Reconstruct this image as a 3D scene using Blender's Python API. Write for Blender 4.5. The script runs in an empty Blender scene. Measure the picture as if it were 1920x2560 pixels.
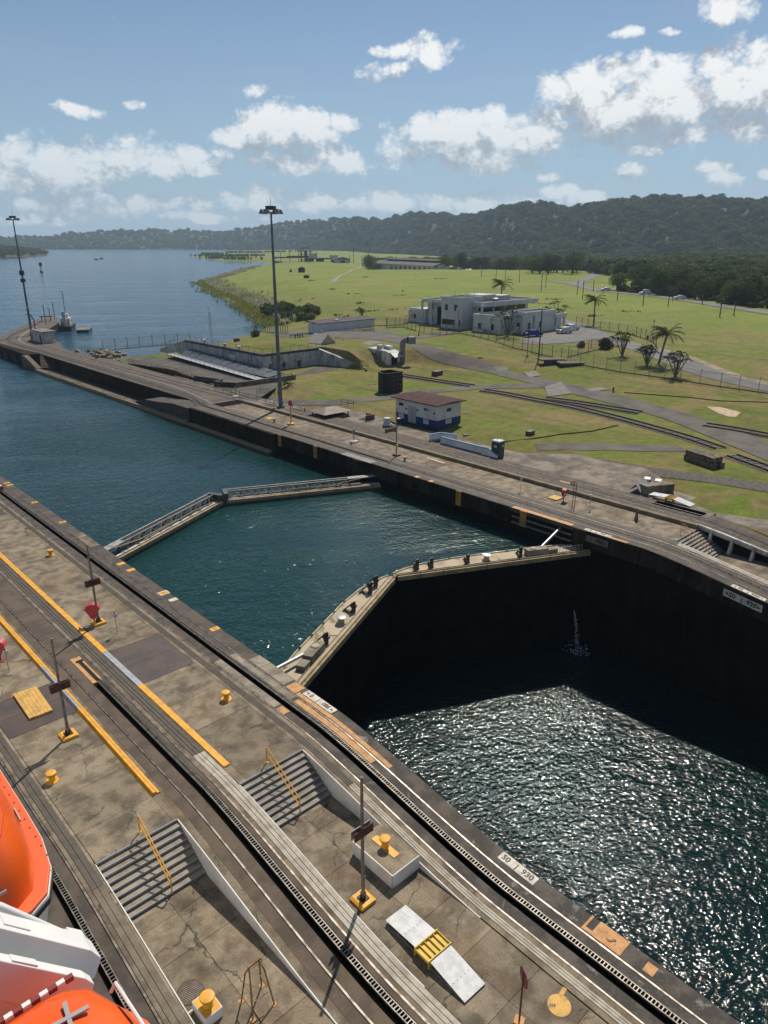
import bpy, bmesh, math, random
import numpy as np
from mathutils import Vector, Matrix
random.seed(11); rng = np.random.default_rng(5)
R = math.radians
sc = bpy.context.scene; COL = sc.collection
# ------------------------------------------------------------------ camera
CAM_H, PITCH, AZ, FPX = 24.36, R(20.4085), R(42.9387), 1815.0
cd = bpy.data.cameras.new('camera'); cam = bpy.data.objects.new('camera', cd); COL.objects.link(cam)
cam.location = (0, 0, CAM_H); cam.rotation_euler = (math.pi/2-PITCH, 0, -AZ)
cd.sensor_fit = 'HORIZONTAL'; cd.sensor_width = 36; cd.lens = FPX/1920*36; cd.clip_start = .1; cd.clip_end = 20000
sc.camera = cam
# ------------------------------------------------------------------ sky and sun
SUN_EL, SUN_AZ = R(52), R(59)          # azimuth clockwise from +Y (the lock axis)
sd = bpy.data.lights.new('sun', 'SUN'); sd.energy = 4.8; sd.angle = R(.53); sd.color = (1, .915, .79)
so = bpy.data.objects.new('sun', sd); COL.objects.link(so)
sdir = Vector((math.sin(SUN_AZ)*math.cos(SUN_EL), math.cos(SUN_AZ)*math.cos(SUN_EL), math.sin(SUN_EL)))
so.rotation_euler = sdir.to_track_quat('Z', 'Y').to_euler(); so.location = (60, 40, 90)
sc.view_settings.view_transform = 'Standard'; sc.view_settings.look = 'None'
sc.view_settings.exposure = 0; sc.view_settings.gamma = 1; sc.view_settings.use_curve_mapping = False
cy = sc.cycles; cy.max_bounces = 6; cy.diffuse_bounces = 2; cy.glossy_bounces = 3; cy.transmission_bounces = 4
cy.transparent_max_bounces = 6; cy.volume_bounces = 0; cy.caustics_reflective = False; cy.caustics_refractive = False
cy.use_denoising = True; cy.denoising_input_passes = 'RGB_ALBEDO_NORMAL'; cy.denoising_prefilter = 'ACCURATE'; cy.sample_clamp_indirect = 4
try: cy.denoiser = 'OPENIMAGEDENOISE'
except Exception: pass

class NT:
    """tiny node-graph helper"""
    def __init__(s, tree): s.t = tree; s.n = tree.nodes; s.l = tree.links
    def node(s, typ, **kw):
        n = s.n.new(typ)
        for k, v in kw.items(): setattr(n, k, v)
        return n
    def put(s, sock, v):
        if v is None: return
        if hasattr(v, 'is_linked') or isinstance(v, bpy.types.NodeSocket): s.l.new(v, sock)
        else:
            try: sock.default_value = v
            except Exception: sock.default_value = (*v, 1)
    def m(s, op, a, b=None, c=None, clamp=False):
        n = s.node('ShaderNodeMath', operation=op, use_clamp=clamp)
        for i, v in enumerate((a, b, c)):
            if v is not None: s.put(n.inputs[i], v)
        return n.outputs[0]
    def vm(s, op, a, b=None):
        n = s.node('ShaderNodeVectorMath', operation=op); s.put(n.inputs[0], a)
        if b is not None: s.put(n.inputs[1], b)
        return n.outputs[0]
    def noise(s, vec, scale, detail=3, rough=.55, dist=0, dim='3D'):
        n = s.node('ShaderNodeTexNoise', noise_dimensions=dim); s.put(n.inputs['Vector'], vec)
        n.inputs['Scale'].default_value = scale; n.inputs['Detail'].default_value = detail
        n.inputs['Roughness'].default_value = rough; n.inputs['Distortion'].default_value = dist
        return n.outputs['Fac']
    def ss(s, v, lo, hi, a=0., b=1.):
        n = s.node('ShaderNodeMapRange', interpolation_type='SMOOTHSTEP'); s.put(n.inputs['Value'], v)
        s.put(n.inputs['From Min'], lo); s.put(n.inputs['From Max'], hi); n.inputs['To Min'].default_value = a; n.inputs['To Max'].default_value = b
        return n.outputs[0]
    def mix(s, f, a, b, blend='MIX'):
        n = s.node('ShaderNodeMix', data_type='RGBA', blend_type=blend)
        s.put(n.inputs['Factor'], f); s.put(n.inputs['A'], a if not isinstance(a, tuple) else (*a[:3], 1)); s.put(n.inputs['B'], b if not isinstance(b, tuple) else (*b[:3], 1))
        # Factor/A/B names are shared by several hidden sockets: address the colour ones
        return n
def mixc(g, f, a, b, blend='MIX'):
    n = g.node('ShaderNodeMix', data_type='RGBA', blend_type=blend)
    g.put(n.inputs[0], f)
    for i, v in ((6, a), (7, b)): g.put(n.inputs[i], (*v[:3], 1) if isinstance(v, tuple) else v)
    return n.outputs[2]

W = bpy.data.worlds.new('World'); sc.world = W; W.use_nodes = True
g = NT(W.node_tree); g.n.clear()
tc = g.node('ShaderNodeTexCoord'); D = tc.outputs['Generated']
sky = g.node('ShaderNodeTexSky', sky_type='NISHITA', sun_disc=False, sun_elevation=SUN_EL, sun_rotation=SUN_AZ, altitude=30, air_density=1.0, dust_density=.12, ozone_density=2.6)
def px_dir(x, y):
    """image pixel of the photograph -> (azimuth, elevation) of the sky"""
    c, s_ = math.cos(PITCH), math.sin(PITCH)
    a, b = (x-960)/FPX, (1280-y)/FPX
    fwd, upc = c+b*s_, -s_+b*c
    return AZ+math.atan2(a, fwd), math.atan2(upc, math.hypot(a, fwd))
# cumulus banks: (centre x, y, half width, half height) as seen from the lock, turned into directions
BLOBS = [(1640,250,230,92),(1500,255,135,88),(1850,225,190,95),(1420,300,90,40),(1880,315,60,50),(1690,335,100,28),(1560,300,150,34),
 (1320,350,130,45),(1160,350,150,60),(1030,385,110,34),(1240,310,90,40),(700,318,120,62),(650,345,110,34),(855,308,38,26),
 (120,420,140,66),(60,455,110,40),(330,385,120,46),(470,405,120,44),(430,435,90,24),(640,225,36,20),(330,255,26,13),(200,275,60,18),
 (1085,135,62,42),(1010,130,70,22),(940,185,60,26),(980,175,40,16),(1815,10,80,46),(1570,85,34,14),(1670,80,38,12),(1050,308,30,16),
 (1600,380,60,20),(1570,425,50,22),(1780,425,45,18),(1810,455,55,20),(1910,435,24,14),(1400,480,50,20),(1370,440,40,14),
 (820,400,150,36),(700,405,90,30),(760,500,150,26),(640,495,70,30),(330,510,190,30),(110,515,110,24),(1180,505,180,28),(960,505,120,26),
 (1230,410,110,30),(60,545,120,18),(500,545,160,14),(1480,500,60,20)]
def cloud_group():
    t = bpy.data.node_groups.new('cloud_density', 'ShaderNodeTree')
    t.interface.new_socket('UV', in_out='INPUT', socket_type='NodeSocketVector')
    t.interface.new_socket('Density', in_out='OUTPUT', socket_type='NodeSocketFloat')
    q = NT(t); gi = q.node('NodeGroupInput'); go = q.node('NodeGroupOutput'); uv = gi.outputs[0]
    wrp = q.node('ShaderNodeTexNoise', noise_dimensions='2D'); q.put(wrp.inputs['Vector'], uv); wrp.inputs['Scale'].default_value = 14; wrp.inputs['Detail'].default_value = 3
    off = q.vm('MULTIPLY', q.vm('SUBTRACT', wrp.outputs['Color'], (.5, .5, .5)), (.024, .016, 0))
    uvw = q.vm('ADD', uv, off)
    tot = None
    for (x, y, w, h) in BLOBS:
        a, e = px_dir(x, y); a1, _ = px_dir(x+w, y); _, e1 = px_dir(x, y-h)
        n = q.node('ShaderNodeVectorMath', operation='MULTIPLY_ADD'); q.put(n.inputs[0], uvw)
        n.inputs[1].default_value = (1/(a1-a), 1/(e1-e), 0); n.inputs[2].default_value = (-a/(a1-a), -e/(e1-e), 0)
        dt = q.node('ShaderNodeVectorMath', operation='DOT_PRODUCT'); q.put(dt.inputs[0], n.outputs[0]); q.put(dt.inputs[1], n.outputs[0])
        rv = dt.outputs['Value'] if w*h < 6000 else q.m('SUBTRACT', dt.outputs['Value'], .55 if w*h > 11000 else .35)
        tot = rv if tot is None else q.m('SMOOTH_MIN', tot, rv, .3)
    tot = q.m('SUBTRACT', 1.0, tot)
    # the same kind of cumulus field goes on all round, outside the directions listed above
    sp0 = q.node('ShaderNodeSeparateXYZ'); q.put(sp0.inputs[0], uv)
    st = q.vm('MULTIPLY', uv, (1, 1.9, 1))
    fld = q.m('MULTIPLY_ADD', q.noise(st, 5.5, 2, .5, 0, '2D'), 6.5, -3.7)
    fld = q.m('SUBTRACT', fld, q.ss(sp0.outputs[1], .30, .58, 0, 4.5))
    outm = q.m('MAXIMUM', q.ss(sp0.outputs[0], AZ+.56, AZ+.75), q.ss(sp0.outputs[0], AZ-.56, AZ-.75))
    outm = q.m('MAXIMUM', outm, q.ss(sp0.outputs[1], .36, .5))
    fld = q.m('SUBTRACT', fld, q.m('MULTIPLY', q.m('SUBTRACT', 1, outm), 6))
    tot = q.m('MAXIMUM', q.m('MAXIMUM', tot, -1.5), fld)
    st2 = q.vm('MULTIPLY', uv, (1, 1.25, 1))
    n1 = q.noise(st2, 20, 3, .55, 0, '2D')
    def puff(sc_, dx):
        v = q.node('ShaderNodeTexVoronoi', voronoi_dimensions='2D', feature='SMOOTH_F1'); q.put(v.inputs['Vector'], q.vm('ADD', q.vm('ADD', st2, (dx, dx*.7, 0)), q.vm('MULTIPLY', off, (1.2, 1.8, 0))))
        v.inputs['Scale'].default_value = sc_; v.inputs['Smoothness'].default_value = .30; return v.outputs['Distance']
    pf = q.m('MULTIPLY_ADD', puff(30, 0), -1.5, q.m('MULTIPLY_ADD', puff(72, .37), -.75, q.m('MULTIPLY', puff(165, .11), -.55)))     # heaped, cauliflower-like lobes
    fz = q.noise(st2, 120, 4, .65, 0, '2D')
    d = q.m('ADD', tot, q.m('MULTIPLY_ADD', n1, 2.0, .12)); d = q.m('ADD', d, pf); d = q.m('ADD', d, q.m('MULTIPLY_ADD', fz, .75, -.36))
    q.put(go.inputs[0], d)
    return t
CG = cloud_group()
sp = g.node('ShaderNodeSeparateXYZ'); g.put(sp.inputs[0], D)
az = g.m('ARCTAN2', sp.outputs[0], sp.outputs[1]); el = g.m('ARCSINE', sp.outputs[2])
cmb = g.node('ShaderNodeCombineXYZ'); g.put(cmb.inputs[0], az); g.put(cmb.inputs[1], el)
def dens(off):
    n = g.node('ShaderNodeGroup'); n.node_tree = CG
    g.put(n.inputs[0], g.vm('ADD', cmb.outputs[0], off)); return n.outputs[0]
d0, d1 = dens((0, 0, 0)), dens((.010, .030, 0))
cover = g.ss(d0, -.55, .95)
lit = g.ss(g.m('SUBTRACT', d0, d1), -1.15, 1.45)                  # thinner towards the sun = lit edge
thick = g.ss(d1, .4, 2.2)
shade = g.m('MULTIPLY', g.m('MULTIPLY_ADD', lit, 1.05, .10), g.m('MULTIPLY_ADD', thick, -.36, 1.0))
CLOUD_GAIN = 12.2
ccol = mixc(g, shade, (.70*CLOUD_GAIN*.5, .77*CLOUD_GAIN*.5, .87*CLOUD_GAIN*.5), (1.12*CLOUD_GAIN, 1.12*CLOUD_GAIN, 1.10*CLOUD_GAIN))
low = g.ss(el, .02, .20)                                       # far clouds sink into the bright horizon air
cover2 = g.m('MULTIPLY', cover, g.m('MULTIPLY_ADD', low, .42, .50))
cirrus = g.m('MULTIPLY', g.ss(g.noise(g.vm('MULTIPLY', cmb.outputs[0], (1.2, 9, 1)), 3.0, 4, .6, 0, '2D'), .50, .78), .13)
hor = g.ss(el, .30, -.02, 0, .82)
skyb = mixc(g, hor, sky.outputs[0], (4.3, 6.5, 8.9))           # pale air towards the horizon
skyc = mixc(g, cirrus, skyb, (6.6, 7.2, 7.8))
bgc = mixc(g, cover2, skyc, ccol)
def background(c):
    b = g.node('ShaderNodeBackground'); g.put(b.inputs[0], c); b.inputs[1].default_value = .072; return b.outputs[0]
band = g.m('MULTIPLY', g.m('GREATER_THAN', el, -.01), g.m('LESS_THAN', el, .58))    # no cloud outside: skips their cost
mx = g.node('ShaderNodeMixShader'); g.l.new(band, mx.inputs[0]); g.l.new(background(skyb), mx.inputs[1]); g.l.new(background(bgc), mx.inputs[2])
wo = g.node('ShaderNodeOutputWorld'); g.l.new(mx.outputs[0], wo.inputs[0])
W.cycles.sampling_method = 'NONE'

# ------------------------------------------------------------------ helpers: geometry
def ray(x, y):
    a, b = (x-960)/FPX, (1280-y)/FPX; c, s_ = math.cos(PITCH), math.sin(PITCH)
    f_, u_ = c+b*s_, -s_+b*c
    return Vector((math.sin(AZ)*f_+math.cos(AZ)*a, math.cos(AZ)*f_-math.sin(AZ)*a, u_))
def G(x, y, z=0.):
    """where the sight line of a photograph pixel meets the level z"""
    d = ray(x, y); t = (z-CAM_H)/d.z; return Vector((d.x*t, d.y*t, z))
class MB:
    def __init__(s): s.v = []; s.f = []
    def add(s, vs, fs):
        o = len(s.v); s.v += [tuple(v) for v in vs]; s.f += [tuple(i+o for i in f) for f in fs]; return s
    def box(s, x0, x1, y0, y1, z0, z1):
        return s.add([(x0,y0,z0),(x1,y0,z0),(x1,y1,z0),(x0,y1,z0),(x0,y0,z1),(x1,y0,z1),(x1,y1,z1),(x0,y1,z1)],
                     [(3,2,1,0),(4,5,6,7),(0,1,5,4),(1,2,6,5),(2,3,7,6),(3,0,4,7)])
    def cbox(s, c, d, rz=0., rx=0., ry=0.):
        m = Matrix.Translation(c) @ Matrix.Rotation(rz, 4, 'Z') @ Matrix.Rotation(ry, 4, 'Y') @ Matrix.Rotation(rx, 4, 'X')
        t = MB().box(-d[0]/2, d[0]/2, -d[1]/2, d[1]/2, -d[2]/2, d[2]/2)
        return s.add([m @ Vector(v) for v in t.v], t.f)
    def prism(s, pts, z0, z1):
        n = len(pts); area = sum(pts[i][0]*pts[(i+1) % n][1]-pts[(i+1) % n][0]*pts[i][1] for i in range(n))
        if area < 0: pts = pts[::-1]
        f0 = z0 if callable(z0) else (lambda x, y: z0); f1 = z1 if callable(z1) else (lambda x, y: z1)
        return s.add([(p[0], p[1], f0(*p[:2])) for p in pts]+[(p[0], p[1], f1(*p[:2])) for p in pts],
                     [tuple(range(n))[::-1], tuple(range(n, 2*n))]+[(i, (i+1) % n, n+(i+1) % n, n+i) for i in range(n)])
    def ext(s, prof, y0, y1, axis='y'):
        """profile (a, z) swept along y (a = x) or along x (a = y)"""
        n = len(prof)
        P = (lambda a, z, t: (a, t, z)) if axis == 'y' else (lambda a, z, t: (t, a, z))
        return s.add([P(a, z, y0) for a, z in prof]+[P(a, z, y1) for a, z in prof],
                     [tuple(range(n)), tuple(range(n, 2*n))[::-1]]+[(i, n+i, n+(i+1) % n, (i+1) % n) for i in range(n)])
    def beam(s, p, q, w, h=None):
        h = h or w; p, q = Vector(p), Vector(q); d = q-p; L = d.length
        if L < 1e-6: return s
        d /= L; u = d.cross(Vector((0, 0, 1)))
        if u.length < 1e-3: u = Vector((1, 0, 0))
        u.normalize(); v = u.cross(d); vs = []
        for b in (p, q):
            for a, c in ((-1,-1),(1,-1),(1,1),(-1,1)): vs.append(b+u*a*w/2+v*c*h/2)
        return s.add(vs, [(0,1,2,3),(7,6,5,4),(0,4,5,1),(1,5,6,2),(2,6,7,3),(3,7,4,0)])
    def tube(s, pts, r, n=6):
        pts = [Vector(p) for p in pts]; rs = r if isinstance(r, (list, tuple)) else [r]*len(pts); vs = []; prev = None
        for i, p in enumerate(pts):
            d = (pts[min(i+1, len(pts)-1)]-pts[max(i-1, 0)]).normalized()
            u = d.cross(Vector((0, 0, 1))) if prev is None else prev-d*prev.dot(d)
            if u.length < 1e-3: u = Vector((1, 0, 0))
            u.normalize(); prev = u; w = d.cross(u)
            for k in range(n):
                a = 2*math.pi*k/n; vs.append(p+(u*math.cos(a)+w*math.sin(a))*rs[i])
        fs = [(i*n+k, i*n+(k+1) % n, (i+1)*n+(k+1) % n, (i+1)*n+k) for i in range(len(pts)-1) for k in range(n)]
        fs += [tuple(range(n))[::-1], tuple(range((len(pts)-1)*n, len(pts)*n))]
        return s.add(vs, fs)
    def lathe(s, prof, c=(0, 0, 0), n=16):
        vs = [(c[0]+r*math.cos(2*math.pi*k/n), c[1]+r*math.sin(2*math.pi*k/n), c[2]+z) for r, z in prof for k in range(n)]
        fs = [(i*n+k, i*n+(k+1) % n, (i+1)*n+(k+1) % n, (i+1)*n+k) for i in range(len(prof)-1) for k in range(n)]
        fs += [tuple(range(n))[::-1], tuple(range((len(prof)-1)*n, len(prof)*n))]
        return s.add(vs, fs)
    def poly(s, pts): return s.add(pts, [tuple(range(len(pts)))])
    def build(s, name, mat, parent=None, smooth=False, bevel=0., origin=None):
        """one mesh object; vertices are world (or the parent's local, if the parent is built at 0) minus the origin"""
        me = bpy.data.meshes.new(name); me.from_pydata(s.v, [], s.f); me.update()
        return link(name, me, mat, parent, smooth, bevel, origin)
def link(name, me, mat, parent=None, smooth=False, bevel=0., origin=None):
    if mat is not None and not me.materials: me.materials.append(mat)
    if parent is not None and parent.get('_w'): origin = Vector(parent['_w'])
    if origin is not None: me.transform(Matrix.Translation(-Vector(origin)))
    if smooth:
        me.polygons.foreach_set('use_smooth', [True]*len(me.polygons))
        if hasattr(me, 'set_sharp_from_angle'): me.set_sharp_from_angle(angle=R(40))
    o = bpy.data.objects.new(name, me); COL.objects.link(o)
    if parent is not None:
        o.parent = parent
        if parent.get('_w') and parent.type != 'EMPTY': pass
    elif origin is not None: o.location = origin
    if bevel:
        b = o.modifiers.new('bevel', 'BEVEL'); b.width = bevel; b.segments = 2; b.limit_method = 'ANGLE'
    return o
def tag(o, label=None, cat=None, group=None, kind=None):
    for k, v in (('label', label), ('category', cat), ('group', group), ('kind', kind)):
        if v: o[k] = v
    return o
def thing(name, label, cat, loc=(0, 0, 0), rz=0., group=None, world=False):
    """Empty at a thing's base; world=True: its parts are given in world coordinates"""
    o = bpy.data.objects.new(name, None); COL.objects.link(o); o.location = loc; o.rotation_euler = (0, 0, rz); o.empty_display_size = .2
    if world: o['_w'] = tuple(loc)
    return tag(o, label, cat, group)
def sub(mb, name, mat, part, **k):
    """sub-part of a part whose thing was built in world coordinates"""
    w = part.parent.get('_w') if part.parent else None
    return mb.build(name, mat, part, origin=Vector(w) if w else None, **k)
def copy_tree(o, parent=None):
    c = o.copy(); COL.objects.link(c); c.parent = parent
    for ch in list(o.children): copy_tree(ch, c)
    return c
def text(s, size, loc, rot, mat, parent, name='lettering', ext=.002, align='CENTER', sx=1.):
    cu = bpy.data.curves.new(name, 'FONT'); cu.body = s; cu.size = size; cu.extrude = ext; cu.align_x = align; cu.align_y = 'CENTER'
    cu.resolution_u = 3; cu.materials.append(mat); cu.offset = size*.03
    tmp = bpy.data.objects.new(name, cu); me = bpy.data.meshes.new_from_object(tmp); bpy.data.objects.remove(tmp)
    if not me.materials: me.materials.append(mat)
    o = bpy.data.objects.new(name, me); COL.objects.link(o); o.location = loc; o.rotation_euler = rot; o.scale = (sx, 1, 1)
    if parent is not None:
        o.parent = parent
        w = parent.get('_w') or (parent.parent.get('_w') if parent.parent else None)
        if w: o.location = Vector(loc)-Vector(w)
    return o
def ss(t): t = max(0., min(1., t)); return t*t*(3-2*t)

# ------------------------------------------------------------------ materials
MATS = {}
def M(name, col, rough=.75, col2=None, scale=1.5, lo=.4, hi=.62, dirt=None, dscale=.35, dlo=.5, dhi=.75, damt=.7, fine=.0, fscale=18, metal=0.,
      bump=0., bscale=30, rnd=0., streak=None, samt=.6, spec=.5, rust=None, rscale=3, spot=None, crack=False):
    if name in MATS: return MATS[name]
    m = bpy.data.materials.new(name); m.use_nodes = True; q = NT(m.node_tree); bs = q.n['Principled BSDF']
    pos = q.node('ShaderNodeNewGeometry').outputs['Position']
    c = (*col, 1)
    if col2: c = mixc(q, q.ss(q.noise(pos, scale, 5, .6), lo, hi), tuple(col), tuple(col2))
    if dirt: c = mixc(q, q.m('MULTIPLY', q.ss(q.noise(pos, dscale, 6, .65, .4), dlo, dhi), damt), c, tuple(dirt))
    if spot: c = mixc(q, q.m('MULTIPLY', q.ss(q.noise(pos, 1.3, 8, .78), .60, .74), .7), c, tuple(spot))
    if crack:
        vo = q.node('ShaderNodeTexVoronoi', feature='DISTANCE_TO_EDGE'); wob = q.node('ShaderNodeTexNoise'); q.put(wob.inputs['Vector'], pos); wob.inputs['Scale'].default_value = 1.7; wob.inputs['Detail'].default_value = 4
        q.put(vo.inputs['Vector'], q.vm('ADD', pos, q.vm('MULTIPLY', wob.outputs['Color'], (.9, .9, 0)))); vo.inputs['Scale'].default_value = .30
        ck = q.m('MULTIPLY', q.ss(vo.outputs['Distance'], .012, .002), q.ss(q.noise(pos, .4, 3, .6), .46, .56)); c = mixc(q, q.m('MULTIPLY', ck, .8), c, (.035,.03,.024))
        br = q.m('MULTIPLY', q.ss(q.noise(pos, .23, 5, .65, 1.2), .50, .68), .55); c = mixc(q, br, c, (.150,.098,.052))
    if rust: c = mixc(q, q.ss(q.noise(pos, rscale, 6, .7), .56, .66), c, tuple(rust))
    if streak: c = mixc(q, q.m('MULTIPLY', q.ss(q.noise(q.vm('MULTIPLY', pos, (1, 1, .12)), 1.6, 5, .7), .47, .68), samt), c, tuple(streak))
    if fine:
        f = q.m('MULTIPLY_ADD', q.noise(pos, fscale, 3, .7), 2*fine, 1-fine)
        hsv = q.node('ShaderNodeHueSaturation'); q.put(hsv.inputs['Color'], c); q.put(hsv.inputs['Value'], f); c = hsv.outputs[0]
    if rnd:
        oi = q.node('ShaderNodeObjectInfo'); hsv = q.node('ShaderNodeHueSaturation'); q.put(hsv.inputs['Color'], c)
        q.put(hsv.inputs['Value'], q.m('MULTIPLY_ADD', oi.outputs['Random'], 2*rnd, 1-rnd)); c = hsv.outputs[0]
    q.put(bs.inputs['Base Color'], c); bs.inputs['Roughness'].default_value = rough; bs.inputs['Metallic'].default_value = metal
    bs.inputs['Specular IOR Level'].default_value = spec
    if bump:
        b = q.node('ShaderNodeBump'); b.inputs['Strength'].default_value = 1; b.inputs['Distance'].default_value = bump
        q.put(b.inputs['Height'], q.noise(pos, bscale, 4, .65)); q.l.new(b.outputs[0], bs.inputs['Normal'])
    MATS[name] = m; return m
CONC = M('concrete', (.240,.196,.136), .92, (.140,.112,.076), 1.1, dirt=(.052,.044,.034), dscale=.55, dlo=.47, dhi=.72, damt=.75, fine=.55, fscale=11, bump=.006, bscale=45, rnd=.20, spot=(.40,.335,.24), crack=True)
CONC_L = M('concrete_light', (.29,.25,.19), .9, (.19,.165,.125), 1.2, dirt=(.10,.085,.066), dscale=.8, damt=.5, fine=.40, fscale=14, rnd=.12)
APRON = M('apron_concrete', (.24,.20,.155), .95, (.13,.11,.086), .4, dirt=(.055,.048,.040), dscale=.22, dlo=.45, dhi=.68, damt=.8, fine=.5, fscale=3, bump=.004, spot=(.33,.29,.23))
DECK = M('track_deck', (.090,.068,.050), .85, (.050,.040,.032), 1.1, dirt=(.135,.108,.080), dscale=.5, damt=.55, fine=.25, fscale=10, rnd=.08)
DECK2 = M('track_deck_brown', (.115,.085,.060), .9, (.070,.054,.040), .7, dirt=(.17,.135,.095), dscale=.33, dlo=.55, dhi=.8, damt=.6, fine=.22, fscale=8)
DECKW = M('worn_deck', (.092,.078,.064), .7, (.040,.034,.028), .9, lo=.36, hi=.60, dirt=(.34,.32,.30), dscale=.9, dlo=.60, dhi=.72, damt=.65, fine=.5, fscale=7, spec=.25)
COPE = M('coping', (.085,.066,.050), .8, (.045,.037,.030), .8, dirt=(.15,.125,.10), dscale=.5, damt=.5, fine=.2, fscale=12)
BANDM = M('conductor_band', (.085,.068,.050), .7, (.060,.048,.036), 2, fine=.2, fscale=8)
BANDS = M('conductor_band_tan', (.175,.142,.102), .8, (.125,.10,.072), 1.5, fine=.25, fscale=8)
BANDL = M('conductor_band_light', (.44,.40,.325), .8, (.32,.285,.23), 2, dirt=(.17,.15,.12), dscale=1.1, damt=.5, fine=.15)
STEEL = M('rail_steel', (.26,.235,.21), .45, (.12,.095,.075), 4, metal=.6)
RAIL = M('rail_top', (.20,.17,.15), .45, (.07,.055,.045), 2.2, metal=.5)
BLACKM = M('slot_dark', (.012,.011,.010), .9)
RACKM = M('rack_steel', (.20,.185,.165), .5, (.10,.088,.075), 3, metal=.55)
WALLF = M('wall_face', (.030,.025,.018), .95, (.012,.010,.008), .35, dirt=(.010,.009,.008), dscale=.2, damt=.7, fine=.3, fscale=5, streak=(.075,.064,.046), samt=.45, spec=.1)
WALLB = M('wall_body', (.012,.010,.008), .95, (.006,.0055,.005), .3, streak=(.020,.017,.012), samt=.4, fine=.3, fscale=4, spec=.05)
PLATE = M('steel_plate', (.090,.062,.050), .55, (.060,.046,.043), .8, dirt=(.13,.07,.05), dscale=1.2, dlo=.6, dhi=.7, damt=.5, fine=.12, metal=.15, rnd=.1)
WHITE = M('white_wall_paint', (.72,.71,.68), .7, (.60,.58,.55), .8, dirt=(.36,.32,.27), dscale=.8, dlo=.58, dhi=.8, damt=.5)
WHITE2 = M('white_old_paint', (.60,.58,.54), .75, (.42,.40,.36), .9, streak=(.13,.115,.09), samt=.8, fine=.12)
LETW = M('sign_white', (.62,.58,.50), .7, (.46,.42,.35), 3, dirt=(.2,.18,.14), dscale=3, dlo=.6, dhi=.7, damt=.6)
YEL = M('yellow_paint', (.74,.37,.028), .55, (.60,.29,.024), 2.5, dirt=(.28,.16,.04), dscale=2.2, dlo=.62, dhi=.75, damt=.6, fine=.08)
YELW = M('yellow_worn', (.62,.36,.08), .7, (.46,.27,.07), 2, rust=(.20,.13,.06), rscale=7, fine=.12)
ORG = M('orange_worn', (.56,.30,.115), .75, (.42,.22,.085), 3, rust=(.24,.14,.08), rscale=5, fine=.15)
GREY = M('grey_steel', (.25,.245,.24), .5, (.17,.165,.16), 3, metal=.3)
GALV = M('galvanised', (.46,.47,.48), .42, (.36,.37,.38), 4, metal=.5, fine=.06)
PANELW = M('panel_white_metal', (.48,.49,.50), .55, (.38,.39,.40), 2.5, dirt=(.24,.24,.235), dscale=3, dlo=.62, dhi=.75, damt=.5, metal=.1)
POLE = M('post_grey', (.20,.165,.13), .6, (.13,.105,.08), 3)
RUSTY = M('rusty_brown', (.13,.06,.03), .8, (.08,.04,.02), 6)
SIGNR = M('sign_back_red', (.11,.028,.017), .7, (.075,.02,.013), 4)
RED = M('red_paint', (.52,.055,.075), .5, (.42,.045,.06), 2)
DKRED = M('dark_red', (.20,.03,.03), .6)
BLACK = M('black_paint', (.018,.018,.018), .6)
BLUE = M('blue_paint', (.010,.028,.16), .6, (.008,.020,.12), 3)
LBLUE = M('light_blue_paint', (.10,.26,.48), .6, (.075,.2,.38), 3)
BLDW = M('building_white', (.60,.60,.585), .8, (.52,.52,.505), .5, streak=(.38,.37,.34), samt=.35)
GLASS = M('dark_glass', (.015,.018,.02), .08, spec=.8)
ROOFD = M('roof_dark', (.085,.066,.060), .9, (.05,.042,.040), .5, fine=.2)
ROOFR = M('roof_maroon', (.088,.048,.044), .8, (.060,.036,.034), .9, dirt=(.28,.13,.11), dscale=.55, dlo=.63, dhi=.68, damt=.9, fine=.15, spec=.08)
WOOD = M('old_timber', (.16,.13,.10), .9, (.055,.045,.036), 2.2, fine=.3, fscale=14, rnd=.2)
ASPH = M('asphalt', (.120,.106,.090), .95, (.082,.073,.062), .3, dirt=(.165,.145,.120), dscale=.12, damt=.6, fine=.15, fscale=6)
ROADG = M('road_grey', (.155,.152,.150), .9, (.115,.112,.108), .2, fine=.1)
GRAV = M('gravel_ballast', (.115,.10,.085), .95, (.055,.048,.04), 3, fine=.4, fscale=8)
BARE = M('bare_concrete_pad', (.19,.18,.165), .9, (.14,.13,.12), .8, fine=.15)
SAND = M('sand_patch', (.52,.40,.27), .95, (.42,.32,.22), 1.2, fine=.1)
DIRT = M('dirt_track', (.30,.245,.165), .95, (.20,.17,.11), .5, fine=.15)
ORANGE = M('lifeboat_orange', (.80,.115,.012), .28, (.74,.10,.010), 1.2, fine=.03)
ORANGE2 = M('lifeboat_flange', (.78,.13,.035), .45)
CANVAS = M('orange_canvas', (.66,.10,.025), .8, (.55,.08,.02), 2, bump=.02, bscale=5)
SHIPW = M('ship_white', (.78,.78,.77), .35, (.72,.72,.71), 1.5)
TAPE = M('reflective_tape', (.42,.41,.40), .35, metal=.3)
RUBBER = M('rubber', (.02,.02,.02), .7)
CARB = M('car_blue', (.012,.05,.20), .25, metal=.3)
CARW = M('car_white', (.70,.71,.70), .3)
CARS = M('car_silver', (.50,.49,.45), .3, metal=.4)
TOILET = M('toilet_green', (.012,.045,.035), .55)
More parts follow.
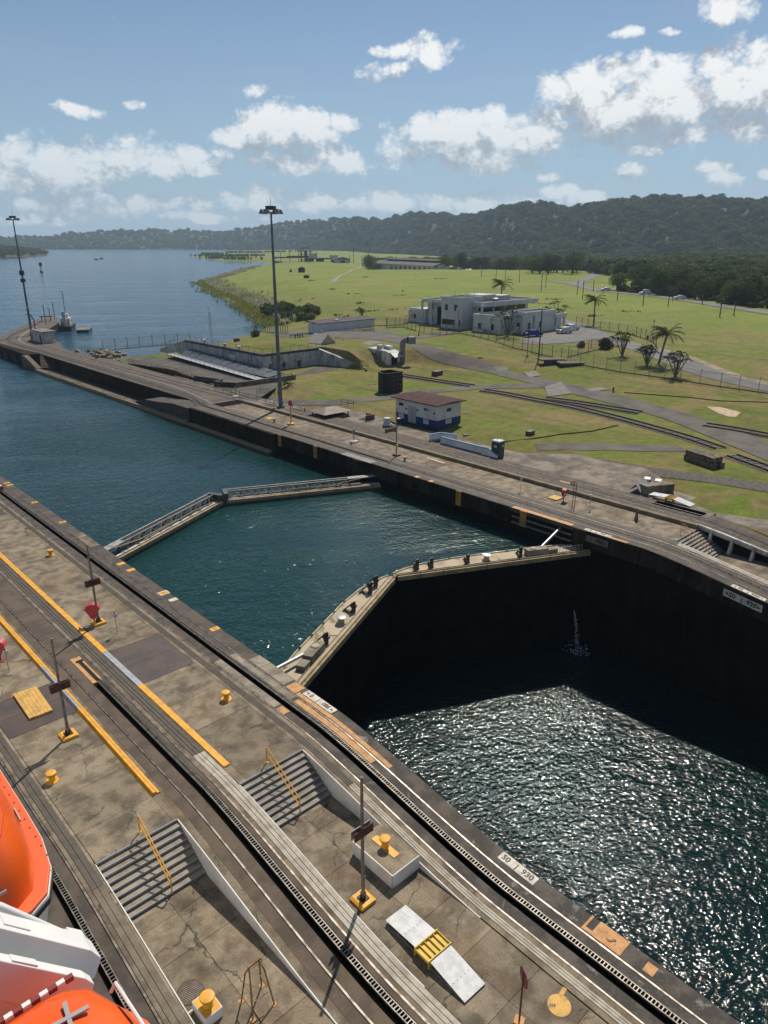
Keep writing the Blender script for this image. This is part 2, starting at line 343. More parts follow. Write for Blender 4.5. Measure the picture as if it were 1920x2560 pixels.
# ------------------------------------------------------------------ ground: height of the land
LAKE_Z, LOW_Z = -2.6, -11.0
def zt(y):                                # the towing tracks fall to the lower level past the gates
    return -1.45*(lambda t: .45*t+.55*t*t*(3-2*t))(max(0., min(1., (26.2-y)/12.6)))
SHORE = [(60,-400),(60,176),(71,177),(94,175.5)]+[tuple(G(x, y, LAKE_Z)[:2]) for x, y in
   ((613,839),(650,829),(665,818),(640,798),(608,775),(585,760),(567,749),(530,735),(509,723),(489,709),(515,700),(544,694),(580,682),(613,671),(672,664),(672,656),(560,654),(520,648),(480,642),(503,636),(560,631),(640,628),(1000,624))]+[(4400,2300),(4400,-400)]
FOOT = [tuple(G(x, y)[:2]) for x, y in ((640+315,782+141),(1018,921),(1090,930),(1162,938),(1249,952),(1365,958))]
FOOT_H = [3.3,3.3,3.1,2.5,1.5,.6]
def seg_dist(px, py, a, b):
    ax, ay = a; bx, by = b; dx, dy = bx-ax, by-ay
    t = np.clip(((px-ax)*dx+(py-ay)*dy)/(dx*dx+dy*dy), 0, 1)
    return np.hypot(px-ax-t*dx, py-ay-t*dy), t, (px-ax)*dy-(py-ay)*dx
def shore_sd(px, py):
    d = np.full(np.shape(px), 1e9); ins = np.zeros(np.shape(px), bool); n = len(SHORE)
    for i in range(n):
        a, b = SHORE[i], SHORE[(i+1) % n]
        d = np.minimum(d, seg_dist(px, py, a, b)[0])
        c = ((a[1] > py) != (b[1] > py)); 
        with np.errstate(divide='ignore', invalid='ignore'):
            xi = (b[0]-a[0])*(py-a[1])/((b[1]-a[1]) or 1e-9)+a[0]
        ins ^= (c & (px < xi))
    return np.where(ins, d, -d)
def nss(t): t = np.clip(t, 0, 1); return t*t*(3-2*t)
def hgt(x, y):
    x = np.asarray(x, float); y = np.asarray(y, float)
    r = np.hypot(x, y); a = np.arctan2(x, y)
    g_ = 3.4*nss((x-92)/60.)
    f1 = 3.3*nss((x-82.6)/.9)*nss((y-123.9)/.9)*(1-nss((y-156)/14))*(1-nss((x-94)/2)*(1-nss((y-124)/1)))
    best = np.full(x.shape, 1e9); h = np.zeros(x.shape)
    for i in range(len(FOOT)-1):
        d, t, s_ = seg_dist(x, y, FOOT[i], FOOT[i+1])
        hh = (FOOT_H[i]*(1-t)+FOOT_H[i+1]*t)*nss(d/8.)*(s_ < 0)
        h = np.where(d < best, hh, h); best = np.minimum(best, d)
    h = np.where((x < 97.6) & (y < 124), 0, h)
    up = np.maximum(np.maximum(g_*nss((y-20)/60+.6), f1), h)
    up = np.maximum(up, 2.6*nss((y-160)/25)*nss((x-90)/20))
    up = up+1.0*nss((r-330)/200)+.35*np.sin(x*.021+1)*np.sin(y*.027)*nss((r-180)/100)
    win = nss((a-R(40.6))/R(1.2))*(1-nss((a-R(60))/R(4)))
    up = up-6.2*nss((r-590)/55)*win
    up = up-3.2*nss((r-930)/120)*(1-win)
    sd_ = shore_sd(x, y)
    return np.minimum(up, LAKE_Z+np.where(sd_ > 0, sd_*.16, sd_*.3))
def hgrid(x, y):
    """height of the ground mesh itself (bilinear on its grid)"""
    x = np.clip(np.asarray(x, float), xs[0], xs[-1]-1e-3); y = np.clip(np.asarray(y, float), ys[0], ys[-1]-1e-3)
    i = np.clip(np.searchsorted(xs, x, 'right')-1, 0, len(xs)-2); j = np.clip(np.searchsorted(ys, y, 'right')-1, 0, len(ys)-2)
    u = (x-xs[i])/(xs[i+1]-xs[i]); v = (y-ys[j])/(ys[j+1]-ys[j])
    return (ZR[j, i]*(1-u)+ZR[j, i+1]*u)*(1-v)+(ZR[j+1, i]*(1-u)+ZR[j+1, i+1]*u)*v
def H1(x, y): return float(hgrid(x, y))
def T(px, py):
    """where the sight line of a photograph pixel meets the land"""
    d = ray(px, py); ts = np.geomspace(40, 4000, 900)/math.hypot(d.x, d.y)
    z = CAM_H+d.z*ts-hgrid(d.x*ts, d.y*ts); k = np.argmax(z < 0)
    lo, hi = ts[max(k-1, 0)], ts[k]
    for _ in range(18):
        mid = (lo+hi)/2
        if CAM_H+d.z*mid-H1(d.x*mid, d.y*mid) > 0: lo = mid
        else: hi = mid
    return Vector((d.x*lo, d.y*lo, CAM_H+d.z*lo))
def up_z(px, py, base):
    """height of the pixel's sight line above a point"""
    d = ray(px, py); t = math.hypot(base[0], base[1])/math.hypot(d.x, d.y); return CAM_H+d.z*t
def grass_mat():
    m = bpy.data.materials.new('grass_ground'); m.use_nodes = True; q = NT(m.node_tree); bs = q.n['Principled BSDF']
    pos = q.node('ShaderNodeNewGeometry').outputs['Position']
    c = mixc(q, q.ss(q.noise(pos, .05, 6, .62, .6), .38, .62), (.130,.145,.030), (.205,.158,.068))
    c = mixc(q, q.ss(q.noise(pos, .12, 5, .62, .8), .50, .66), c, (.125,.172,.024))
    c = mixc(q, q.m('MULTIPLY', q.ss(q.noise(pos, .55, 6, .72), .52, .72), .7), c, (.185,.138,.066))
    st = q.vm('MULTIPLY', pos, (.30, .05, 1))
    c = mixc(q, q.m('MULTIPLY', q.ss(q.noise(st, 1, 5, .65, .5), .46, .68), .55), c, (.060,.092,.016))
    # the dam's mown face is greener than the trodden yard
    sx = q.node('ShaderNodeSeparateXYZ'); q.put(sx.inputs[0], pos)
    c = mixc(q, q.m('MULTIPLY', q.ss(sx.outputs[0], 120, 260), q.ss(q.noise(pos, .03, 5, .65, .8), .30, .60, .35, .95)), c, mixc(q, q.ss(q.noise(q.vm('MULTIPLY', pos, (.012, .05, 1)), 1, 5, .6, .8), .40, .60), (.150,.205,.032), (.205,.225,.046)))
    hsv = q.node('ShaderNodeHueSaturation'); q.put(hsv.inputs['Color'], c); q.put(hsv.inputs['Value'], q.m('MULTIPLY_ADD', q.noise(pos, .7, 8, .82), 1.9, .08))
    q.put(bs.inputs['Base Color'], hsv.outputs[0]); bs.inputs['Roughness'].default_value = .95; bs.inputs['Specular IOR Level'].default_value = .15
    b = q.node('ShaderNodeBump'); b.inputs['Distance'].default_value = .12; q.put(b.inputs['Height'], q.noise(pos, 2.2, 5, .75)); q.l.new(b.outputs[0], bs.inputs['Normal'])
    return m
GRASS = grass_mat()
xs = np.unique(np.concatenate([np.arange(60, 62, 1), np.arange(62, 150, .9), np.arange(150, 230, 2.5), np.geomspace(230, 4400, 90)]))
ys = np.unique(np.concatenate([np.arange(-400, 0, 25), np.arange(0, 60, 2), np.arange(60, 182, .9), np.arange(182, 260, 2.5), np.geomspace(260, 4400, 100)]))
XX, YY = np.meshgrid(xs, ys); ZZ = hgt(XX, YY); ZR = ZZ.copy()
ZZ = np.where(XX < 64.6, np.minimum(ZZ, -.6), ZZ)            # tucked under the lock wall's apron
ZZ = np.where((YY < 25) & (XX < 66), np.minimum(ZZ, -2.2), ZZ)
nx, ny = len(xs), len(ys)
idx = np.arange(nx*ny).reshape(ny, nx)
fc = np.stack([idx[:-1, :-1], idx[:-1, 1:], idx[1:, 1:], idx[1:, :-1]], -1).reshape(-1, 4)
def npmesh(name, v, f):
    me = bpy.data.meshes.new(name); v = np.asarray(v, np.float32); f = np.asarray(f, np.int32); k = f.shape[1]
    me.vertices.add(len(v)); me.vertices.foreach_set('co', v.ravel()); me.loops.add(f.size); me.loops.foreach_set('vertex_index', f.ravel())
    me.polygons.add(len(f)); me.polygons.foreach_set('loop_start', np.arange(0, f.size, k, dtype=np.int32)); me.polygons.foreach_set('loop_total', np.full(len(f), k, np.int32))
    me.update(calc_edges=True); return me
me = npmesh('ground', np.stack([XX, YY, ZZ], -1).reshape(-1, 3), fc)
ground = link('ground', me, GRASS, smooth=True); tag(ground, kind='structure')

def ribbon(name, pix, mat, width=None, lift=.03, kind='structure', step=1.5, world=False, label=None):
    """a road or path laid on the land along a centre line; width in metres per point"""
    pts = [Vector(p) if world else T(*p) for p in pix]; out = []
    ws = width if isinstance(width, (list, tuple)) else [width]*len(pts)
    P2 = []; 
    for i in range(len(pts)-1):
        L = (pts[i+1]-pts[i]).length; n = max(1, int(L/step)); p0 = pts[max(i-1, 0)]; p3 = pts[min(i+2, len(pts)-1)]
        for k in range(n):
            t = k/n; a, b = pts[i], pts[i+1]
            q = .5*((2*a)+(-p0+b)*t+(2*p0-5*a+4*b-p3)*t*t+(-p0+3*a-3*b+p3)*t**3); P2.append((q, ws[i]*(1-t)+ws[i+1]*t))
    P2.append((pts[-1], ws[-1])); v = []; f = []
    K = 5
    for i, (q, w) in enumerate(P2):
        d = P2[min(i+1, len(P2)-1)][0]-P2[max(i-1, 0)][0]; nrm = Vector((d.y, -d.x, 0)).normalized()
        for k in range(K):
            e = q+nrm*w*(k/(K-1)-.5); v.append((e.x, e.y, H1(e.x, e.y)+lift))
    for i in range(len(P2)-1):
        for k in range(K-1): f.append((i*K+k, i*K+k+1, (i+1)*K+k+1, (i+1)*K+k))
    mb = MB(); mb.v = v; mb.f = f; o = mb.build(name, mat, smooth=True); tag(o, label, kind=kind); return o
def patch(name, pix, mat, lift=.03, kind='structure', z=None, n=1.2):
    """an area of ground given by its outline, following the land"""
    pl = [(T(*p) if z is None else G(*p, z)) for p in pix]
    bm = bmesh.new(); vs = [bm.verts.new((p.x, p.y, 0)) for p in pl]; bm.faces.new(vs)
    x0, x1 = min(p.x for p in pl), max(p.x for p in pl); y0, y1 = min(p.y for p in pl), max(p.y for p in pl)
    if z is None:
        st = max(n, (x1-x0)/60, (y1-y0)/60)
        for ax, lo, hi in ((0, x0, x1), (1, y0, y1)):
            c = lo+st
            while c < hi:
                co = [0, 0, 0]; no = [0, 0, 0]; co[ax] = c; no[ax] = 1
                bmesh.ops.bisect_plane(bm, geom=bm.verts[:]+bm.edges[:]+bm.faces[:], plane_co=co, plane_no=no); c += st
    for v in bm.verts: v.co.z = (H1(v.co.x, v.co.y) if z is None else z)+lift
    bmesh.ops.recalc_face_normals(bm, faces=bm.faces)
    me = bpy.data.meshes.new(name); bm.to_mesh(me); bm.free()
    if len(me.polygons) and me.polygons[0].normal.z < 0: me.flip_normals()
    o = link(name, me, mat, smooth=True); tag(o, kind=kind); return o

# ------------------------------------------------------------------ water
def water_mat(name, col, scale, amp, rough=.05, detail=1.2, k2=.9, k3=0., sc2=.27, stretch=(1, 1, 1), gmin=.45):
    m = bpy.data.materials.new(name); m.use_nodes = True; q = NT(m.node_tree); bs = q.n['Principled BSDF']
    pos = q.node('ShaderNodeNewGeometry').outputs['Position']; rot = q.node('ShaderNodeVectorRotate', rotation_type='Z_AXIS'); q.put(rot.inputs[0], pos); rot.inputs['Angle'].default_value = R(28)
    st = q.vm('MULTIPLY', rot.outputs[0], stretch)
    n1 = q.noise(st, scale, detail, .5, .35); n2 = q.noise(st, scale*sc2, 2, .5, .4); n3 = q.noise(q.vm('MULTIPLY', rot.outputs[0], (.5, 1.8, 1)), .035, 5, .65, .6)
    gust = q.ss(n3, .32, .68, gmin, 1.3)
    h = q.m('MULTIPLY', q.m('MULTIPLY_ADD', n2, k2/sc2*.45, n1), gust)
    b = q.node('ShaderNodeBump'); b.inputs['Strength'].default_value = 1; b.inputs['Distance'].default_value = amp
    q.put(b.inputs['Height'], h); q.l.new(b.outputs[0], bs.inputs['Normal'])
    c = mixc(q, q.ss(n3, .35, .68), tuple(col), tuple(v*1.4 for v in col))
    q.put(bs.inputs['Base Color'], c); bs.inputs['Roughness'].default_value = rough; bs.inputs['IOR'].default_value = 1.333
    return m
WATER_L = water_mat('lower_water', (.002,.013,.012), 3.0, .122, .062, detail=2, stretch=(1, 1.35, 1), gmin=.8)
def open_water():
    m = bpy.data.materials.new('upper_water'); m.use_nodes = True; q = NT(m.node_tree); bs = q.n['Principled BSDF']
    pos = q.node('ShaderNodeNewGeometry').outputs['Position']; rot = q.node('ShaderNodeVectorRotate', rotation_type='Z_AXIS'); q.put(rot.inputs[0], pos); rot.inputs['Angle'].default_value = R(28)
    sy = q.node('ShaderNodeSeparateXYZ'); q.put(sy.inputs[0], pos); far = q.ss(sy.outputs[1], 70, 300)      # sheltered chamber -> open lake
    st = q.vm('MULTIPLY', rot.outputs[0], (1, 1.5, 1)); n3 = q.noise(q.vm('MULTIPLY', rot.outputs[0], (.5, 1.8, 1)), .035, 5, .65, .6); gust = q.ss(n3, .32, .68, .45, 1.3)
    near_h = q.m('MULTIPLY_ADD', q.noise(st, .7, 2, .5, .4), 1.5, q.noise(st, 2.6, 2, .5, .35)); far_h = q.m('MULTIPLY_ADD', q.noise(st, .19, 2, .5, .4), 1.5, q.noise(st, .7, 3, .5, .35))
    h = q.m('ADD', q.m('MULTIPLY', near_h, q.m('MULTIPLY_ADD', far, -.105, .105)), q.m('MULTIPLY', far_h, q.m('MULTIPLY', far, .30)))
    b_ = q.node('ShaderNodeBump'); b_.inputs['Strength'].default_value = 1; b_.inputs['Distance'].default_value = 1.; q.put(b_.inputs['Height'], q.m('MULTIPLY', h, gust)); q.l.new(b_.outputs[0], bs.inputs['Normal'])
    c = mixc(q, far, (.006,.030,.029), (.014,.056,.095)); c = mixc(q, q.ss(n3, .35, .68), c, mixc(q, far, (.009,.042,.040), (.022,.078,.13)))
    q.put(bs.inputs['Base Color'], c); q.put(bs.inputs['Roughness'], q.m('MULTIPLY_ADD', far, .09, .05)); bs.inputs['IOR'].default_value = 1.333
    return m
WATER_U = WATER_F = open_water()
w = MB(); w.poly([(20,30.9,LAKE_Z),(38,40.0,LAKE_Z),(56.5,30.6,LAKE_Z),(59,31,LAKE_Z),(59,140,LAKE_Z),(20,140,LAKE_Z)])
tag(w.build('chamber_water', WATER_U), kind='structure')
w = MB(); w.poly([(-900,140,LAKE_Z),(59,140,LAKE_Z),(59,165,LAKE_Z),(4400,165,LAKE_Z),(4400,4400,LAKE_Z),(-900,4400,LAKE_Z)])
tag(w.build('lake', WATER_F), kind='structure')
w = MB(); w.poly([(20,-60,LOW_Z),(56,-60,LOW_Z),(56,40.5,LOW_Z),(20,40.5,LOW_Z)])
tag(w.build('lower_chamber_water', WATER_L), kind='structure')

# ------------------------------------------------------------------ lock walls
def sweep(x0, x1, y0, y1, top, depth, zf=zt, step=.75, base=None):
    """a strip along the wall; follows the track profile zf, top above it, depth below its own top (or down to base)"""
    n = max(1, int(math.ceil((min(y1, 27)-max(y0, 13))/step))) if (y0 < 27 and y1 > 13 and zf is zt) else 1
    st = sorted(set([y0, y1]+([max(y0, 13)+(min(y1, 27)-max(y0, 13))*k/n for k in range(n+1)] if n > 1 else [])))
    mb = MB(); v = []; f = []
    for y in st:
        z1 = zf(y)+top; z0 = base if base is not None else z1-depth
        v += [(x0,y,z0),(x1,y,z0),(x1,y,z1),(x0,y,z1)]
    k = len(st)
    for i in range(k-1):
        a = i*4; b = a+4
        for j in range(4): f.append((a+j, b+j, b+(j+1) % 4, a+(j+1) % 4))
    f += [(0,1,2,3), ((k-1)*4+3,(k-1)*4+2,(k-1)*4+1,(k-1)*4)]
    mb.v = v; mb.f = f; return mb
def merge(*ms):
    o = MB()
    for m_ in ms: o.add(m_.v, m_.f)
    return o
def rack(x0, x1, y0, y1, parent, zoff=.02, pitch=.14):
    mb = merge(sweep(x0, x0+.035, y0, y1, zoff, .10), sweep(x1-.035, x1, y0, y1, zoff, .10)); y = y0+.05
    while y < y1-.05:
        z = zt(y)+zoff-.03; mb.box(x0+.03, x1-.03, y-.02, y+.02, z-.05, z+.025); y += pitch
    o = mb.build('rack', RACKM, parent); o['kind'] = 'stuff'; return o
Y0, Y1 = -6., 150.
cw = thing('center_lock_wall', 'broad middle lock wall with three towing tracks and two concrete walkways', 'lock wall', (12.1, 20, 0), world=True)
cw['kind'] = 'thing'
body = merge(sweep(2.95, 7.05, Y0, Y1, -.36, 0, base=-20), sweep(10.83, 14.05, Y0, Y1, -.36, 0, base=-20.02), sweep(17.85, 21.22, Y0, Y1, -.36, 0, base=-20.04))
body.box(7.05, 10.83, 25.3, Y1, -20.1, -.12); body.box(14.05, 17.85, 25.3, Y1, -20.1, -.12)
body.box(7.05, 10.83, Y0, 25.3, -20.1, -1.57); body.box(14.05, 17.85, Y0, 25.3, -20.1, -1.57)
body.build('wall_body', WALLB, cw)
def track(x, wall, side=1):
    """deck strips, rails, rack and slot of a towing track; x = list of (x0, x1, material, name, y0, y1, top)"""
    for (a, b, mt, nm, y0, y1, top) in x:
        sweep(a, b, y0, y1, top, .355, step=.75).build(nm, mt, wall)
# water-side track of the middle wall
track([(20.42,21.25,COPE,'coping',26.5,Y1,0), (20.42,21.25,DECKW,'coping',Y0,26.48,0), (19.88,20.29,DECK,'deck_strip',26.5,Y1,0),(19.88,20.29,DECKW,'deck_strip',Y0,26.48,0),
       (18.78,19.27,DECK,'deck_strip',26.5,Y1,.003),(18.78,19.27,DECKW,'deck_strip',Y0,26.48,.003),
       (18.44,18.66,CONC,'deck_strip',Y0,Y1,.01)], cw)
for (a, b) in ((18.10,18.20),(18.225,18.32),(18.345,18.43)):
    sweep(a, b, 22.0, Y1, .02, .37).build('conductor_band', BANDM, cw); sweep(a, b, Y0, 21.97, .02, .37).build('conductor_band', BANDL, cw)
sweep(17.86, 18.08, Y0, Y1, .0, .36).build('deck_strip', CONC, cw)
for x in (20.30, 18.68):
    sweep(x, x+.085, 24, Y1, .022, .3).build('rail', RAIL, cw); sweep(x, x+.075, Y0, 23.99, .022, .3).build('rail', STEEL if x > 20 else RAIL, cw)
rack(19.60, 19.86, Y0, 84, cw)
# ship-side track
track([(2.95,4.45,COPE,'coping',Y0,Y1,0),(4.62,5.28,DECK,'deck_strip',Y0,Y1,0),(5.72,6.12,DECK,'deck_strip',Y0,Y1,0),(6.26,6.42,CONC,'deck_strip',Y0,Y1,.01)], cw)
for x in (4.48, 6.15): sweep(x, x+.085, Y0, Y1, .022, .3).build('rail', RAIL, cw)
for (a, b) in ((6.44,6.66),(6.68,6.90)):
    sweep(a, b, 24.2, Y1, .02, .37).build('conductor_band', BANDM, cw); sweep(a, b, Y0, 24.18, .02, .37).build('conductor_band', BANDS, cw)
sweep(6.91, 7.04, Y0, Y1, .004, .36).build('deck_strip', CONC, cw)
rack(5.47, 5.71, Y0, 60, cw)
# return track between the two walkways
track([(11.18,11.66,DECK2,'deck_strip',Y0,Y1,0),(11.80,12.32,DECK2,'deck_strip',Y0,Y1,0),(12.32,12.92,DECK2,'deck_strip',42.0,Y1,0),(12.92,13.13,DECK2,'deck_strip',Y0,Y1,.001),
       (13.23,13.40,CONC,'deck_strip',Y0,Y1,.006)], cw)
for x in (11.69, 13.14): sweep(x, x+.085, Y0, Y1, .022, .3).build('rail', RAIL, cw)
for (a, b) in ((13.42,13.60),(13.63,13.80),(13.83,14.03)):
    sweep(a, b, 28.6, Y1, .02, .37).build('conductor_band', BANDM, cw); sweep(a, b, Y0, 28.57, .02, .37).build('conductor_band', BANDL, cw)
sweep(10.84, 11.17, Y0, 27.3, 0, .36).build('deck_strip', CONC, cw)
sweep(11.0, 11.17, 27.32, Y1, 0, .36).build('deck_strip', CONC, cw)
rack(12.62, 12.88, Y0, 38.6, cw)
ob = MB().box(12.34,12.60,38.4,41.95,-.3,.012).box(12.80,12.93,38.4,41.95,-.3,.012).box(12.60,12.80,41.3,41.95,-.3,.012); ob.build('orange_rack_plate', ORG, cw)
rb = MB()
for k in range(24): rb.box(12.61,12.79,38.62+k*.11,38.67+k*.11,-.06,.06)
rb.box(12.60,12.63,38.5,41.3,-.1,.05).box(12.77,12.80,38.5,41.3,-.1,.05).box(12.5,12.9,41.25,41.4,0,.09)
rb.build('rack_entry', BLACK, cw)
# painted curb bars of the return track
for (y0, y1, mt) in ((27.35,36.45,YEL),(36.45,42.1,GALV),(42.1,Y1,YEL)):
    MB().box(10.67,10.80,y0,y1-.006,-.1,.16).box(10.58,10.66,y0,y1-.006,-.1,.012).build('curb_rail', mt, cw)
    MB().box(10.86,10.98,y0,y1-.006,-.1,.06).build('curb_rail', YEL, cw)
for (y0, y1, mt) in ((26.8,36.35,YEL),(36.35,41.35,GALV),(41.35,Y1,YEL)): MB().box(14.13,14.47,y0,y1-.006,-.1,.05).build('painted_strip', mt, cw)
# concrete slabs of the walkways
def slabs(x0, x1, y0, y1, z, seed, gaps=(), n=1, parent=None, mat=CONC, lens=(1.9, 3.1)):
    rr = random.Random(seed); y = y0
    while y < y1-.3:
        L = min(rr.uniform(*lens), y1-y); 
        if y1-y-L < .8: L = y1-y
        for (ga, gb) in gaps:
            if y < ga < y+L: L = ga-y
            elif ga <= y < gb-.01: L = gb-y
        if not any(ga <= y < gb-.01 for ga, gb in gaps):
            for k in range(n):
                a, b = x0+(x1-x0)*k/n, x0+(x1-x0)*(k+1)/n
                MB().box(a+.008, b-.008, y+.009, y+L-.009, z-.11, z+rr.uniform(-.004, .004)).build('slab', mat, parent)
        y += L
slabs(7.06, 10.57, 25.3, 70, 0, 1, ((36.33,40.15),), parent=cw)
slabs(14.48, 17.85, 25.3, 100, 0, 2, ((36.37,41.2),(72.0,74.5)), parent=cw)
MB().box(14.06,14.12,25.3,Y1,-.12,.0).build('edge_strip', CONC, cw); MB().box(14.125,14.475,25.3,26.78,-.12,-.002).build('edge_strip', CONC, cw); MB().box(10.575,10.835,25.3,27.33,-.12,-.002).build('edge_strip', CONC, cw); MB().box(10.81,10.855,27.35,Y1,-.3,-.03).build('edge_strip', CONC, cw)
MB().box(7.07,10.56,36.35,38.2,-.1,.004).build('steel_plate', PLATE, cw); MB().box(7.07,10.56,38.22,40.13,-.1,.003).build('steel_plate', PLATE, cw)
MB().box(14.49,17.84,36.39,38.75,-.1,.004).build('steel_plate', PLATE, cw); MB().box(14.49,17.84,38.77,41.18,-.1,.003).build('steel_plate', PLATE, cw)
MB().box(14.49,17.84,72.02,74.48,-.1,.003).build('steel_plate', PLATE, cw)
slabs(7.06, 10.78, Y0, 22.98, -1.45, 3, n=2, parent=cw, lens=(1.7,2.4)); slabs(14.06, 17.80, Y0, 22.98, -1.45, 4, n=2, parent=cw, lens=(1.7,2.4))
STEPG = M('step_edge_grey', (.30,.31,.33), .6, (.24,.25,.27), 3)
def stairs(x0, x1, parent, y_top=25.3, z_bot=-1.45, n=9, tread=.285):
    for k in range(n):
        z = -1.45*(k+.5)/(n-.0) if False else z_bot*(k+1)/n
        ya = y_top-k*tread
        MB().box(x0, x1, ya-tread, ya-.004, -1.56, z+abs(z_bot)/n*0-.0).build('step', CONC_L, parent)
        MB().box(x0, x1, ya-.052, ya, z+abs(z_bot)/n-.10, z+abs(z_bot)/n-.001*k).build('step_edge', STEPG, parent)
stairs(7.06, 10.78, cw); stairs(14.06, 17.80, cw)
# white painted flanks of the ramps
for x0 in (10.785, 17.805): sweep(x0, x0+.045, 13.4, 25.3, .012, 0, base=-1.5, step=.4).build('white_flank', WHITE, cw)
for x0 in (7.045, 14.045): sweep(x0-.02, x0+.02, 12.9, 25.3, .03, .4, step=.5).build('white_edge', WHITE, cw)
# bollard block jutting into the lower walkway
bb = MB().prism([(16.22,16.9),(17.80,16.9),(17.80,19.4),(16.22,19.4)], -1.5, -.74); bb.build('bollard_block', CONC, cw)
fl = MB().box(16.17,16.215,16.86,19.44,-1.5,-.735).box(16.17,17.80,16.85,16.895,-1.5,-.737); fl.build('white_flank', WHITE, cw)
# lighter concrete blocks and timber round the gate recess
GB = [(18.80,19.24,29.2,35.6),(19.90,20.28,29.2,35.6)]
for (a, b, y0, y1) in GB:
    n = 5
    for k in range(n): MB().box(a, b, y0+(y1-y0)*k/n+.012, y0+(y1-y0)*(k+1)/n-.012, -.1, .012).build('gate_block', CONC_L, cw)
for k in range(3): MB().box(20.44, 21.27, 30.6+k*1.25+.012, 31.85+k*1.25-.012, -.12, .03).build('gate_block', CONC_L, cw)
for k in range(3): MB().box(20.44, 21.27, 58.6+k*1.3+.012, 59.9+k*1.3-.012, -.12, .02).build('gate_block', CONC, cw)
for (a, b, y0, y1) in ((19.92,20.26,22.4,28.9),(20.44,20.70,21.6,29.4),(20.44,21.2,29.5,30.4),(18.8,19.22,28.3,29.0)):
    sweep(a, b, y0, y1, .016, .1).build('orange_patch', ORG, cw)
# ------------------------------------------------------------------ far lock wall
fw_ = thing('side_lock_wall', 'dark stained side lock wall with towing tracks across the water', 'lock wall', (60, 20, 0), world=True)
fw_['kind'] = 'thing'
FX = 54.6
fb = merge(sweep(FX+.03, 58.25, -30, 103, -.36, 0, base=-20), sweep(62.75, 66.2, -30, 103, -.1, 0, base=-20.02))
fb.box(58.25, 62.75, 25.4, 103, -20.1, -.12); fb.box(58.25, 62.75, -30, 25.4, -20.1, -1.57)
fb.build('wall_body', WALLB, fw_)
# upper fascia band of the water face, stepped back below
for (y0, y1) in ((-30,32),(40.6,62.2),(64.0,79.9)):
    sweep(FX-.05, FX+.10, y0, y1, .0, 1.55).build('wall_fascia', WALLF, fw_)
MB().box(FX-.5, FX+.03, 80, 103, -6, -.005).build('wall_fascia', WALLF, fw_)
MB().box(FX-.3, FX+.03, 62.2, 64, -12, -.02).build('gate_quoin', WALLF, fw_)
MB().box(FX-.16, FX+.5, 31.9, 33.2, -1.9, -.02).build('gate_pocket', WALLF, fw_)
for z in (-.75, -1.35): MB().box(FX-.12, FX+.6, 33.4, 40.2, z-.12, z).build('pocket_beam', GREY, fw_)
for (a, b, mt, nm, top) in ((FX,55.55,COPE,'coping',0),(55.66,56.35,DECK,'deck_strip',0),(56.72,57.15,DECK,'deck_strip',0),(57.29,57.55,CONC,'deck_strip',.008)):
    sweep(a, b, -30, 103, top, .36).build(nm, mt, fw_)
for x in (55.57, 57.17): sweep(x, x+.09, -30, 103, .025, .3).build('rail', STEEL, fw_)
for (a, b) in ((57.57,57.75),(57.78,57.95),(57.98,58.22)):
    sweep(a, b, 25, 103, .03, .3).build('conductor_band', BANDM, fw_); sweep(a, b, -30, 24.97, .03, .3).build('conductor_band', BANDL, fw_)
rack(56.42, 56.70, -10, 60, fw_, pitch=.2)
slabs(58.27, 62.3, 25.4, 100, 0, 5, n=1, parent=fw_, lens=(2.6,4.2)); slabs(58.27, 62.7, -20, 22.7, -1.45, 6, n=2, parent=fw_)
stairs(58.27, 62.7, fw_, y_top=25.4)
MB().box(62.32,62.80,25.4,100,-.1,.36).build('curb', M('curb_concrete', (.20,.165,.105), .9, (.13,.105,.07), 1, fine=.2), fw_)
for (a, b, mt, nm, top) in ((62.82,63.5,DECK2,'deck_strip',.30),(63.62,64.2,DECK,'deck_strip',.30),(64.6,65.2,DECK,'deck_strip',.30),(65.32,66.2,DECK2,'deck_strip',.30)):
    sweep(a, b, -30, 90, top, .4).build(nm, mt, fw_)
for x in (63.52, 65.22): sweep(x, x+.09, -30, 90, .325, .3).build('rail', RAIL, fw_)
MB().box(64.2,64.6,41.5,90,-.1,.297).build('deck_strip', DECK, fw_)
rack(64.3, 64.52, -10, 40, fw_, zoff=.31, pitch=.2)
MB().box(64.24,64.56,40.2,41.5,.2,.315).build('orange_patch', ORG, fw_)
# white retaining wall with buttresses beside the far stairs
sweep(62.76, 62.81, -30, 25.4, .32, 0, base=-1.5, step=.6).build('white_flank', WHITE2, fw_)
sweep(62.55, 62.79, -30, 25.6, .40, .22, step=.6).build('wall_capping', WHITE2, fw_)
for y in (24.2,22.3,20.4,18.2,17.3,14.6,11.8):
    MB().ext([(62.72,zt(y)+.15),(62.5,zt(y)+.15),(62.05,-1.5),(62.72,-1.5)], y-.11, y+.11).build('buttress', WHITE2, fw_)
# painted ladder recesses on the water face
for y in (79.3,71.5,47.2,38.9): MB().box(FX-.075, FX+.05, y-.36, y+.36, -1.58, .012).build('ladder_panel', M('ladder_yellow', (.42,.22,.03), .7, (.26,.14,.025), 3), fw_)
MB().box(FX-.02,FX+1.0,61.0,66.5,-.1,.016).build('steel_plate', M('grey_plate', (.20,.20,.195), .6, (.14,.14,.135), 2), fw_)
for (y0, y1, x1) in ((33.6,40.4,.62),(28.0,32.0,.35)):
    n = 4
    for k in range(n): sweep(FX+.02, FX+x1, y0+(y1-y0)*k/n+.01, y0+(y1-y0)*(k+1)/n-.01, .018, .1).build('orange_patch', ORG, fw_)
for y in (53.6,51.5): MB().box(FX+.02, FX+.6, y-.25, y+.25, -.1, .014).build('orange_patch', YELW, fw_)
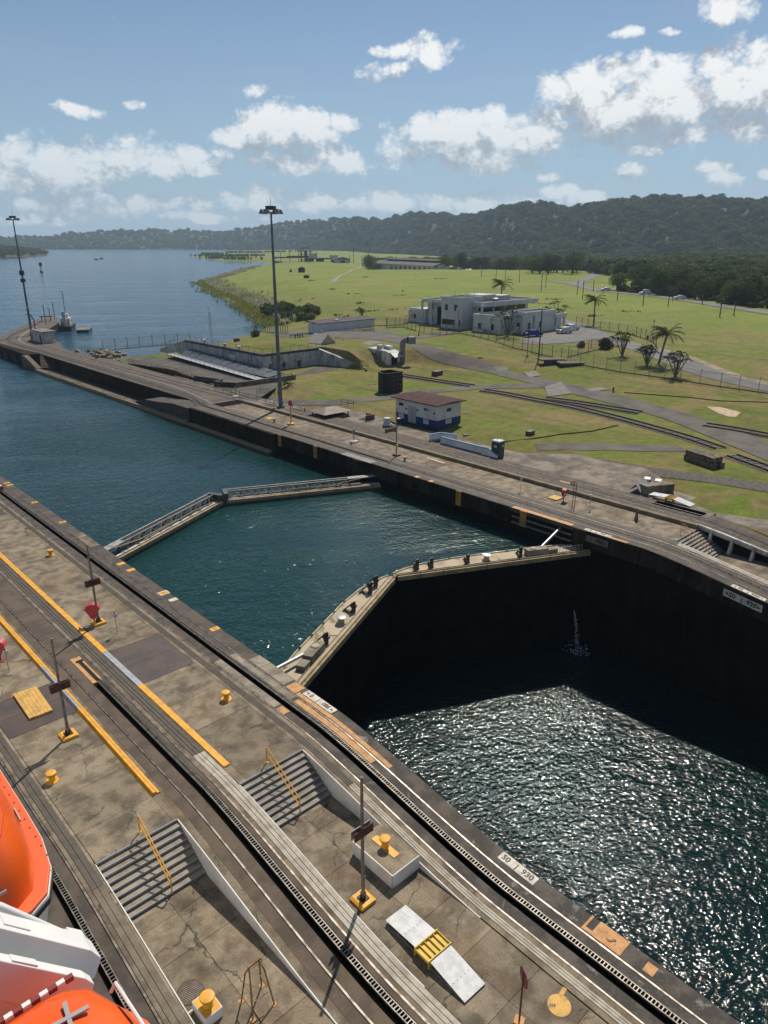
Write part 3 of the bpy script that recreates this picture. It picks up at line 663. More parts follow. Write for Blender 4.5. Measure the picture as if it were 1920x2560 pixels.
# ------------------------------------------------------------------ mitre gates
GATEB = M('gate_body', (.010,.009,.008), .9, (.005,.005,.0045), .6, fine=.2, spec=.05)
GATED = M('gate_deck', (.45,.375,.26), .85, (.35,.29,.195), .5, dirt=(.15,.115,.055), dscale=.32, dlo=.55, dhi=.62, damt=.85, fine=.1)
GATEY = M('gate_timber', (.33,.25,.13), .8, (.22,.165,.09), 1.2, fine=.2)
BRKT = M('gate_bracket', (.035,.030,.025), .6, (.02,.018,.015), 4)
def lower_leaf(sgn, label):
    """leaf in local axes: u along the leaf from the pivot (0) to the mitre (L), v upstream"""
    px = 21.25 if sgn > 0 else 54.75
    p0, p1 = Vector((px, 31.4, 0)), Vector((38.0+(-.03 if sgn > 0 else .03), 39.55, 0))
    d = (p1-p0); L = d.length; d.normalize(); n = Vector((-d.y, d.x, 0))
    if n.y < 0: n = -n
    t = thing('mitre_gate_leaf', label, 'lock gate', (p0.x, p0.y, -1.8), world=True, group='lower mitre gate')
    def W_(u, v, z): q = p0+d*u+n*v; return (q.x, q.y, z)
    out = [(.0,.0),(L,.0),(L,.55),(L-1.2,1.15),(L-3.2,1.75),(L-6,2.05),(5,2.1),(2.6,1.95),(.9,1.5),(.0,.9)]
    def pr(pts, z0, z1): return MB().prism([W_(u, v, 0)[:2] for u, v in pts], z0, z1)
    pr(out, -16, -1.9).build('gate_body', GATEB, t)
    pr([(u, v*.985+.005) for u, v in out], -1.895, -1.8).build('deck', GATED, t)
    for v0, v1, z, mt, nm in ((.36,.42,-1.74,RAIL,'rail'),(-.02,.06,-1.66,GATEY,'edge_timber')):
        pr([(.05,v0),(L-.1,v0),(L-.1,v1),(.05,v1)], -1.83, z).build(nm, mt, t)
    for k in range(9):
        u0 = .1+(L-.3)*k/9; pr([(u0+.03,-.22),(u0+(L-.3)/9-.03,-.22),(u0+(L-.3)/9-.03,-.02),(u0+.03,-.02)], -2.15, -1.76).build('fender_timber', GATEY, t)
    rim = MB()
    for i in range(2, 9):
        a, b = out[i], out[i+1]; rim.beam(W_(*a, -1.76), W_(*b, -1.76), .12, .10)
    rim.build('edge_beam', M('gate_rim', (.42,.37,.28), .8, (.33,.28,.2), 2), t)
    for i in range(9):
        u = 1.8+i*1.85; v = 2.05 if u < L-5.5 else 1.85-(u-(L-5.5))*.22
        MB().lathe([(.1,-1.72),(.1,-1.64),(.05,-1.6)], W_(u, v, 0), 8).build('stud', BRKT, t)
    for u, v, h in ((L*.88,.75,.95),(L*.81,.72,.95),(L*.63,.72,.85),(L*.36,.62,.95)):
        b = MB(); a = W_(u, v, -1.8); e = W_(u+.42, v, -1.8)
        b.beam((a[0],a[1],-1.8), (a[0],a[1],-1.8+h), .36, .10); b.beam(W_(u-.05, v, -1.75), W_(u-.05, v+.85, -1.75), .34, .08)
        b.beam(W_(u, v+.8, -1.75), W_(u, v+.05, -1.8+h*.9), .12, .09); b.beam(W_(u+.1, v-.2, -1.8+h*.55), W_(u+.1, v+.25, -1.8+h*.55), .30, .16)
        b.build('bracket', BRKT, t)
    c = W_(L*.53, .9, -1.8)
    cap = MB().lathe([(.40,0),(.40,.08),(.24,.10),(.24,.42),(.27,.45)], c, 20).build('drum', GATED, t, smooth=True)
    sub(MB().lathe([(.33,.45),(.36,.48),(.35,.52),(.25,.55)], c, 24), 'drum_lid', GALV, cap, smooth=True)
    MB().lathe([(.42,0),(.42,.05)], W_(L*.45, .75, -1.8), 18).build('cover_disc', GATED, t)
    u = L*.22; bx = pr([(u,.40),(u+2.0,.40),(u+2.0,1.15),(u,1.15)], -1.8, -1.22).build('machine_box', CONC_L, t)
    sub(MB().lathe([(.28,0),(.28,.06),(.2,.09)], W_(u+1.3, .78, -1.22), 18), 'hatch', GATED, bx)
    pr([(u-1.0,.45),(u-.05,.45),(u-.05,1.1),(u-1.0,1.1)], -1.8, -1.42).build('machine_step', CONC_L, t)
    end = (px-.4*sgn, 33.9, -1.25) if sgn > 0 else (54.9, 34.8, -.55)
    MB().tube([W_(u+.3, 1.15, -1.35), end], .13, 10).build('strut_arm', GALV, t, smooth=True)
    if sgn < 0:
        mb = MB()
        for k in range(9): mb.beam(W_(.6+k*.32, .55, -1.8), W_(.6+k*.32, .55, -1.35), .03)
        mb.beam(W_(.6, .55, -1.36), W_(3.2, .55, -1.36), .035); mb.build('handrail', WHITE2, t)
    return t
lower_leaf(1, 'closed lower lock gate leaf, its near end against the middle wall')
lower_leaf(-1, 'closed lower lock gate leaf, its far end in the shadowed side wall')
UG = M('upper_gate_steel', (.075,.080,.085), .6, (.05,.052,.055), 1, fine=.15)
UGR = M('gate_rail_grey', (.34,.335,.31), .6, (.22,.215,.20), 1.5, fine=.15)
def upper_leaf(sgn, label):
    px = 21.3 if sgn > 0 else 54.6
    p0, p1 = Vector((px, 58.6 if sgn > 0 else 58.9, 0)), Vector((38.0-.06*sgn, 66.4, 0)); d = p1-p0; L = d.length; d.normalize(); n = Vector((-d.y, d.x, 0))
    if n.y < 0: n = -n
    t = thing('mitre_gate_leaf', label, 'lock gate', (p0.x, p0.y, -1.9), world=True, group='upper mitre gate')
    W_ = lambda u, v, z: (p0.x+d.x*u+n.x*v, p0.y+d.y*u+n.y*v, z)
    pr = lambda u0, u1, v0, v1, z0, z1: MB().prism([W_(u0,v0,0)[:2], W_(u1,v0,0)[:2], W_(u1,v1,0)[:2], W_(u0,v1,0)[:2]], z0, z1)
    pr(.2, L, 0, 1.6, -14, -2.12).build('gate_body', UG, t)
    n_ = 10
    for k in range(n_): pr(.3+(L-.5)*k/n_+.02, .3+(L-.5)*(k+1)/n_-.02, -.12, .18, -2.35, -2.02).build('fender_timber', GATEY, t)
    pr(.3, L-.1, .3, .52, -2.12, -1.98).build('lower_chord', WHITE2, t)
    pr(3.6, L-.15, 1.60, 1.76, -1.45, -1.32).build('upper_chord', UGR, t)
    pr(3.6, L-.15, .98, 1.08, -1.45, -1.33).build('upper_chord', UGR, t)
    pr(3.6, L-.15, 1.10, 1.58, -1.50, -1.42).build('footway', M('footway_dark', (.03,.03,.03), .9), t)
    for k in range(2): pr(.9+k*1.5, 2.37+k*1.5, .85, 1.70, -1.38+.01*k, -1.29+.01*k).build('cover_plate', UGR, t)
    mb = MB(); m_ = 9
    for k in range(m_):
        u0 = 3.6+(L-4)*k/m_; u1 = 3.6+(L-4)*(k+1)/m_
        mb.beam(W_(u0, .42, -2.0), W_((u0+u1)/2, 1.0, -1.42), .09); mb.beam(W_((u0+u1)/2, 1.0, -1.42), W_(u1, .42, -2.0), .09)
        mb.beam(W_(u0, 1.0, -1.45), W_(u0, 1.6, -2.1), .10)
    mb.build('bracing', M('gate_bracing', (.17,.13,.085), .7, (.10,.08,.055), 3), t)
    mb = MB(); mb.tube([W_(2.2, .75, -1.32), W_(5.5, .60, -1.7), W_(L*.6, .6, -1.72)], .05, 6).tube([W_(6, .5, -1.85), W_(L*.75, .62, -1.75), W_(L-1, .55, -1.9)], .045, 6)
    mb.build('pipe', M('gate_pipe', (.34,.27,.18), .7), t)
    pr(L-.45, L, 0, 1.85, -2.3, -1.28).build('mitre_post', UG, t)
    mb = MB()
    for k in range(5): mb.beam(W_(.1+k*.22, 1.0, -1.3), W_(.1+k*.22, 1.7, -1.3), .05)
    mb.beam(W_(.05, 1.0, -1.3), W_(1.1, 1.0, -1.3), .05); mb.beam(W_(.05, 1.7, -1.3), W_(1.1, 1.7, -1.3), .05); mb.build('grating', PANELW, t)
upper_leaf(1, 'closed upper lock gate leaf with truss footway, hinged at the middle wall')
upper_leaf(-1, 'closed upper lock gate leaf with truss footway, hinged at the side wall')
# water leaking through the gate
SPRAY = M('white_water', (.45,.48,.50), .7)
mb = MB(); rr = random.Random(3); c0 = Vector((53.3, 31.7, -11))
for k in range(260):
    t = rr.random(); z = -11+3.6*t**.9; s_ = (1-t)*.5+.04
    x = 53.3-.35*(1-t)**2+rr.gauss(0, .16*s_+.02); y = 31.6-.9*(1-t)+rr.gauss(0, .30*s_); r = rr.uniform(.012, .034)
    mb.cbox((x, y, z), (r, r, r*rr.uniform(2, 5)), rr.random()*3, rr.gauss(0, .3))
for k in range(70):
    mb.cbox((52.9+rr.gauss(0,.5), 30.6+rr.gauss(0,.55), -10.97+rr.random()*.08), (.09,.09,.04), rr.random()*3)
tag(mb.build('leak_spray', SPRAY), 'white jet of water leaking through the shut lower gate', 'water jet', kind='stuff')

# ------------------------------------------------------------------ things on the middle wall
def bollard(loc, label, r=.30, mat=YEL, h=.52, group='yellow bollards on the middle wall', base=True, rz=0.):
    t = thing('mooring_bollard', label, 'bollard', loc, rz, group)
    pr = [(r*.62,.03),(r*.50,.10*h/.5),(r*.52,.28*h/.5),(r*.78,.36*h/.5),(r*.86,.42*h/.5),(r*.80,.47*h/.5),(r*.45,.50*h/.5)]
    MB().lathe(pr, n=20).build('post', mat, t, smooth=True)
    if base: MB().lathe([(r*1.02,0),(r*1.0,.035)], n=24).build('base_plate', mat, t)
    return t
P_ = lambda x, y, z=0: G(x, y, z)
bollard(P_(127,1388), 'yellow bollard between the grey steel plates and the nine ninety post')
bollard(P_(566,1748), 'yellow bollard on the walkway just short of the stairs beside the chamber')
bollard(P_(131,1952), 'yellow bollard on the walkway beside the orange lifeboat')
t = bollard((17.05,18.25,-.74), 'yellow bollard on the raised concrete block with white flanks', base=False)
MB().box(-.17,.17,-.75,.72,0,.03).build('base_plate', YEL, t)
cb = thing('bollard_pedestal', 'yellow painted pedestal with white edge beside the round grate', 'pedestal', (7.7,17.5,-1.45), world=True)
MB().box(7.36,8.06,17.05,17.95,-1.45,-1.0).build('block', WHITE, cb); MB().box(7.39,8.03,17.08,17.92,-1.0,-.985).build('painted_top', YEL, cb)
bollard((7.72,17.45,-.985), 'large yellow bollard on the painted pedestal at the lower edge', r=.32, h=.46, base=False)

def sign_post(px, py, zb, txt, label, face_h, top_h=5.75):
    b = G(px, py, zb); t = thing('number_post', label, 'sign post', b, 0, 'numbered towing posts')
    bs = MB().ext([(-.40,0),(.40,0),(.40,.10),(.28,.16),(-.28,.16),(-.40,.10)], -.40, .40).build('base', YEL, t, bevel=.01)
    MB().box(-.19,.19,-.19,.19,.16,.21).box(-.14,.14,-.03,.03,.2,.42).box(-.03,.03,-.14,.14,.2,.42).build('flange', BLACK, t)
    MB().tube([(0,0,.2),(0,0,1.2),(0,0,top_h-.3),(0,0,top_h)], [.085,.08,.062,.06], 12).build('pole', POLE, t, smooth=True)
    MB().lathe([(.075,top_h-.02),(.075,top_h+.03),(.03,top_h+.05)], n=10).build('cap', POLE, t)
    for y, nm in ((-.10,'sign_board'),(.10,'sign_board')):
        s_ = MB().box(-.50,.50,y-.012,y+.012,face_h-.21,face_h+.21).build(nm, SIGNR if y < 0 else GREY, t)
    text(txt, .40, (0,-.116,face_h), (R(90),0,0), BLACK, t, sx=1.05)
    MB().tube([(.07,-.02,1.3),(.1,-.05,1.32)], .05, 6).build('plug', LBLUE, t)
    return t
for px, py, zb, txt, lab in ((247,1558,0,'990','grey post with a dark red board reading 990'),(172,1840,0,'10','grey post with a board reading 10, beside the yellow cover plate'),(908,2252,-1.45,'50','grey post reading 50 on a yellow foot below the stairs')):
    b = G(px, py, zb); fh = {'990': up_z(234,1456,b), '10': up_z(152,1715,b), '50': up_z(911,2078,b)}[txt]-zb
    sign_post(px, py, zb, txt, lab, fh, {'990': up_z(221,1362,b), '10': up_z(132,1597,b), '50': up_z(906,1945,b)}[txt]-zb)
def life_ring(loc, rz, label, s=1.):
    t = thing('life_ring_stand', label, 'life ring stand', loc, rz, 'life ring stands')
    hood = MB(); n = 10; v = []
    for y in (-.20, .26):
        for r in (.52, .49):
            for k in range(n+1):
                a = R(168)-R(156)*k/n; v.append((r*s*math.cos(a), y*s, (1.02+r*.85*math.sin(a))*s))
    m_ = n+1; f = []
    for k in range(n): f += [(k, k+1, 2*m_+k+1, 2*m_+k), (m_+k+1, m_+k, 3*m_+k, 3*m_+k+1), (k+1, k, m_+k, m_+k+1), (2*m_+k, 2*m_+k+1, 3*m_+k+1, 3*m_+k)]
    hood.add(v, f); back = []
    for k in range(n+1): a = R(168)-R(156)*k/n; back.append((.49*s*math.cos(a), .25*s, (1.02+.49*.85*math.sin(a))*s))
    hood.poly(back+[(.14*s,.25*s,.42*s),(-.14*s,.25*s,.42*s)]); hood.build('hood', RED, t, smooth=True)
    MB().tube([(0,.1,0),(0,.1,1.0*s)], .045, 8).build('post', DKRED, t)
    MB().box(-.22,.22,-.1,.3,0,.03).build('base', DKRED, t)
    ring = MB(); N = 20; v = []; f = []
    for i in range(N):
        for j in range(8):
            a, b = 2*math.pi*i/N, 2*math.pi*j/8; q = .27+.065*math.cos(b); v.append((q*math.cos(a)*s, (.0+.06*math.sin(b))*s, (.85+q*math.sin(a))*s))
            f.append((i*8+j, ((i+1) % N)*8+j, ((i+1) % N)*8+(j+1) % 8, i*8+(j+1) % 8))
    ring.add(v, f); ring.build('ring', RED, t, smooth=True)
life_ring(G(237,1556), R(150), 'red life ring hood standing behind the post reading 990')
life_ring(G(4,1650), R(140), 'red life ring hood cut by the frame beside the yellow curb')
life_ring(G(1411,1253), R(10), 'red life ring hood on the side wall next to a thin ladder', s=.9)
def box_post(loc, label, h=1.5, head=True):
    t = thing('box_post', label, 'control box', loc, R(10), 'control boxes on thin posts')
    MB().tube([(0,0,0),(0,0,h-.2)], .022, 6).build('post', GREY, t)
    MB().box(-.10,.10,-.08,.08,h-.32,h-.04).build('box', PANELW, t, bevel=.01)
    if head: MB().lathe([(.05,h-.04),(.06,h+.02),(.04,h+.07)], n=8).build('lamp', DKRED, t)
    MB().box(-.08,.08,-.08,.08,0,.015).build('base_plate', GREY, t)
box_post(G(293.5,1583), 'white control box on a thin post right of the 990 post')
box_post(G(23,1679), 'white control box on a thin post beside the life ring at the frame edge')
box_post(G(1301,1229), 'small double box on a thin post midway along the side wall walkway')
box_post(G(1474,1272), 'small box on a brown post between the thin ladder and the cone', head=False)
box_post(G(883,1104), 'small lamp on a thin post on the side wall opposite the upper gate')
def handrail(x, label, y0=25.55, y1=23.0, z0=0., z1=-1.45, mat=YEL):
    t = thing('stair_handrail', label, 'handrail', (x, y0, z0), 0, 'yellow stair handrails')
    dy = y1-y0; dz = z1-z0
    for h, nm in ((.95,'top_rail'),(.5,'mid_rail')):
        MB().tube([(0,0,h*.98),(0,.12,h),(0,.05,h)] if False else [(0,-.05,h),(0,dy,h+dz)], .03, 8).build(nm, mat, t, smooth=True)
    MB().tube([(0,.12,0),(0,.12,.75),(0,.06,.92),(0,-.08,.95)], .03, 8).build('newel', mat, t, smooth=True)
    MB().tube([(0,dy,z1),(0,dy,z1+.95)], .03, 8).build('newel', mat, t, smooth=True)
    MB().lathe([(.08,0),(.08,.015)], (0,.12,0), 8).build('foot', mat, t)
handrail(9.2, 'yellow handrail on the stairs beside the orange lifeboats')
handrail(15.9, 'yellow handrail on the stairs of the walkway beside the chamber')
handrail(60.2, 'yellow handrail on the stairs of the side wall across the water', y0=25.8)
# yellow plate, round grate, ramp, frame, sign, painted disc
yp = thing('yellow_cover', 'worn yellow cover plate lying on dark steel plates', 'cover', (9.1,38.7,0), world=True)
c4 = [(8.50,40.28),(9.75,40.18),(9.62,37.2),(8.40,37.27)]
for k in range(6):
    a, b = k/6+.004, (k+1)/6-.004; L2 = lambda i, j, t: (c4[i][0]*(1-t)+c4[j][0]*t, c4[i][1]*(1-t)+c4[j][1]*t)
    MB().prism([L2(0,1,a), L2(0,1,b), L2(3,2,b), L2(3,2,a)], .004, .13+.004*(k % 2)).build('plank', YELW, yp)
gt = thing('round_grate', 'round barred manhole grate beside the white line', 'grate', (7.62,18.6,-1.45), world=True)
MB().lathe([(.50,-.06),(.50,.012),(.46,.012),(.46,-.06)], (7.62,18.62,-1.45), 32).build('rim', RUSTY, gt)
MB().lathe([(.455,-.05),(.455,-.03)], (7.62,18.62,-1.45), 24).build('pit', BLACK, gt)
for k in range(14):
    x = -.43+k*.066; h = math.sqrt(max(0, .455**2-x*x)); MB().cbox((7.62+x*math.cos(.35), 18.62+x*math.sin(.35), -1.45), (.026, 2*h, .03), .35).build('bar', M('grate_bar', (.13,.10,.09), .7, (.2,.16,.14), 5), gt)
MB().box(7.06,7.11,17.98,25.2,-1.45,-1.442).box(7.11,7.36,17.96,18.01,-1.45,-1.441).build('painted_line', WHITE, gt)
YELL = M('lemon_paint', (.66,.46,.06), .6, (.54,.37,.05), 3)
def ramp(cx, cy, z, rz, label, s=1.):
    t = thing('vehicle_ramp', label, 'ramp', (cx,cy,z), rz, 'folding metal ramps')
    for y0, y1, za, zb in ((.42,2.15,.36,.22),(-2.2,-.42,.08,.36)):
        pr = [(-.55,y0),(.55,y0),(.55,y1),(-.55,y1)]
        v = [(x*s,y*s,(za if y == y0 else zb)*s) for x, y in pr]; MB().add([(a,b,c-.03) for a,b,c in v]+v, [(3,2,1,0),(4,5,6,7),(0,1,5,4),(1,2,6,5),(2,3,7,6),(3,0,4,7)]).build('panel', PANELW, t)
        for k in range(5): MB().lathe([(.018,0),(.018,.008)], ((-.4+.2*k)*s, (y0*.6+y1*.4)*s, (za*.6+zb*.4)*s), 6).build('bolt', BLACK, t)
        for x in (-.5,.5): MB().box(x*s-.03, x*s+.03, min(y0,y1)*s, max(y0,y1)*s, 0, .07*s).build('runner', GREY, t)
    tr = MB().box(-.62*s,.62*s,-.40*s,-.36*s,0,.42*s).box(-.62*s,.62*s,.36*s,.40*s,0,.42*s).box(-.62*s,.62*s,-.36*s,.36*s,.26*s,.30*s).build('tray', YELL, t)
    for k in range(6): MB().box((-.6+k*.24)*s-.015, (-.6+k*.24)*s+.015, -.36*s,.36*s,.30*s,.38*s).build('rib', YELL, t)
ramp(15.28,13.65,-1.45,R(-2),'white metal ramp with a ribbed yellow middle on the lower walkway')
ramp(67.1,30.3,.32,R(0),'white metal ramp with yellow middle across the water beside the grass', s=1.0)
fr = thing('frame_stand', 'yellow rusted tubular trestle standing near the lower edge', 'trestle', (9.23,16.65,-1.45), world=True)
FM = M('rusty_yellow_tube', (.30,.18,.05), .7, (.17,.09,.03), 6); ft = [(8.80,17.05),(8.74,16.2),(9.62,16.15),(9.68,17.05)]
for k, (x, y) in enumerate(ft):
    xm = 9.0 if x < 9.2 else 9.42; MB().tube([(x,y,-1.45),(x*.35+xm*.65,y*.4+16.63*.6,.15),(xm,16.65,.42),(xm+(.1 if xm < 9.2 else -.1),16.65,.50)], .032, 8).build('leg', FM, fr, smooth=True)
    MB().box(x-.09,x+.09,y-.09,y+.09,-1.45,-1.43).build('foot', ORG, fr)
MB().tube([(8.95,16.65,.5),(9.5,16.65,.5)], .05, 8).build('top_bar', FM, fr, smooth=True)
for a, b, z in ((0,1,-.55),(2,3,-.55),(1,2,-.85)): MB().tube([(ft[a][0]*.7+9.2*.3,ft[a][1]*.7+16.65*.3,z),(ft[b][0]*.7+9.2*.3,ft[b][1]*.7+16.65*.3,z)], .022, 6).build('brace', FM, fr)
st = thing('stop_sign', 'dark red octagonal sign on a rusty pole seen edge on', 'sign', (15.61,9.76,-1.45), R(0))
MB().tube([(0,0,0),(0,0,2.35)], .035, 8).build('pole', RUSTY, st, smooth=True)
rz = R(58); oc = [(.36*math.cos(R(22.5+45*k)), .36*math.sin(R(22.5+45*k))) for k in range(8)]
def face(s_, d): return [(a*s_*math.cos(rz)+d*math.sin(rz), a*s_*math.sin(rz)-d*math.cos(rz), 2.15+b*s_) for a, b in oc]
mb = MB(); v = face(1,.01)+face(1,.03); mb.add(v, [tuple(range(8))[::-1], tuple(range(8,16))]+[(i,(i+1)%8,8+(i+1)%8,8+i) for i in range(8)]); mb.build('board', M('stop_red', (.16,.018,.03), .6), st)
for s_, z in (('ALTO',2.24),('STOP',2.04)): text(s_, .17, (.037*math.sin(rz),-.037*math.cos(rz),z), (R(90),0,rz), LETW, st)
mb = MB(); mb.beam((-.33*math.cos(rz)+.033*math.sin(rz),-.33*math.sin(rz)-.033*math.cos(rz),2.14),(.33*math.cos(rz)+.033*math.sin(rz),.33*math.sin(rz)-.033*math.cos(rz),2.14),.004,.02); mb.build('dividing_line', LETW, st)
MB().cbox((0,0,.02),(.34,.34,.04),R(20)).build('base', ORG, st)
pd = thing('painted_disc', 'yellow painted disc with a stub and small number on the concrete', 'marking', (17.12,9.12,-1.449), world=True)
MB().lathe([(.42,0),(.42,.008)], (17.12,9.12,-1.449), 40).build('disc', YELW, pd); MB().cbox((17.62,9.32,-1.445),(.42,.16,.008),R(8)).build('stub', YELW, pd)
text('558', .15, (16.93,9.28,-1.438), (0,0,R(-48)), BLACK, pd)
oc_ = thing('mooring_recess', 'orange painted cast recess set in the coping beside the sparkling water', 'mooring fitting', (20.7,9.4,-1.45), world=True)
zc = zt(9.4)
MB().box(20.44,21.27,8.65,9.95,zc-.06,zc+.02).box(20.44,21.27,10.25,10.35,zc-.06,zc+.02).box(20.44,20.62,9.95,10.25,zc-.06,zc+.02).build('casting', ORG, oc_)
MB().box(20.62,21.2,9.95,10.25,zc-.3,zc-.02).build('pit', BLACK, oc_); MB().lathe([(.16,.02),(.16,.05),(.1,.08)], (20.85,9.3,zc), 14).build('boss', ORG, oc_); MB().cbox((20.85,9.25,zc+.022),(.12,.4,.01),.3).build('slot', BLACK, oc_)
sq = MB().box(20.58,21.05,7.36,7.78,zt(7.5)+.0,zt(7.5)+.012).build('orange_square', ORG, origin=(20.8,7.57,zt(7.5))); tag(sq, 'small orange square plate on the coping past the cast recess', 'marking')
bl = MB().box(10.35,10.72,12.8,13.3,-1.45,-1.40).build('blue_tarpaulin', LBLUE, origin=(10.5,13.05,-1.45)); tag(bl, 'blue tarpaulin corner on the walkway at the bottom edge of the frame', 'tarpaulin')
# coping markers and wall signs
def marker(y, txt, label, x=20.82, mat=YEL, w=.62, l=.46, pad=None):
    t = thing('coping_marker', label, 'marking', (x, y, zt(y)+.003), 0, 'painted coping markers')
    if pad: MB().box(-w/2-.06,w/2+.06,-l/2-.1,l/2+.1,0,.006).build('white_field', LETW, t)
    MB().box(-w/2,w/2,-l/2,l/2,.0,.012).build('field', mat, t)
    if txt: text(txt, .34, (0,0,.014), (0,0,R(-90)), BLACK, t)
k_ = 480/1659
for (zx, zy, tx, lab, mt, pd_) in ((62,163,'4','yellow coping marker beside the red and white barrier end',YEL,0),(88,182,'','plain yellow patch next to the first numbered coping marker',YEL,0),(305,330,'8','second numbered yellow coping marker past the barrier end',YEL,0),
   (550,500,'8','numbered yellow coping marker just before the upper gate',YEL,0),(1045,862,'','wide yellow patch on the coping just past the upper gate',YEL,0),(1138,914,'','narrow yellow patch on the coping past the upper gate',YEL,0),
   (1425,1110,'11','yellow number on a white field on the coping of the middle pool',YEL,1),(1505,1170,'','plain white patch on the coping of the middle pool',LETW,0),(480/k_+210,340/k_+245,'11','yellow numbered marker on the coping before the lower gate',YEL,0)):
    p = G(zx*k_, 1160+zy*k_)
    if 0 < p.y < 100: marker(p.y, tx, lab, x=min(p.x, 20.95), mat=mt, pad=pd_)
ARR = lambda l, r: l+'   |  '+r
def coping_sign(parent_label, x, y, txt, zf=zt, flip=False):
    t = thing('distance_sign', parent_label, 'sign', (x, y, zf(y)+.016), 0, 'painted distance signs')
    L = 2.6; dz = (zf(y+1)-zf(y-1))/2
    v = [(-.24,-L/2,-dz*L/2),(.24,-L/2,-dz*L/2),(.24,L/2,dz*L/2),(-.24,L/2,dz*L/2)]
    MB().add(v+[(a,b,c+.012) for a,b,c in v], [(3,2,1,0),(4,5,6,7),(0,1,5,4),(1,2,6,5),(2,3,7,6),(3,0,4,7)]).build('field', LETW, t)
    for s_ in (-1,1): MB().poly([(-.10,s_*.98,.016+dz*s_*.98),(.10,s_*.98,.016+dz*s_*.98),(0,s_*1.18,.016+dz*s_*1.18)][::s_]).build('arrow', BLACK, t)
    text(txt, .40, (0,0,.018), (math.atan(dz) if False else 0, R(0), R(-90) if not flip else R(90)), BLACK, t, sx=1.0).rotation_euler = Matrix.Rotation(math.atan(dz),3,'X').to_euler() if False else (0,math.atan(dz)*(1 if not flip else -1),R(-90) if not flip else R(90))
p = G(480+1080*k_, 1500+893*k_); coping_sign('white coping sign with arrows and numbers beside the lower gate', 20.98, p.y, '0    |   086')
p = G(560+1345*700/1659, 1700+805*700/1659, -1); coping_sign('faded white coping sign beside the sparkling lower water', 20.95, 13.9, '50   |  930')
for y, tx, lab in ((31.0,'0    |   960','white number sign on the coping of the side wall by the gate recess'),(17.7,'50   |  930','white number sign on the coping of the side wall near the frame edge')):
    coping_sign(lab, FX+.32, y, tx)
for y, tx, lab, mt in ((31.2,'0    |   960','dark weathered number sign on the face of the side wall by the gate recess',M('sign_weathered', (.20,.18,.15), .8, (.12,.11,.09), 3)),(17.9,'50   |  930','white number sign with arrows on the shadowed face of the side wall',LETW)):
    t = thing('face_sign', lab, 'sign', (FX-.06, y, zt(y)-.62)); dz = (zt(y+1)-zt(y-1))/2
    L = 3.0; v = [(0,-L/2,-.30-dz*L/2),(0,L/2,-.30+dz*L/2),(0,L/2,.30+dz*L/2),(0,-L/2,.30-dz*L/2)]
    MB().add([(a-.03,b,c) for a,b,c in v]+v, [(0,1,2,3),(7,6,5,4),(0,4,5,1),(1,5,6,2),(2,6,7,3),(3,7,4,0)]).build('board', mt, t)
    for s_ in (-1,1): MB().poly([(-.036,s_*1.14,-.14+dz*s_*1.14),(-.036,s_*1.14,.14+dz*s_*1.14),(-.036,s_*1.38,dz*s_*1.38)][::-s_]).build('arrow', BLACK, t)
    o = text(tx, .52, (-.034,0,0), (0,0,0), BLACK, t); o.matrix_basis = Matrix.Translation((-.036,0,0)) @ Matrix(((0,0,-1,0),(-1,0,0,0),(0,1,0,0),(0,0,0,1))) @ Matrix.Rotation(-math.atan(dz),4,'Z')
br = thing('barrier_end', 'red and white end of a fender barrier beside the coping', 'barrier', tuple(G(2,1224)), 0)
MB().box(-1.6,.25,-.2,.5,.0,.35).build('red_block', RED, br); MB().box(-1.6,.2,-.15,.45,.35,.42).build('white_top', PANELW, br)
# ------------------------------------------------------------------ approach wall towards the lake
ap = thing('approach_wall', 'long brown approach wall curving away into the lake with rails on top', 'lock wall', (60,150,0), world=True); ap['kind'] = 'thing'
front = [(57.5,103),(57.6,141),(58,181),(57.3,192),(56.9,205),(57.6,213),(62.1,223),(79.6,252.6),(89.9,266)]
back = [(93,264),(87,247),(77,229),(71,213),(69.5,205),(68.6,196),(65.2,185),(64.9,177),(67,166),(66,145),(66,131),(66,103)]
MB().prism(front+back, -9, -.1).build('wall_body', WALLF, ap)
TOPM = M('approach_top', (.115,.088,.066), .9, (.070,.054,.042), .5, dirt=(.17,.145,.115), dscale=.25, damt=.5, fine=.18)
MB().prism([(x+.02,y) for x, y in front]+back, -.1, 0).build('wall_top', TOPM, ap)
def rails_along(path, gauge, parent, z=.02, mat=RAIL, w=.09):
    for s_ in (-1, 1):
        pts = []
        for i, p in enumerate(path):
            d = Vector(path[min(i+1, len(path)-1)])-Vector(path[max(i-1, 0)]); n = Vector((d.y, -d.x)).normalized()
            pts.append((p[0]+n.x*s_*gauge/2, p[1]+n.y*s_*gauge/2, z))
        mb = MB()
        for a, b in zip(pts[:-1], pts[1:]): mb.beam(a, b, w, .1)
        mb.build('rail', mat, parent)
def curve(pts, n=6):
    pts = [Vector((*p, 0)) for p in pts]; out = []
    for i in range(len(pts)-1):
        p0, a, b, p3 = pts[max(i-1, 0)], pts[i], pts[i+1], pts[min(i+2, len(pts)-1)]
        for k in range(n):
            t = k/n; q = .5*((2*a)+(-p0+b)*t+(2*p0-5*a+4*b-p3)*t*t+(-p0+3*a-3*b+p3)*t**3); out.append((q.x, q.y))
    return out+[(pts[-1].x, pts[-1].y)]
c1 = curve([(56.4,103),(58.6,112),(59.3,140),(59.4,180),(59.6,205),(63.5,219),(76,240),(84,254)]); rails_along(c1, 1.55, ap)
mb = MB()
for a, b in zip(c1[:-1], c1[1:]): mb.beam((*a, -.04), (*b, -.04), .5, .12)
mb.build('rack_slot', BLACKM, ap)
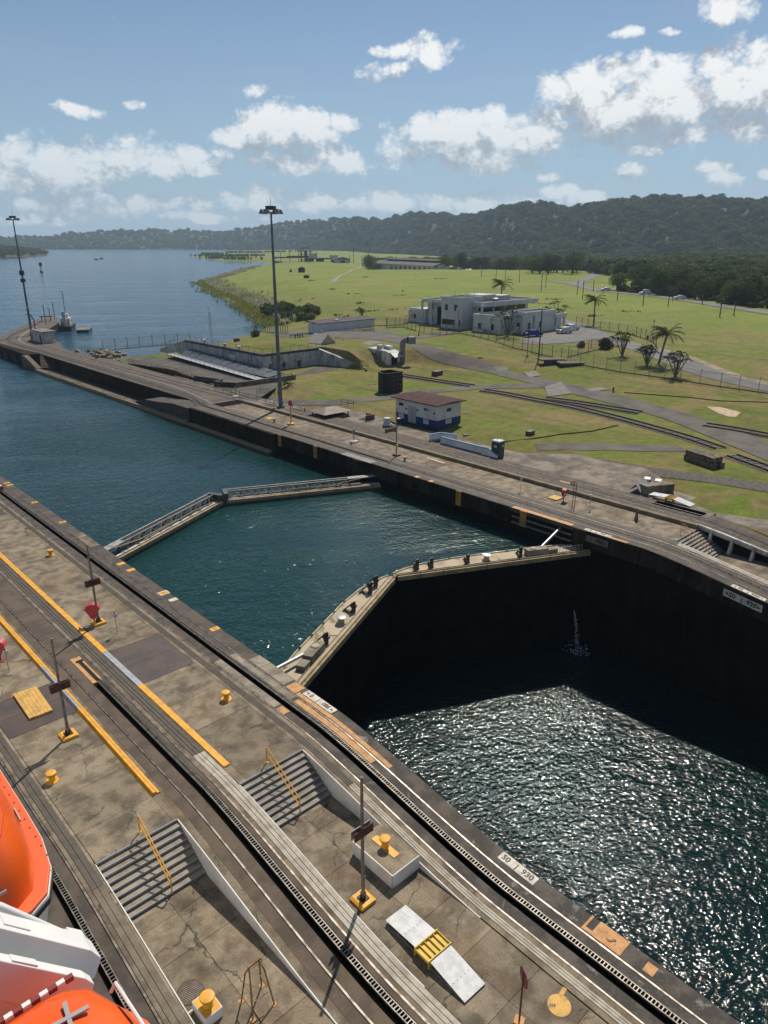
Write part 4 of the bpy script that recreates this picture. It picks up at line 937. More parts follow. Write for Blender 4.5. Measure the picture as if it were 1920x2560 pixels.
c2 = curve([(64.4,88),(63.6,103),(63.0,120),(62.6,150),(62.4,190),(64,206),(70,220),(80,238)]); rails_along(c2, 1.55, ap)
rails_along(curve([(58.2,103),(60.6,120),(61,150),(61,190),(62.5,208),(69,224),(78,240)]), .3, ap, mat=BANDL)
LEDGE = M('ledge_brown', (.155,.115,.080), .9, (.085,.065,.048), .6, dirt=(.05,.04,.03), dscale=.4, fine=.2)
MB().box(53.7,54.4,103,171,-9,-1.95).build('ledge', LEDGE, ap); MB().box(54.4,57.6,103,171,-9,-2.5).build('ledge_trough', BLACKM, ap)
for k in range(9): MB().box(53.4,53.78,103+k*7.5+.05,103+(k+1)*7.5-.05,-2.9,-2.0-.06*(k % 2)).build('ledge_timber', GATEY, ap)
for k in range(3): MB().box(53.5,54.05,80.5+k*7.5,80.5+(k+1)*7.5-.1,-3.4,-2.25).build('ledge_timber', GATEY, ap)
for k in range(11): MB().box(55.0+k*.22,57.7,171.1+k*.62,171.7+k*.62,-9,-1.95+k*.175).build('step', LEDGE, ap)
MB().ext([(171.05,-9),(171.05,-1.9),(178,-.02),(180,-.02),(180,-9)], 53.9, 55.0, axis='x').build('stair_flank', LEDGE, ap)
MB().prism([(55.0,180),(57.6,180),(57.3,192),(56.9,205),(55.6,205)], -9, -.02).build('bastion', WALLF, ap)
for y in (182.5,189,195.5,201):
    n = 9; pf = [(y-2.1+.0,-4)]+[(y-2.1*math.cos(math.pi*k/n), -2.3+1.5*math.sin(math.pi*k/n)) for k in range(n+1)]+[(y+2.1,-4)]
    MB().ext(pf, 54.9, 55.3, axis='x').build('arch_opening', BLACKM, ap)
# rough concrete rise where the wall widens
MB().ext([(103,-9),(103,-.03),(108,-.05),(113,-.55),(118,-.9),(122.5,-2.0),(122.5,-9)], 53.9, 57.45, axis='x').build('concrete_rise', M('rough_concrete', (.085,.074,.060), .95, (.045,.04,.033), 1.3, fine=.4, fscale=6), ap)
MB().box(66.2,66.6,103,131,-1.5,.02).build('edge_strip', APRON, ap)
# yard surfaces
def zpatch(name, pts, mat, z, kind='structure'):
    o = MB().poly([(x, y, z) for x, y in pts]).build(name, mat)
    if o.data.polygons[0].normal.z < 0: o.data.flip_normals()
    return tag(o, kind=kind)
def gx(*l): return [tuple(G(x, y)[:2]) for x, y in l]
zpatch('apron', [(66.2,90),(66.2,-20)]+[(70,-20),(70,20)]+gx((1783,1282),(1723,1256),(1741,1245),(1674,1225),(1660,1201),(1614,1170),(1506,1152),(1440,1136),(1307,1134),(1220,1115),(1145,1098),(1090,1081),(1010,1066),(960,1046),(885,1026),(800,1033)), APRON, .045)
zpatch('apron', [(63.2,90),(66.2,90)]+gx((800,1033),(760,1018))+[(66.4,103),(63.2,103)], APRON, .03)
zpatch('pit_floor', gx((640,1002),(520,958),(430,925),(300,905),(330,893),(440,896),(540,920),(690,938),(760,930),(800,915),(860,915),(840,925),(700,945),(690,970)), M('pit_floor_dark', (.10,.088,.072), .95, (.06,.052,.044), .3, fine=.3, fscale=5), .05)
ribbon('yard_path', [(640,994),(700,1003),(769,1007),(853,1005),(960,996),(1047,981),(1191,969),(1300,966),(1370,963)], ASPH, [2.6,2.6,2.8,3,3.2,3.2,3,3,4], lift=.06)
ribbon('yard_road', [(700,833),(780,838),(870,842),(960,847),(1030,862),(1100,887),(1200,917),(1300,944),(1400,966),(1500,990),(1600,1016),(1700,1045),(1800,1082),(1920,1128),(2080,1190)], ASPH, [6,6.5,6,5.2,4.2,3.6,3.4,3.6,4.6,4.8,4.8,4.8,5.2,6,6.5], lift=.07)
for a in ((1362,968,1402,955,1430,985,1370,992),(1235,918,1262,914,1275,925,1248,931),(1310,932,1340,928,1352,940,1322,944),(1476,980,1530,974,1500,968,1460,973)):
    patch('concrete_pad', [(a[i], a[i+1]) for i in (0,2,4,6)], BARE, lift=.10)
patch('forecourt', [(790,826),(860,820),(960,826),(1060,832),(1130,828),(1150,832),(1060,846),(1010,850),(900,846),(800,842)], ASPH, lift=.055)
patch('grass_island', [(975,834),(1010,829),(1070,828),(1100,832),(1060,838),(990,838)], GRASS, lift=.09)
ribbon('driveway', [(1330,790),(1400,802),(1450,816),(1500,838),(1560,858),(1620,876),(1680,898),(1740,922),(1800,940),(1870,956),(1960,975)], ROADG, 5.5, lift=.06)
patch('car_park', [(1300,848),(1335,838),(1450,826),(1490,838),(1520,846),(1420,858),(1340,862),(1300,858)], ROADG, lift=.08)
ribbon('highway', [(1380,703),(1440,712),(1500,727),(1602,737),(1700,749),(1802,765),(1920,783),(2050,805)], ROADG, 6.5, lift=.15, step=6)
ribbon('highway_branch', [(1440,712),(1450,704),(1472,694),(1489,683),(1478,676),(1455,673)], ROADG, 6.5, lift=.14, step=5)
ribbon('dirt_track', [(1640,872),(1680,880),(1720,892),(1790,920),(1850,942),(1940,966)], DIRT, 1.6, lift=.06)
ribbon('dirt_track', [(910,660),(900,668),(880,675),(850,690),(835,705),(860,706),(930,708)], DIRT, [2.5,2.5,2.5,2.4,3,1.5,1], lift=.1, step=4)
ribbon('gravel_path', [(1340,1119),(1440,1117),(1560,1119),(1640,1122),(1710,1124)], ASPH, [2.4,3.4,3.2,3.0,2.2], lift=.05)
ribbon('gravel_path', [(1440,1148),(1520,1163),(1620,1178),(1720,1190),(1820,1205),(1930,1222)], GRAV, [2,2.6,2.6,2.8,3,3.2], lift=.055)
patch('sand_patch', [(1766,1017),(1800,1018),(1852,1031),(1840,1043),(1822,1042),(1795,1033)], SAND, lift=.04)
patch('slab_patch', [(904,858),(930,852),(955,856),(925,864)], BARE, lift=.04)
def wire(name, pix, r, mat, label, cat, lift=.06):
    pts = [T(*p) for p in pix]; o = MB().tube([(p.x, p.y, p.z+lift) for p in pts], r, 5).build(name, mat, origin=tuple(pts[0])); return tag(o, label, cat)
PIPE = M('dark_pipe', (.02,.02,.018), .8)
wire('ground_pipe', [(1255,1106),(1330,1098),(1400,1087),(1480,1079),(1545,1064)], .09, PIPE, 'dark pipe lying across the lawn from the portable toilet', 'pipe')
wire('ground_pipe', [(1560,982),(1640,988),(1720,994),(1800,1003),(1935,1007)], .07, PIPE, 'dark pipe lying on the lawn from the red hydrant', 'pipe')
# ------------------------------------------------------------------ railway tracks
SLEEP = M('sleeper', (.17,.135,.10), .95, (.095,.075,.056), 3, fine=.3)
def railway(pix, label, gauge=1.5, n=8):
    b = [T(*p) for p in pix]; path = curve([(p.x, p.y) for p in b], n)
    t = thing('railway_track', label, 'railway', tuple(b[0]), world=True, group='yard railway tracks'); pos = 0; 
    mb = MB()
    for s_ in (-1, 1):
        pts = []
        for i, p in enumerate(path):
            d = Vector(path[min(i+1, len(path)-1)])-Vector(path[max(i-1, 0)]); nn = Vector((d.y, -d.x)).normalized(); x, y = p[0]+nn.x*s_*gauge/2, p[1]+nn.y*s_*gauge/2
            pts.append((x, y, H1(x, y)+.17))
        r = MB()
        for a, c in zip(pts[:-1], pts[1:]): r.beam(a, c, .13, .16)
        r.build('rail', M('old_rail', (.035,.026,.022), .7, (.06,.045,.04), 3), t)
    acc = 0.
    for a, c in zip(path[:-1], path[1:]):
        d = Vector(c)-Vector(a); L = d.length
        while acc < L:
            q = Vector(a)+d*(acc/L); MB().cbox((q.x, q.y, H1(q.x, q.y)+.06), (2.0,.24,.12), math.atan2(d.y, d.x)+R(90)).build('sleeper', SLEEP, t); acc += 1.15
        acc -= L
    bal = MB(); K = []
    for i, p in enumerate(path):
        d = Vector(path[min(i+1, len(path)-1)])-Vector(path[max(i-1, 0)]); nn = Vector((d.y, -d.x)).normalized()
        for s_ in (-1.35, 1.35): K.append((p[0]+nn.x*s_, p[1]+nn.y*s_, H1(p[0]+nn.x*s_, p[1]+nn.y*s_)+.05))
    bal.add(K, [(2*i, 2*i+1, 2*i+3, 2*i+2) for i in range(len(path)-1)]); bal.build('ballast', GRAV, t)
railway([(1003,939),(1060,948),(1120,957),(1180,966)], 'short railway track on the lawn beside the dark open bin')
railway([(1206,977),(1260,985),(1340,1001),(1440,1020),(1556,1049),(1657,1077),(1729,1098),(1800,1122)], 'long railway track curving across the lawn towards the timber stack')
railway([(1360,997),(1440,1007),(1527,1021),(1600,1033)], 'siding that branches from the long track and ends at the road')
railway([(1762,1063),(1840,1075),(1930,1092)], 'railway track leaving the road towards the frame edge')
railway([(1830,1140),(1880,1158),(1935,1178)], 'sunken track with a wooden bed below the road near the frame edge')
# ------------------------------------------------------------------ tall flood lights
LAMPG = M('flood_pole', (.13,.14,.155), .55, (.09,.10,.11), 1)
def flood(px, py, toppx, toppy, label, zoff=0):
    b = G(px, py); h = up_z(toppx, toppy, b); t = thing('flood_light', label, 'light mast', b, R(35), 'tall flood lights')
    MB().tube([(0,0,0),(0,0,h*.5),(0,0,h)], [.34,.25,.14], 12).build('pole', LAMPG, t, smooth=True)
    MB().box(-.5,.5,-.5,.5,0,.25).build('base', LAMPG, t)
    MB().cbox((0,0,h+.55),(1.2,1.2,.5)).build('hoist_box', BLACK, t); MB().tube([(-1.2,0,h+.35),(1.2,0,h+.35)], .05, 6).tube([(0,-1.2,h+.35),(0,1.2,h+.35)], .05, 6).build('ring', BLACK, t)
    for k in range(6):
        a = math.pi*2*k/6; MB().lathe([(.15,.35),(.30,.1),(.42,-.15),(.42,-.25)], (1.35*math.cos(a),1.35*math.sin(a),h), 10).build('lamp', GREY, t, smooth=True)
    MB().tube([(.2,.1,h+.8),(.2,.1,h+2.0)], .03, 5).build('aerial', BLACK, t)
    return t, b, h
flood(702,1019,669,530,'tall grey flood light mast beside the walled pit')
tl, bl_, hl = flood(80,838,32,548,'tall flood light mast at the bend of the approach wall')
MB().box(-.5,.5,-.4,.4,hl*.53,hl*.57).box(-.4,.4,-.5,.5,hl*.47,hl*.50).build('junction_box', BLACK, tl)
MB().tube([(-2.2,-1.6,7.2),(0,0,7.9),(.6,.4,8.1)], .12, 6).build('signal_arm', BLACK, tl)
MB().box(-.6,.6,-.6,.6,5.6,5.75).box(-.6,.6,-.6,.6,6.8,6.9).build('platform', DKRED, tl)
MB().tube([(1.0,-.6,0),(1.0,-.6,4.0),(.4,-.3,5.4)], .16, 6).build('duct', DKRED, tl)
# ------------------------------------------------------------------ buildings: boxes with openings
def window(parent, x, y, z, w, h, axis, mat=GLASS, frame=WHITE, panes=1, name='window', depth=.06):
    """window on a wall facing -x (axis 'x') or -y (axis 'y'); x, y, z = centre"""
    if axis == 'x':
        f = MB().box(x-depth, x+.05, y-w/2-.06, y+w/2+.06, z-h/2-.06, z-h/2).box(x-depth, x+.05, y-w/2-.06, y+w/2+.06, z+h/2, z+h/2+.06).box(x-depth,x+.05,y-w/2-.06,y-w/2,z-h/2,z+h/2).box(x-depth,x+.05,y+w/2,y+w/2+.06,z-h/2,z+h/2)
    else:
        f = MB().box(x-w/2-.06, x+w/2+.06, y-depth, y+.05, z-h/2-.06, z-h/2).box(x-w/2-.06, x+w/2+.06, y-depth, y+.05, z+h/2, z+h/2+.06).box(x-w/2-.06,x-w/2,y-depth,y+.05,z-h/2,z+h/2).box(x+w/2,x+w/2+.06,y-depth,y+.05,z-h/2,z+h/2)
    o = f.build(name, frame, parent)
    for k in range(panes):
        a = -w/2+w*k/panes+.02; b = -w/2+w*(k+1)/panes-.02
        sub(MB().box(x-.02, x+.04, y+a, y+b, z-h/2, z+h/2) if axis == 'x' else MB().box(x+a, x+b, y-.02, y+.04, z-h/2, z+h/2), 'pane', mat, o)
    return o
# blue and white building
B = thing('blue_white_house', 'small white house with a blue base and flat maroon roof', 'building', (75,71,0), world=True)
x0, x1, y0, y1, h = 72.7, 77.7, 67.4, 75.6, 3.15
MB().box(x0,x1,y0,y1,1.05,h).build('wall', BLDW, B); MB().box(x0-.012,x1+.012,y0-.012,y1+.012,-.3,1.05).build('blue_base', BLUE, B)
rf = MB().ext([(x0-.55,h),(x0-.55,h+.14),((x0+x1)/2,h+.32),(x1+.55,h+.14),(x1+.55,h)], y0-.55, y1+.55).build('roof', ROOFR, B)
sub(MB().box(x0-.57,x1+.57,y0-.57,y0-.55,h,h+.12), 'fascia', GREY, rf)
dr = MB().box(x0-.04,x0,y0+4.0,y0+5.6,.0,2.35).build('door', M('door_grey', (.36,.35,.34), .6), B); sub(MB().box(x0-.055,x0-.04,y0+4.79,y0+4.81,.05,2.3).box(x0-.08,x0-.04,y0+4.70,y0+4.75,1.1,1.3), 'handle', BLACK, dr)
for yy, z, w_, hh in ((y0+7.0,2.35,.95,.42),(y0+2.0,2.35,.95,.42),(y0+7.0,.62,.9,.55),(y0+2.0,.62,.9,.55)): window(B, x0-.03, yy, z, w_, hh, 'x', mat=GLASS if z > 1 else LETW, panes=3)
for xx, z in ((x0+2.4,2.3),(x0+2.4,.65)): window(B, xx, y0-.03, z, 1.05, .5, 'y', mat=GLASS if z > 1 else LETW, panes=3)
for yy, z in ((y0+.45,2.05),(y0+3.7,2.0),(y0+6.0,1.8)): MB().box(x0-.05,x0-.01,yy-.2,yy+.2,z-.1,z+.1).build('plaque', BLACK, B)
MB().lathe([(.02,0),(.14,.05),(.02,.1)], (x0+1.4,y0-.12,1.4), 10).build('meter', GREY, B)
# white parapets with blue capping beside the tracks
for lab, pts in (('low white parapet with blue capping running up to the portable toilet', [(66.6,60.9),(66.6,54.2)]),('white parapet with blue capping behind the longer one, stepping down', [(66.3,62.6),(68.1,62.4),(68.9,60.2)])):
    t = thing('parapet', lab, 'parapet', (*pts[0], .04), world=True, group='blue capped parapets'); hs = 1.15
    for a, b in zip(pts[:-1], pts[1:]):
        mb = MB(); mb.beam((*a,.55),(*b,.55),.18,1.0); mb.build('wall', WHITE, t); mb = MB(); mb.beam((*a,hs-.05),(*b,hs-.05),.26,.12); mb.build('capping', LBLUE, t)
        mb = MB(); mb.beam((a[0]-.03,a[1],.2),(b[0]-.03,b[1],.2),.18,.3); mb.build('blue_foot', LBLUE, t)
    if len(pts) == 2:
        MB().ext([(54.15,0),(54.15,1.1),(53.2,1.15),(51.8,.55),(51.8,0)], 66.5, 66.68, axis='x').build('end_wall', WHITE, t); MB().beam((66.58,54.15,1.13),(66.58,53.2,1.19),.26,.1).beam((66.58,53.2,1.19),(66.58,51.75,.59),.26,.1).build('end_capping', LBLUE, t)
t = thing('portable_toilet', 'dark green portable toilet with a white roof at the end of the parapet', 'portable toilet', (67.35,52.35,.04), R(3))
MB().box(-.58,.58,-.55,.55,.05,2.0).build('cabin', TOILET, t, bevel=.03); MB().ext([(-.62,2.0),(.62,2.0),(.5,2.16),(-.5,2.16)], -.6,.6).build('roof', PANELW, t, bevel=.03)
for a in ((-.62,-.585,.0,.3,1.45,1.75),): MB().box(-.60,-.575,-.25,.15,1.35,1.65).build('notice', PANELW, t); MB().box(.05,.4,-.572,-.55,1.35,1.65).build('notice', PANELW, t)
MB().box(-.595,-.575,-.45,.45,.1,1.9).build('door', M('toilet_door', (.016,.055,.042), .5), t); MB().tube([(.2,.3,2.1),(.2,.3,2.4)], .05, 6).build('vent', BLACK, t)
# hip roofed pit shelter, low kerbs, drum vent
t = thing('pit_shelter', 'low brown hip roof on short posts over a pit', 'shelter', (66.6,83.3,.03), R(-2))
MB().add([(-2.6,-2.1,.85),(2.6,-2.1,.85),(2.6,2.1,.85),(-2.6,2.1,.85),(-.8,0,1.45),(.8,0,1.45),(-2.6,-2.1,.80),(2.6,-2.1,.80),(2.6,2.1,.80),(-2.6,2.1,.80)], [(0,1,5,4),(2,3,4,5),(1,2,5),(3,0,4),(6,7,8,9)[::-1],(0,6,7,1)[::-1],(1,7,8,2)[::-1],(2,8,9,3)[::-1],(3,9,6,0)[::-1]]).build('roof', M('shelter_roof', (.22,.165,.145), .7, (.15,.115,.10), 1.5, fine=.2), t)
for x in (-2.1,0,2.1):
    for y in (-1.6,1.6): MB().box(x-.06,x+.06,y-.06,y+.06,.0,.8).build('post', BLACK, t)
MB().box(-2.2,2.2,-1.7,1.7,0,.28).build('kerb', CONC, t); MB().box(-2.0,2.0,-1.5,1.5,.28,.30).build('pit', BLACKM, t)
for px, py, lab, s_ in ((930,1050,'low concrete kerb corner on the apron behind the drum vent',1.2),(985,1082,'low concrete kerb corner between the drum vent and the numbered post',1.6)):
    p = G(px, py); t = thing('kerb_corner', lab, 'kerb', (p.x,p.y,.04), 0, 'low kerb corners'); MB().box(-s_,s_*.2,-.1,.1,0,.75).build('long_side', CONC, t); MB().box(s_*.2,s_*.2+.2,-.1,1.6,0,.73).build('short_side', CONC, t); MB().box(-s_,s_*.2,.1,1.6,.0,.05).build('well', BLACKM, t)
p = G(968,1066); t = thing('drum_vent', 'white drum vent with a bulging base in front of the blue white house', 'vent', (p.x,p.y,.04)); MB().lathe([(.55,0),(.68,.15),(.68,.35),(.52,.5)], n=20).build('base', PANELW, t, smooth=True); MB().lathe([(.5,.5),(.5,1.15),(.46,1.2)], n=20).build('drum', PANELW, t, smooth=True)
p = G(996,1062); t = thing('valve_stand', 'dark valve stand beside the white drum vent', 'valve', (p.x,p.y,.04)); MB().tube([(0,0,0),(0,0,.9)], .08, 6).build('stem', BLACK, t); MB().lathe([(.3,.85),(.3,.92)], n=12).build('wheel', PANELW, t); MB().box(-.5,.3,-.08,.08,.45,.6).build('arm', BLACK, t)
p = G(991,1139); t = thing('number_post', 'thin grey post with yellow box on the side wall walkway', 'sign post', tuple(p), 0, 'numbered towing posts'); MB().tube([(0,0,0),(0,0,up_z(990,1020,p))], [.07,.05], 8).build('pole', GREY, t); MB().ext([(-.4,0),(.4,0),(.25,.18),(-.25,.18)], -.4, .4).build('base', BLACK, t); MB().cbox((0,-.1,1.25),(.24,.2,.32)).build('box', YEL, t)
for px, py, lab in ((1012,1152,'pale bollard on the side wall beside the thin grey post'),(686,1055,'pale bollard on the side wall near the red signal')): bollard(tuple(G(px, py)), lab, mat=M('bollard_pale', (.40,.32,.20), .8, (.3,.24,.15), 4), group='pale bollards on the side wall')
o = MB().cbox((60.95,56.45,.03),(.42,3.0,.05),R(-4)).build('loose_plank', M('pale_plank', (.50,.42,.28), .9, (.42,.34,.22), 3), origin=(60.95,56.45,0)); tag(o, 'pale plank lying on the side wall walkway', 'plank')
o = MB().cbox((60.0,39.0,.06),(1.2,1.1,.12)).build('cream_hatch', YELW, origin=(60,39,0)); tag(o, 'cream hatch cover beside the red life ring hood across the water', 'hatch')
o = MB().cbox((59.35,88.5,.012),(.9,1.0,.024)).build('yellow_patch', YEL, origin=(59.35,88.5,0)); tag(o, 'yellow painted square on the side wall near the pale bollard', 'marking')
t = thing('thin_ladder', 'thin brown ladder with rounded top standing behind the red life ring hood', 'ladder', (59.6,36.6,0), R(60))
for x in (-.24,.24): MB().tube([(x,0,0),(x,.0,2.2),(x*.8,.1,2.45),(x*.8,.35,2.45),(x*.8,.4,2.0)], .03, 6).build('stile', RUSTY, t)
for k in range(7): MB().tube([(-.24,0,.25+.3*k),(.24,0,.25+.3*k)], .02, 5).build('rung', RUSTY, t)
def cone(p, lab, s=1., mat=None):
    t = thing('traffic_cone', lab, 'cone', tuple(p), 0, 'traffic cones'); MB().lathe([(.16*s,.03),(.03*s,.95*s)], n=12).build('body', mat or M('cone_brown', (.17,.10,.05), .8), t, smooth=True); MB().box(-.24*s,.24*s,-.24*s,.24*s,0,.04).build('foot', BLACK, t)
cone(G(1590,1301), 'tall brown cone on the side wall walkway before the stairs', 1.25); cone(G(762,1033), 'small dark cone beside the pit shelter'); cone(T(1047,840), 'small dark cone on the forecourt near the fence gate', 1.2, BLACK)
t = thing('signal_stand', 'yellow signal stand with a red disc near the flood light', 'signal', tuple(G(728,1061))); MB().tube([(0,0,.2),(0,0,2.6)], .09, 8).build('post', YEL, t); MB().lathe([(.55,0),(.55,.2),(.2,.25)], n=12).build('base', YELW, t); MB().cbox((0,0,3.0),(.12,.55,.7),R(20)).build('head', RED, t); MB().lathe([(.22,-.05),(.22,.05)], (0,0,3.45), 10).build('disc', RED, t)
for k, (px, py, lab) in enumerate(((590,993,'small pale lamp stand on a white block by the track fence'),(885,1106,'thin lamp stand on the side wall opposite the signal'))):
    t = thing('lamp_stand', lab, 'lamp stand', tuple(G(px, py))); MB().box(-.5,.5,-.35,.35,0,.2).build('block', LETW, t); MB().tube([(0,0,.2),(0,0,1.5)], .05, 6).build('post', GREY, t); MB().cbox((0,0,1.6),(.2,.25,.3)).build('head', GREY, t)
# gable plate and concrete box by the far ramp
t = thing('concrete_box', 'long concrete box jutting over the lawn with dark open end', 'concrete box', (69.6,33.0,0), world=True); MB().prism([(67.9,34.3),(70.6,32.5),(70.3,31.6),(67.4,33.2)], .0, 1.0).build('box', CONC, t)
t = thing('gable_plate', 'folded white metal plate standing like a tent beside the tracks', 'metal cover', (68.3,34.3,.32), R(4)); MB().add([(-1.2,-.6,0),(1.2,-.6,0),(1.2,0,.75),(-1.2,0,.75),(1.2,.6,0),(-1.2,.6,0)], [(0,1,2,3),(3,2,4,5)]).add([(-1.2,-.56,0),(1.2,-.56,0),(1.2,0,.71),(-1.2,0,.71),(1.2,.56,0),(-1.2,.56,0)], [(3,2,1,0),(5,4,2,3)]).build('plate', PANELW, t)
for px, py, lab in ((1618,1203,'white cast fitting left of a pair behind the folded plate'),(1645,1208,'white cast fitting right of a pair behind the folded plate')):
    t = thing('cast_fitting', lab, 'fitting', (G(px,py).x,G(px,py).y,.05), R(20)); MB().ext([(-.55,0),(.55,0),(.5,.3),(.15,.42),(-.3,.25),(-.55,.35)], -.35,.35).build('casting', PANELW, t, bevel=.04); MB().box(-.4,.3,-.36,.36,.0,.12).build('shoe', BLACK, t)
o = MB().box(64.9,66.9,25.7,31.2,-.5,.30).build('side_block', APRON, origin=(66,28,0)); tag(o, 'concrete slab edge at the end of the apron above the lawn', 'slab')
# timber stack
t = thing('timber_stack', 'stack of four long weathered squared timbers on the grass', 'timber', (0,0,0)); a, b = T(1712,1150), T(1776,1172); d = (b-a); L = d.length; t.location = (a+b)/2; t.rotation_euler = (0,0,math.atan2(d.y, d.x))
for i, (y, z) in enumerate(((-.1,.34),(.85,.34),(-.05,.98),(.80,.98))):
    MB().cbox((random.uniform(-.2,.2),y+.5,z-.02),(L*1.12*(1 if z < .9 else .96),.80,.60),R(random.uniform(-2,2))).build('timber', WOOD, t, bevel=.06)
# ------------------------------------------------------------------ walled pit, bunker
BUNK = M('bunker_wall', (.50,.50,.48), .85, (.36,.36,.34), .5, dirt=(.10,.098,.09), dscale=.45, dlo=.55, dhi=.7, damt=.7, streak=(.075,.07,.06), samt=.85)
BUNKD = M('bunker_coping', (.075,.070,.060), .9, (.04,.037,.032), 1.2, fine=.2)
bk = thing('bunker', 'grass roofed concrete bunker with streaked pale walls and dark coping', 'bunker', (82,123,0), world=True)
MB().box(81.5,82.5,122.9,154,-.5,3.05).build('long_wall', BUNK, bk); MB().box(82.5,95.6,122.9,123.9,-.5,3.05).build('front_wall', BUNK, bk)
MB().box(81.35,82.6,122.75,154,3.05,3.5).box(82.6,95.7,122.75,124.0,3.05,3.502).build('coping', BUNKD, bk)
MB().ext([(154,-.5),(154,3.4),(160,2.0),(167,.2),(167,-.5)], 81.6, 82.4, axis='x').build('sloping_wall', BUNK, bk)
w_ = MB().prism([(95.3,122.9),(96.0,123.2),(99.0,110.9),(98.2,110.7)], -.5, lambda x, y: 3.35 if y > 118 else .35); w_.build('wing_wall', BUNK, bk)
for y in (128.5,131.5,138,145,151): MB().box(81.32,81.5,y-.3,y+.3,-.3,3.05).build('buttress', BUNK, bk)
for y in (132,137.5,146): MB().lathe([(.28,0),(.28,.35),(.42,.5),(.42,.7),(.2,.85)], (81.9,y,3.5), 10).build('vent_cowl', WHITE2, bk, smooth=True)
MB().box(81.42,81.5,133,135.2,.8,2.3).build('panel', WHITE, bk)
for x, z, w2, h2 in ((83.3,.9,.8,.9),(86.5,.9,.8,.9),(90.3,.75,.9,1.3),): MB().box(x-w2/2,x+w2/2,122.84,122.9,z-h2/2,z+h2/2).build('vent_opening', BUNKD, bk)
def railing(pts, label, mat, h=.95, post=2.2, rails=(.5,.95), r=.03, name='guard_rail', cat='railing', group=None, posts=True):
    t = thing(name, label, cat, tuple(pts[0]), world=True, group=group)
    for a, b in zip(pts[:-1], pts[1:]):
        a, b = Vector(a), Vector(b); n = max(1, int((b-a).length/post))
        for k in range(n+1):
            if posts: q = a.lerp(b, k/n); MB().tube([q, q+Vector((0,0,h))], r*1.2, 5).build('post', mat, t)
        for z in rails: MB().tube([a+Vector((0,0,z)), b+Vector((0,0,z))], r, 5).build('rail', mat, t)
    return t
RAILG = M('railing_dark', (.10,.095,.085), .7, (.06,.055,.05), 3); RAILY = M('railing_ochre', (.22,.14,.05), .8)
railing([(82,123.4,3.5),(95.4,123.4,3.5),(96.2,121,3.4)], 'thin railing along the front edge of the bunker roof', RAILG, rails=(.9,)); railing([(82,152,3.5),(82,124,3.5)], 'thin railing along the long edge of the bunker roof', RAILG, rails=(.9,))
railing([(82.1,160,2.2),(82.1,167,.3)], 'sloping handrail at the lakeward end of the bunker', RAILG)
# walled pit with truss gangway and sloping steel shutters
pit = thing('walled_pit', 'low concrete pit wall holding the steel gangway before the bunker', 'pit', (75,118,0), world=True)
pp = [(66.9,124),(68.6,117.2),(66.6,116.2),(68.6,112.6),(81.2,112.0),(82.6,114.6)]
for a, b in zip(pp[:-1], pp[1:]): mb = MB(); mb.beam((*a,.4),(*b,.4),.45,1.0); mb.build('wall', BUNKD if a[1] > 115 else CONC, pit)
gw = thing('truss_gangway', 'long grey steel truss gangway with handrails lying in the pit', 'gangway', (76,132,0), world=True); A_, B_ = Vector((77.2,153,.9)), Vector((75.0,114.5,.5))
STL = M('blue_grey_steel', (.12,.135,.155), .5, (.07,.08,.092), 1.5, metal=.3)
d = (B_-A_); nn = Vector((-d.y, d.x, 0)).normalized()
MB().add([tuple(A_+nn*.9),tuple(B_+nn*.9),tuple(B_-nn*.9),tuple(A_-nn*.9)], [(0,1,2,3)]).add([tuple(A_+nn*.9-Vector((0,0,.12))),tuple(B_+nn*.9-Vector((0,0,.12))),tuple(B_-nn*.9-Vector((0,0,.12))),tuple(A_-nn*.9-Vector((0,0,.12)))], [(3,2,1,0)]).build('deck', GALV, gw)
for s_ in (-.9,.9):
    for z in (.55,1.05): MB().tube([A_+nn*s_+Vector((0,0,z)), B_+nn*s_+Vector((0,0,z))], .04, 5).build('handrail', GALV, gw)
    mb = MB()
    for k in range(20): q = A_.lerp(B_, k/19)+nn*s_; mb.tube([q, q+Vector((0,0,1.05))], .035, 5)
    mb.build('posts', GALV, gw)['kind'] = 'stuff'
    mb = MB()
    for k in range(18):
        q = A_.lerp(B_, k/18)+nn*s_; q2 = A_.lerp(B_, (k+.5)/18)+nn*s_; q3 = A_.lerp(B_, (k+1)/18)+nn*s_; dn = Vector((0,0,-1.0))
        mb.beam(q, q2+dn, .09); mb.beam(q2+dn, q3, .09)
    mb.beam(A_+nn*s_+Vector((0,0,-1)), B_+nn*s_+Vector((0,0,-1)), .12); mb.build('truss', STL, gw)['kind'] = 'stuff'
sh = thing('steel_shutter', 'row of sloping blue grey steel shutters leaning in the pit before the bunker', 'steel shutter', (79,130,0), world=True)
for k in range(11):
    y = 151-k*3.3; MB().add([(77.6-.05*k,y,.5),(77.6-.05*k,y-3.15,.5),(80.7,y-3.15,1.9-.09*k),(80.7,y,1.9-.09*k),(77.7-.05*k,y,.35),(77.7-.05*k,y-3.15,.35),(80.8,y-3.15,1.75-.09*k),(80.8,y,1.75-.09*k)], [(0,1,2,3),(7,6,5,4),(0,4,5,1),(2,6,7,3),(1,5,6,2),(3,7,4,0)]).build('panel', STL, sh)
railing([(80.6,150,1.9),(80.4,116,1.2)], 'handrail along the top of the sloping steel shutters', GALV)
railing([(66.8,152,.05),(68.2,131,.05),(67.2,124,.05)], 'ochre double handrail beside the approach wall tracks', RAILY, h=1.0); railing([(66.4,150,.05),(66.6,126,.05)], 'second ochre handrail close to the approach wall tracks', RAILY, h=.8)
railing([(64.6,112.8,0),(64.8,100,0),(64.9,88,0)], 'low dark railing along the tracks past the flood light', RAILG, rails=(.35,.8)); 
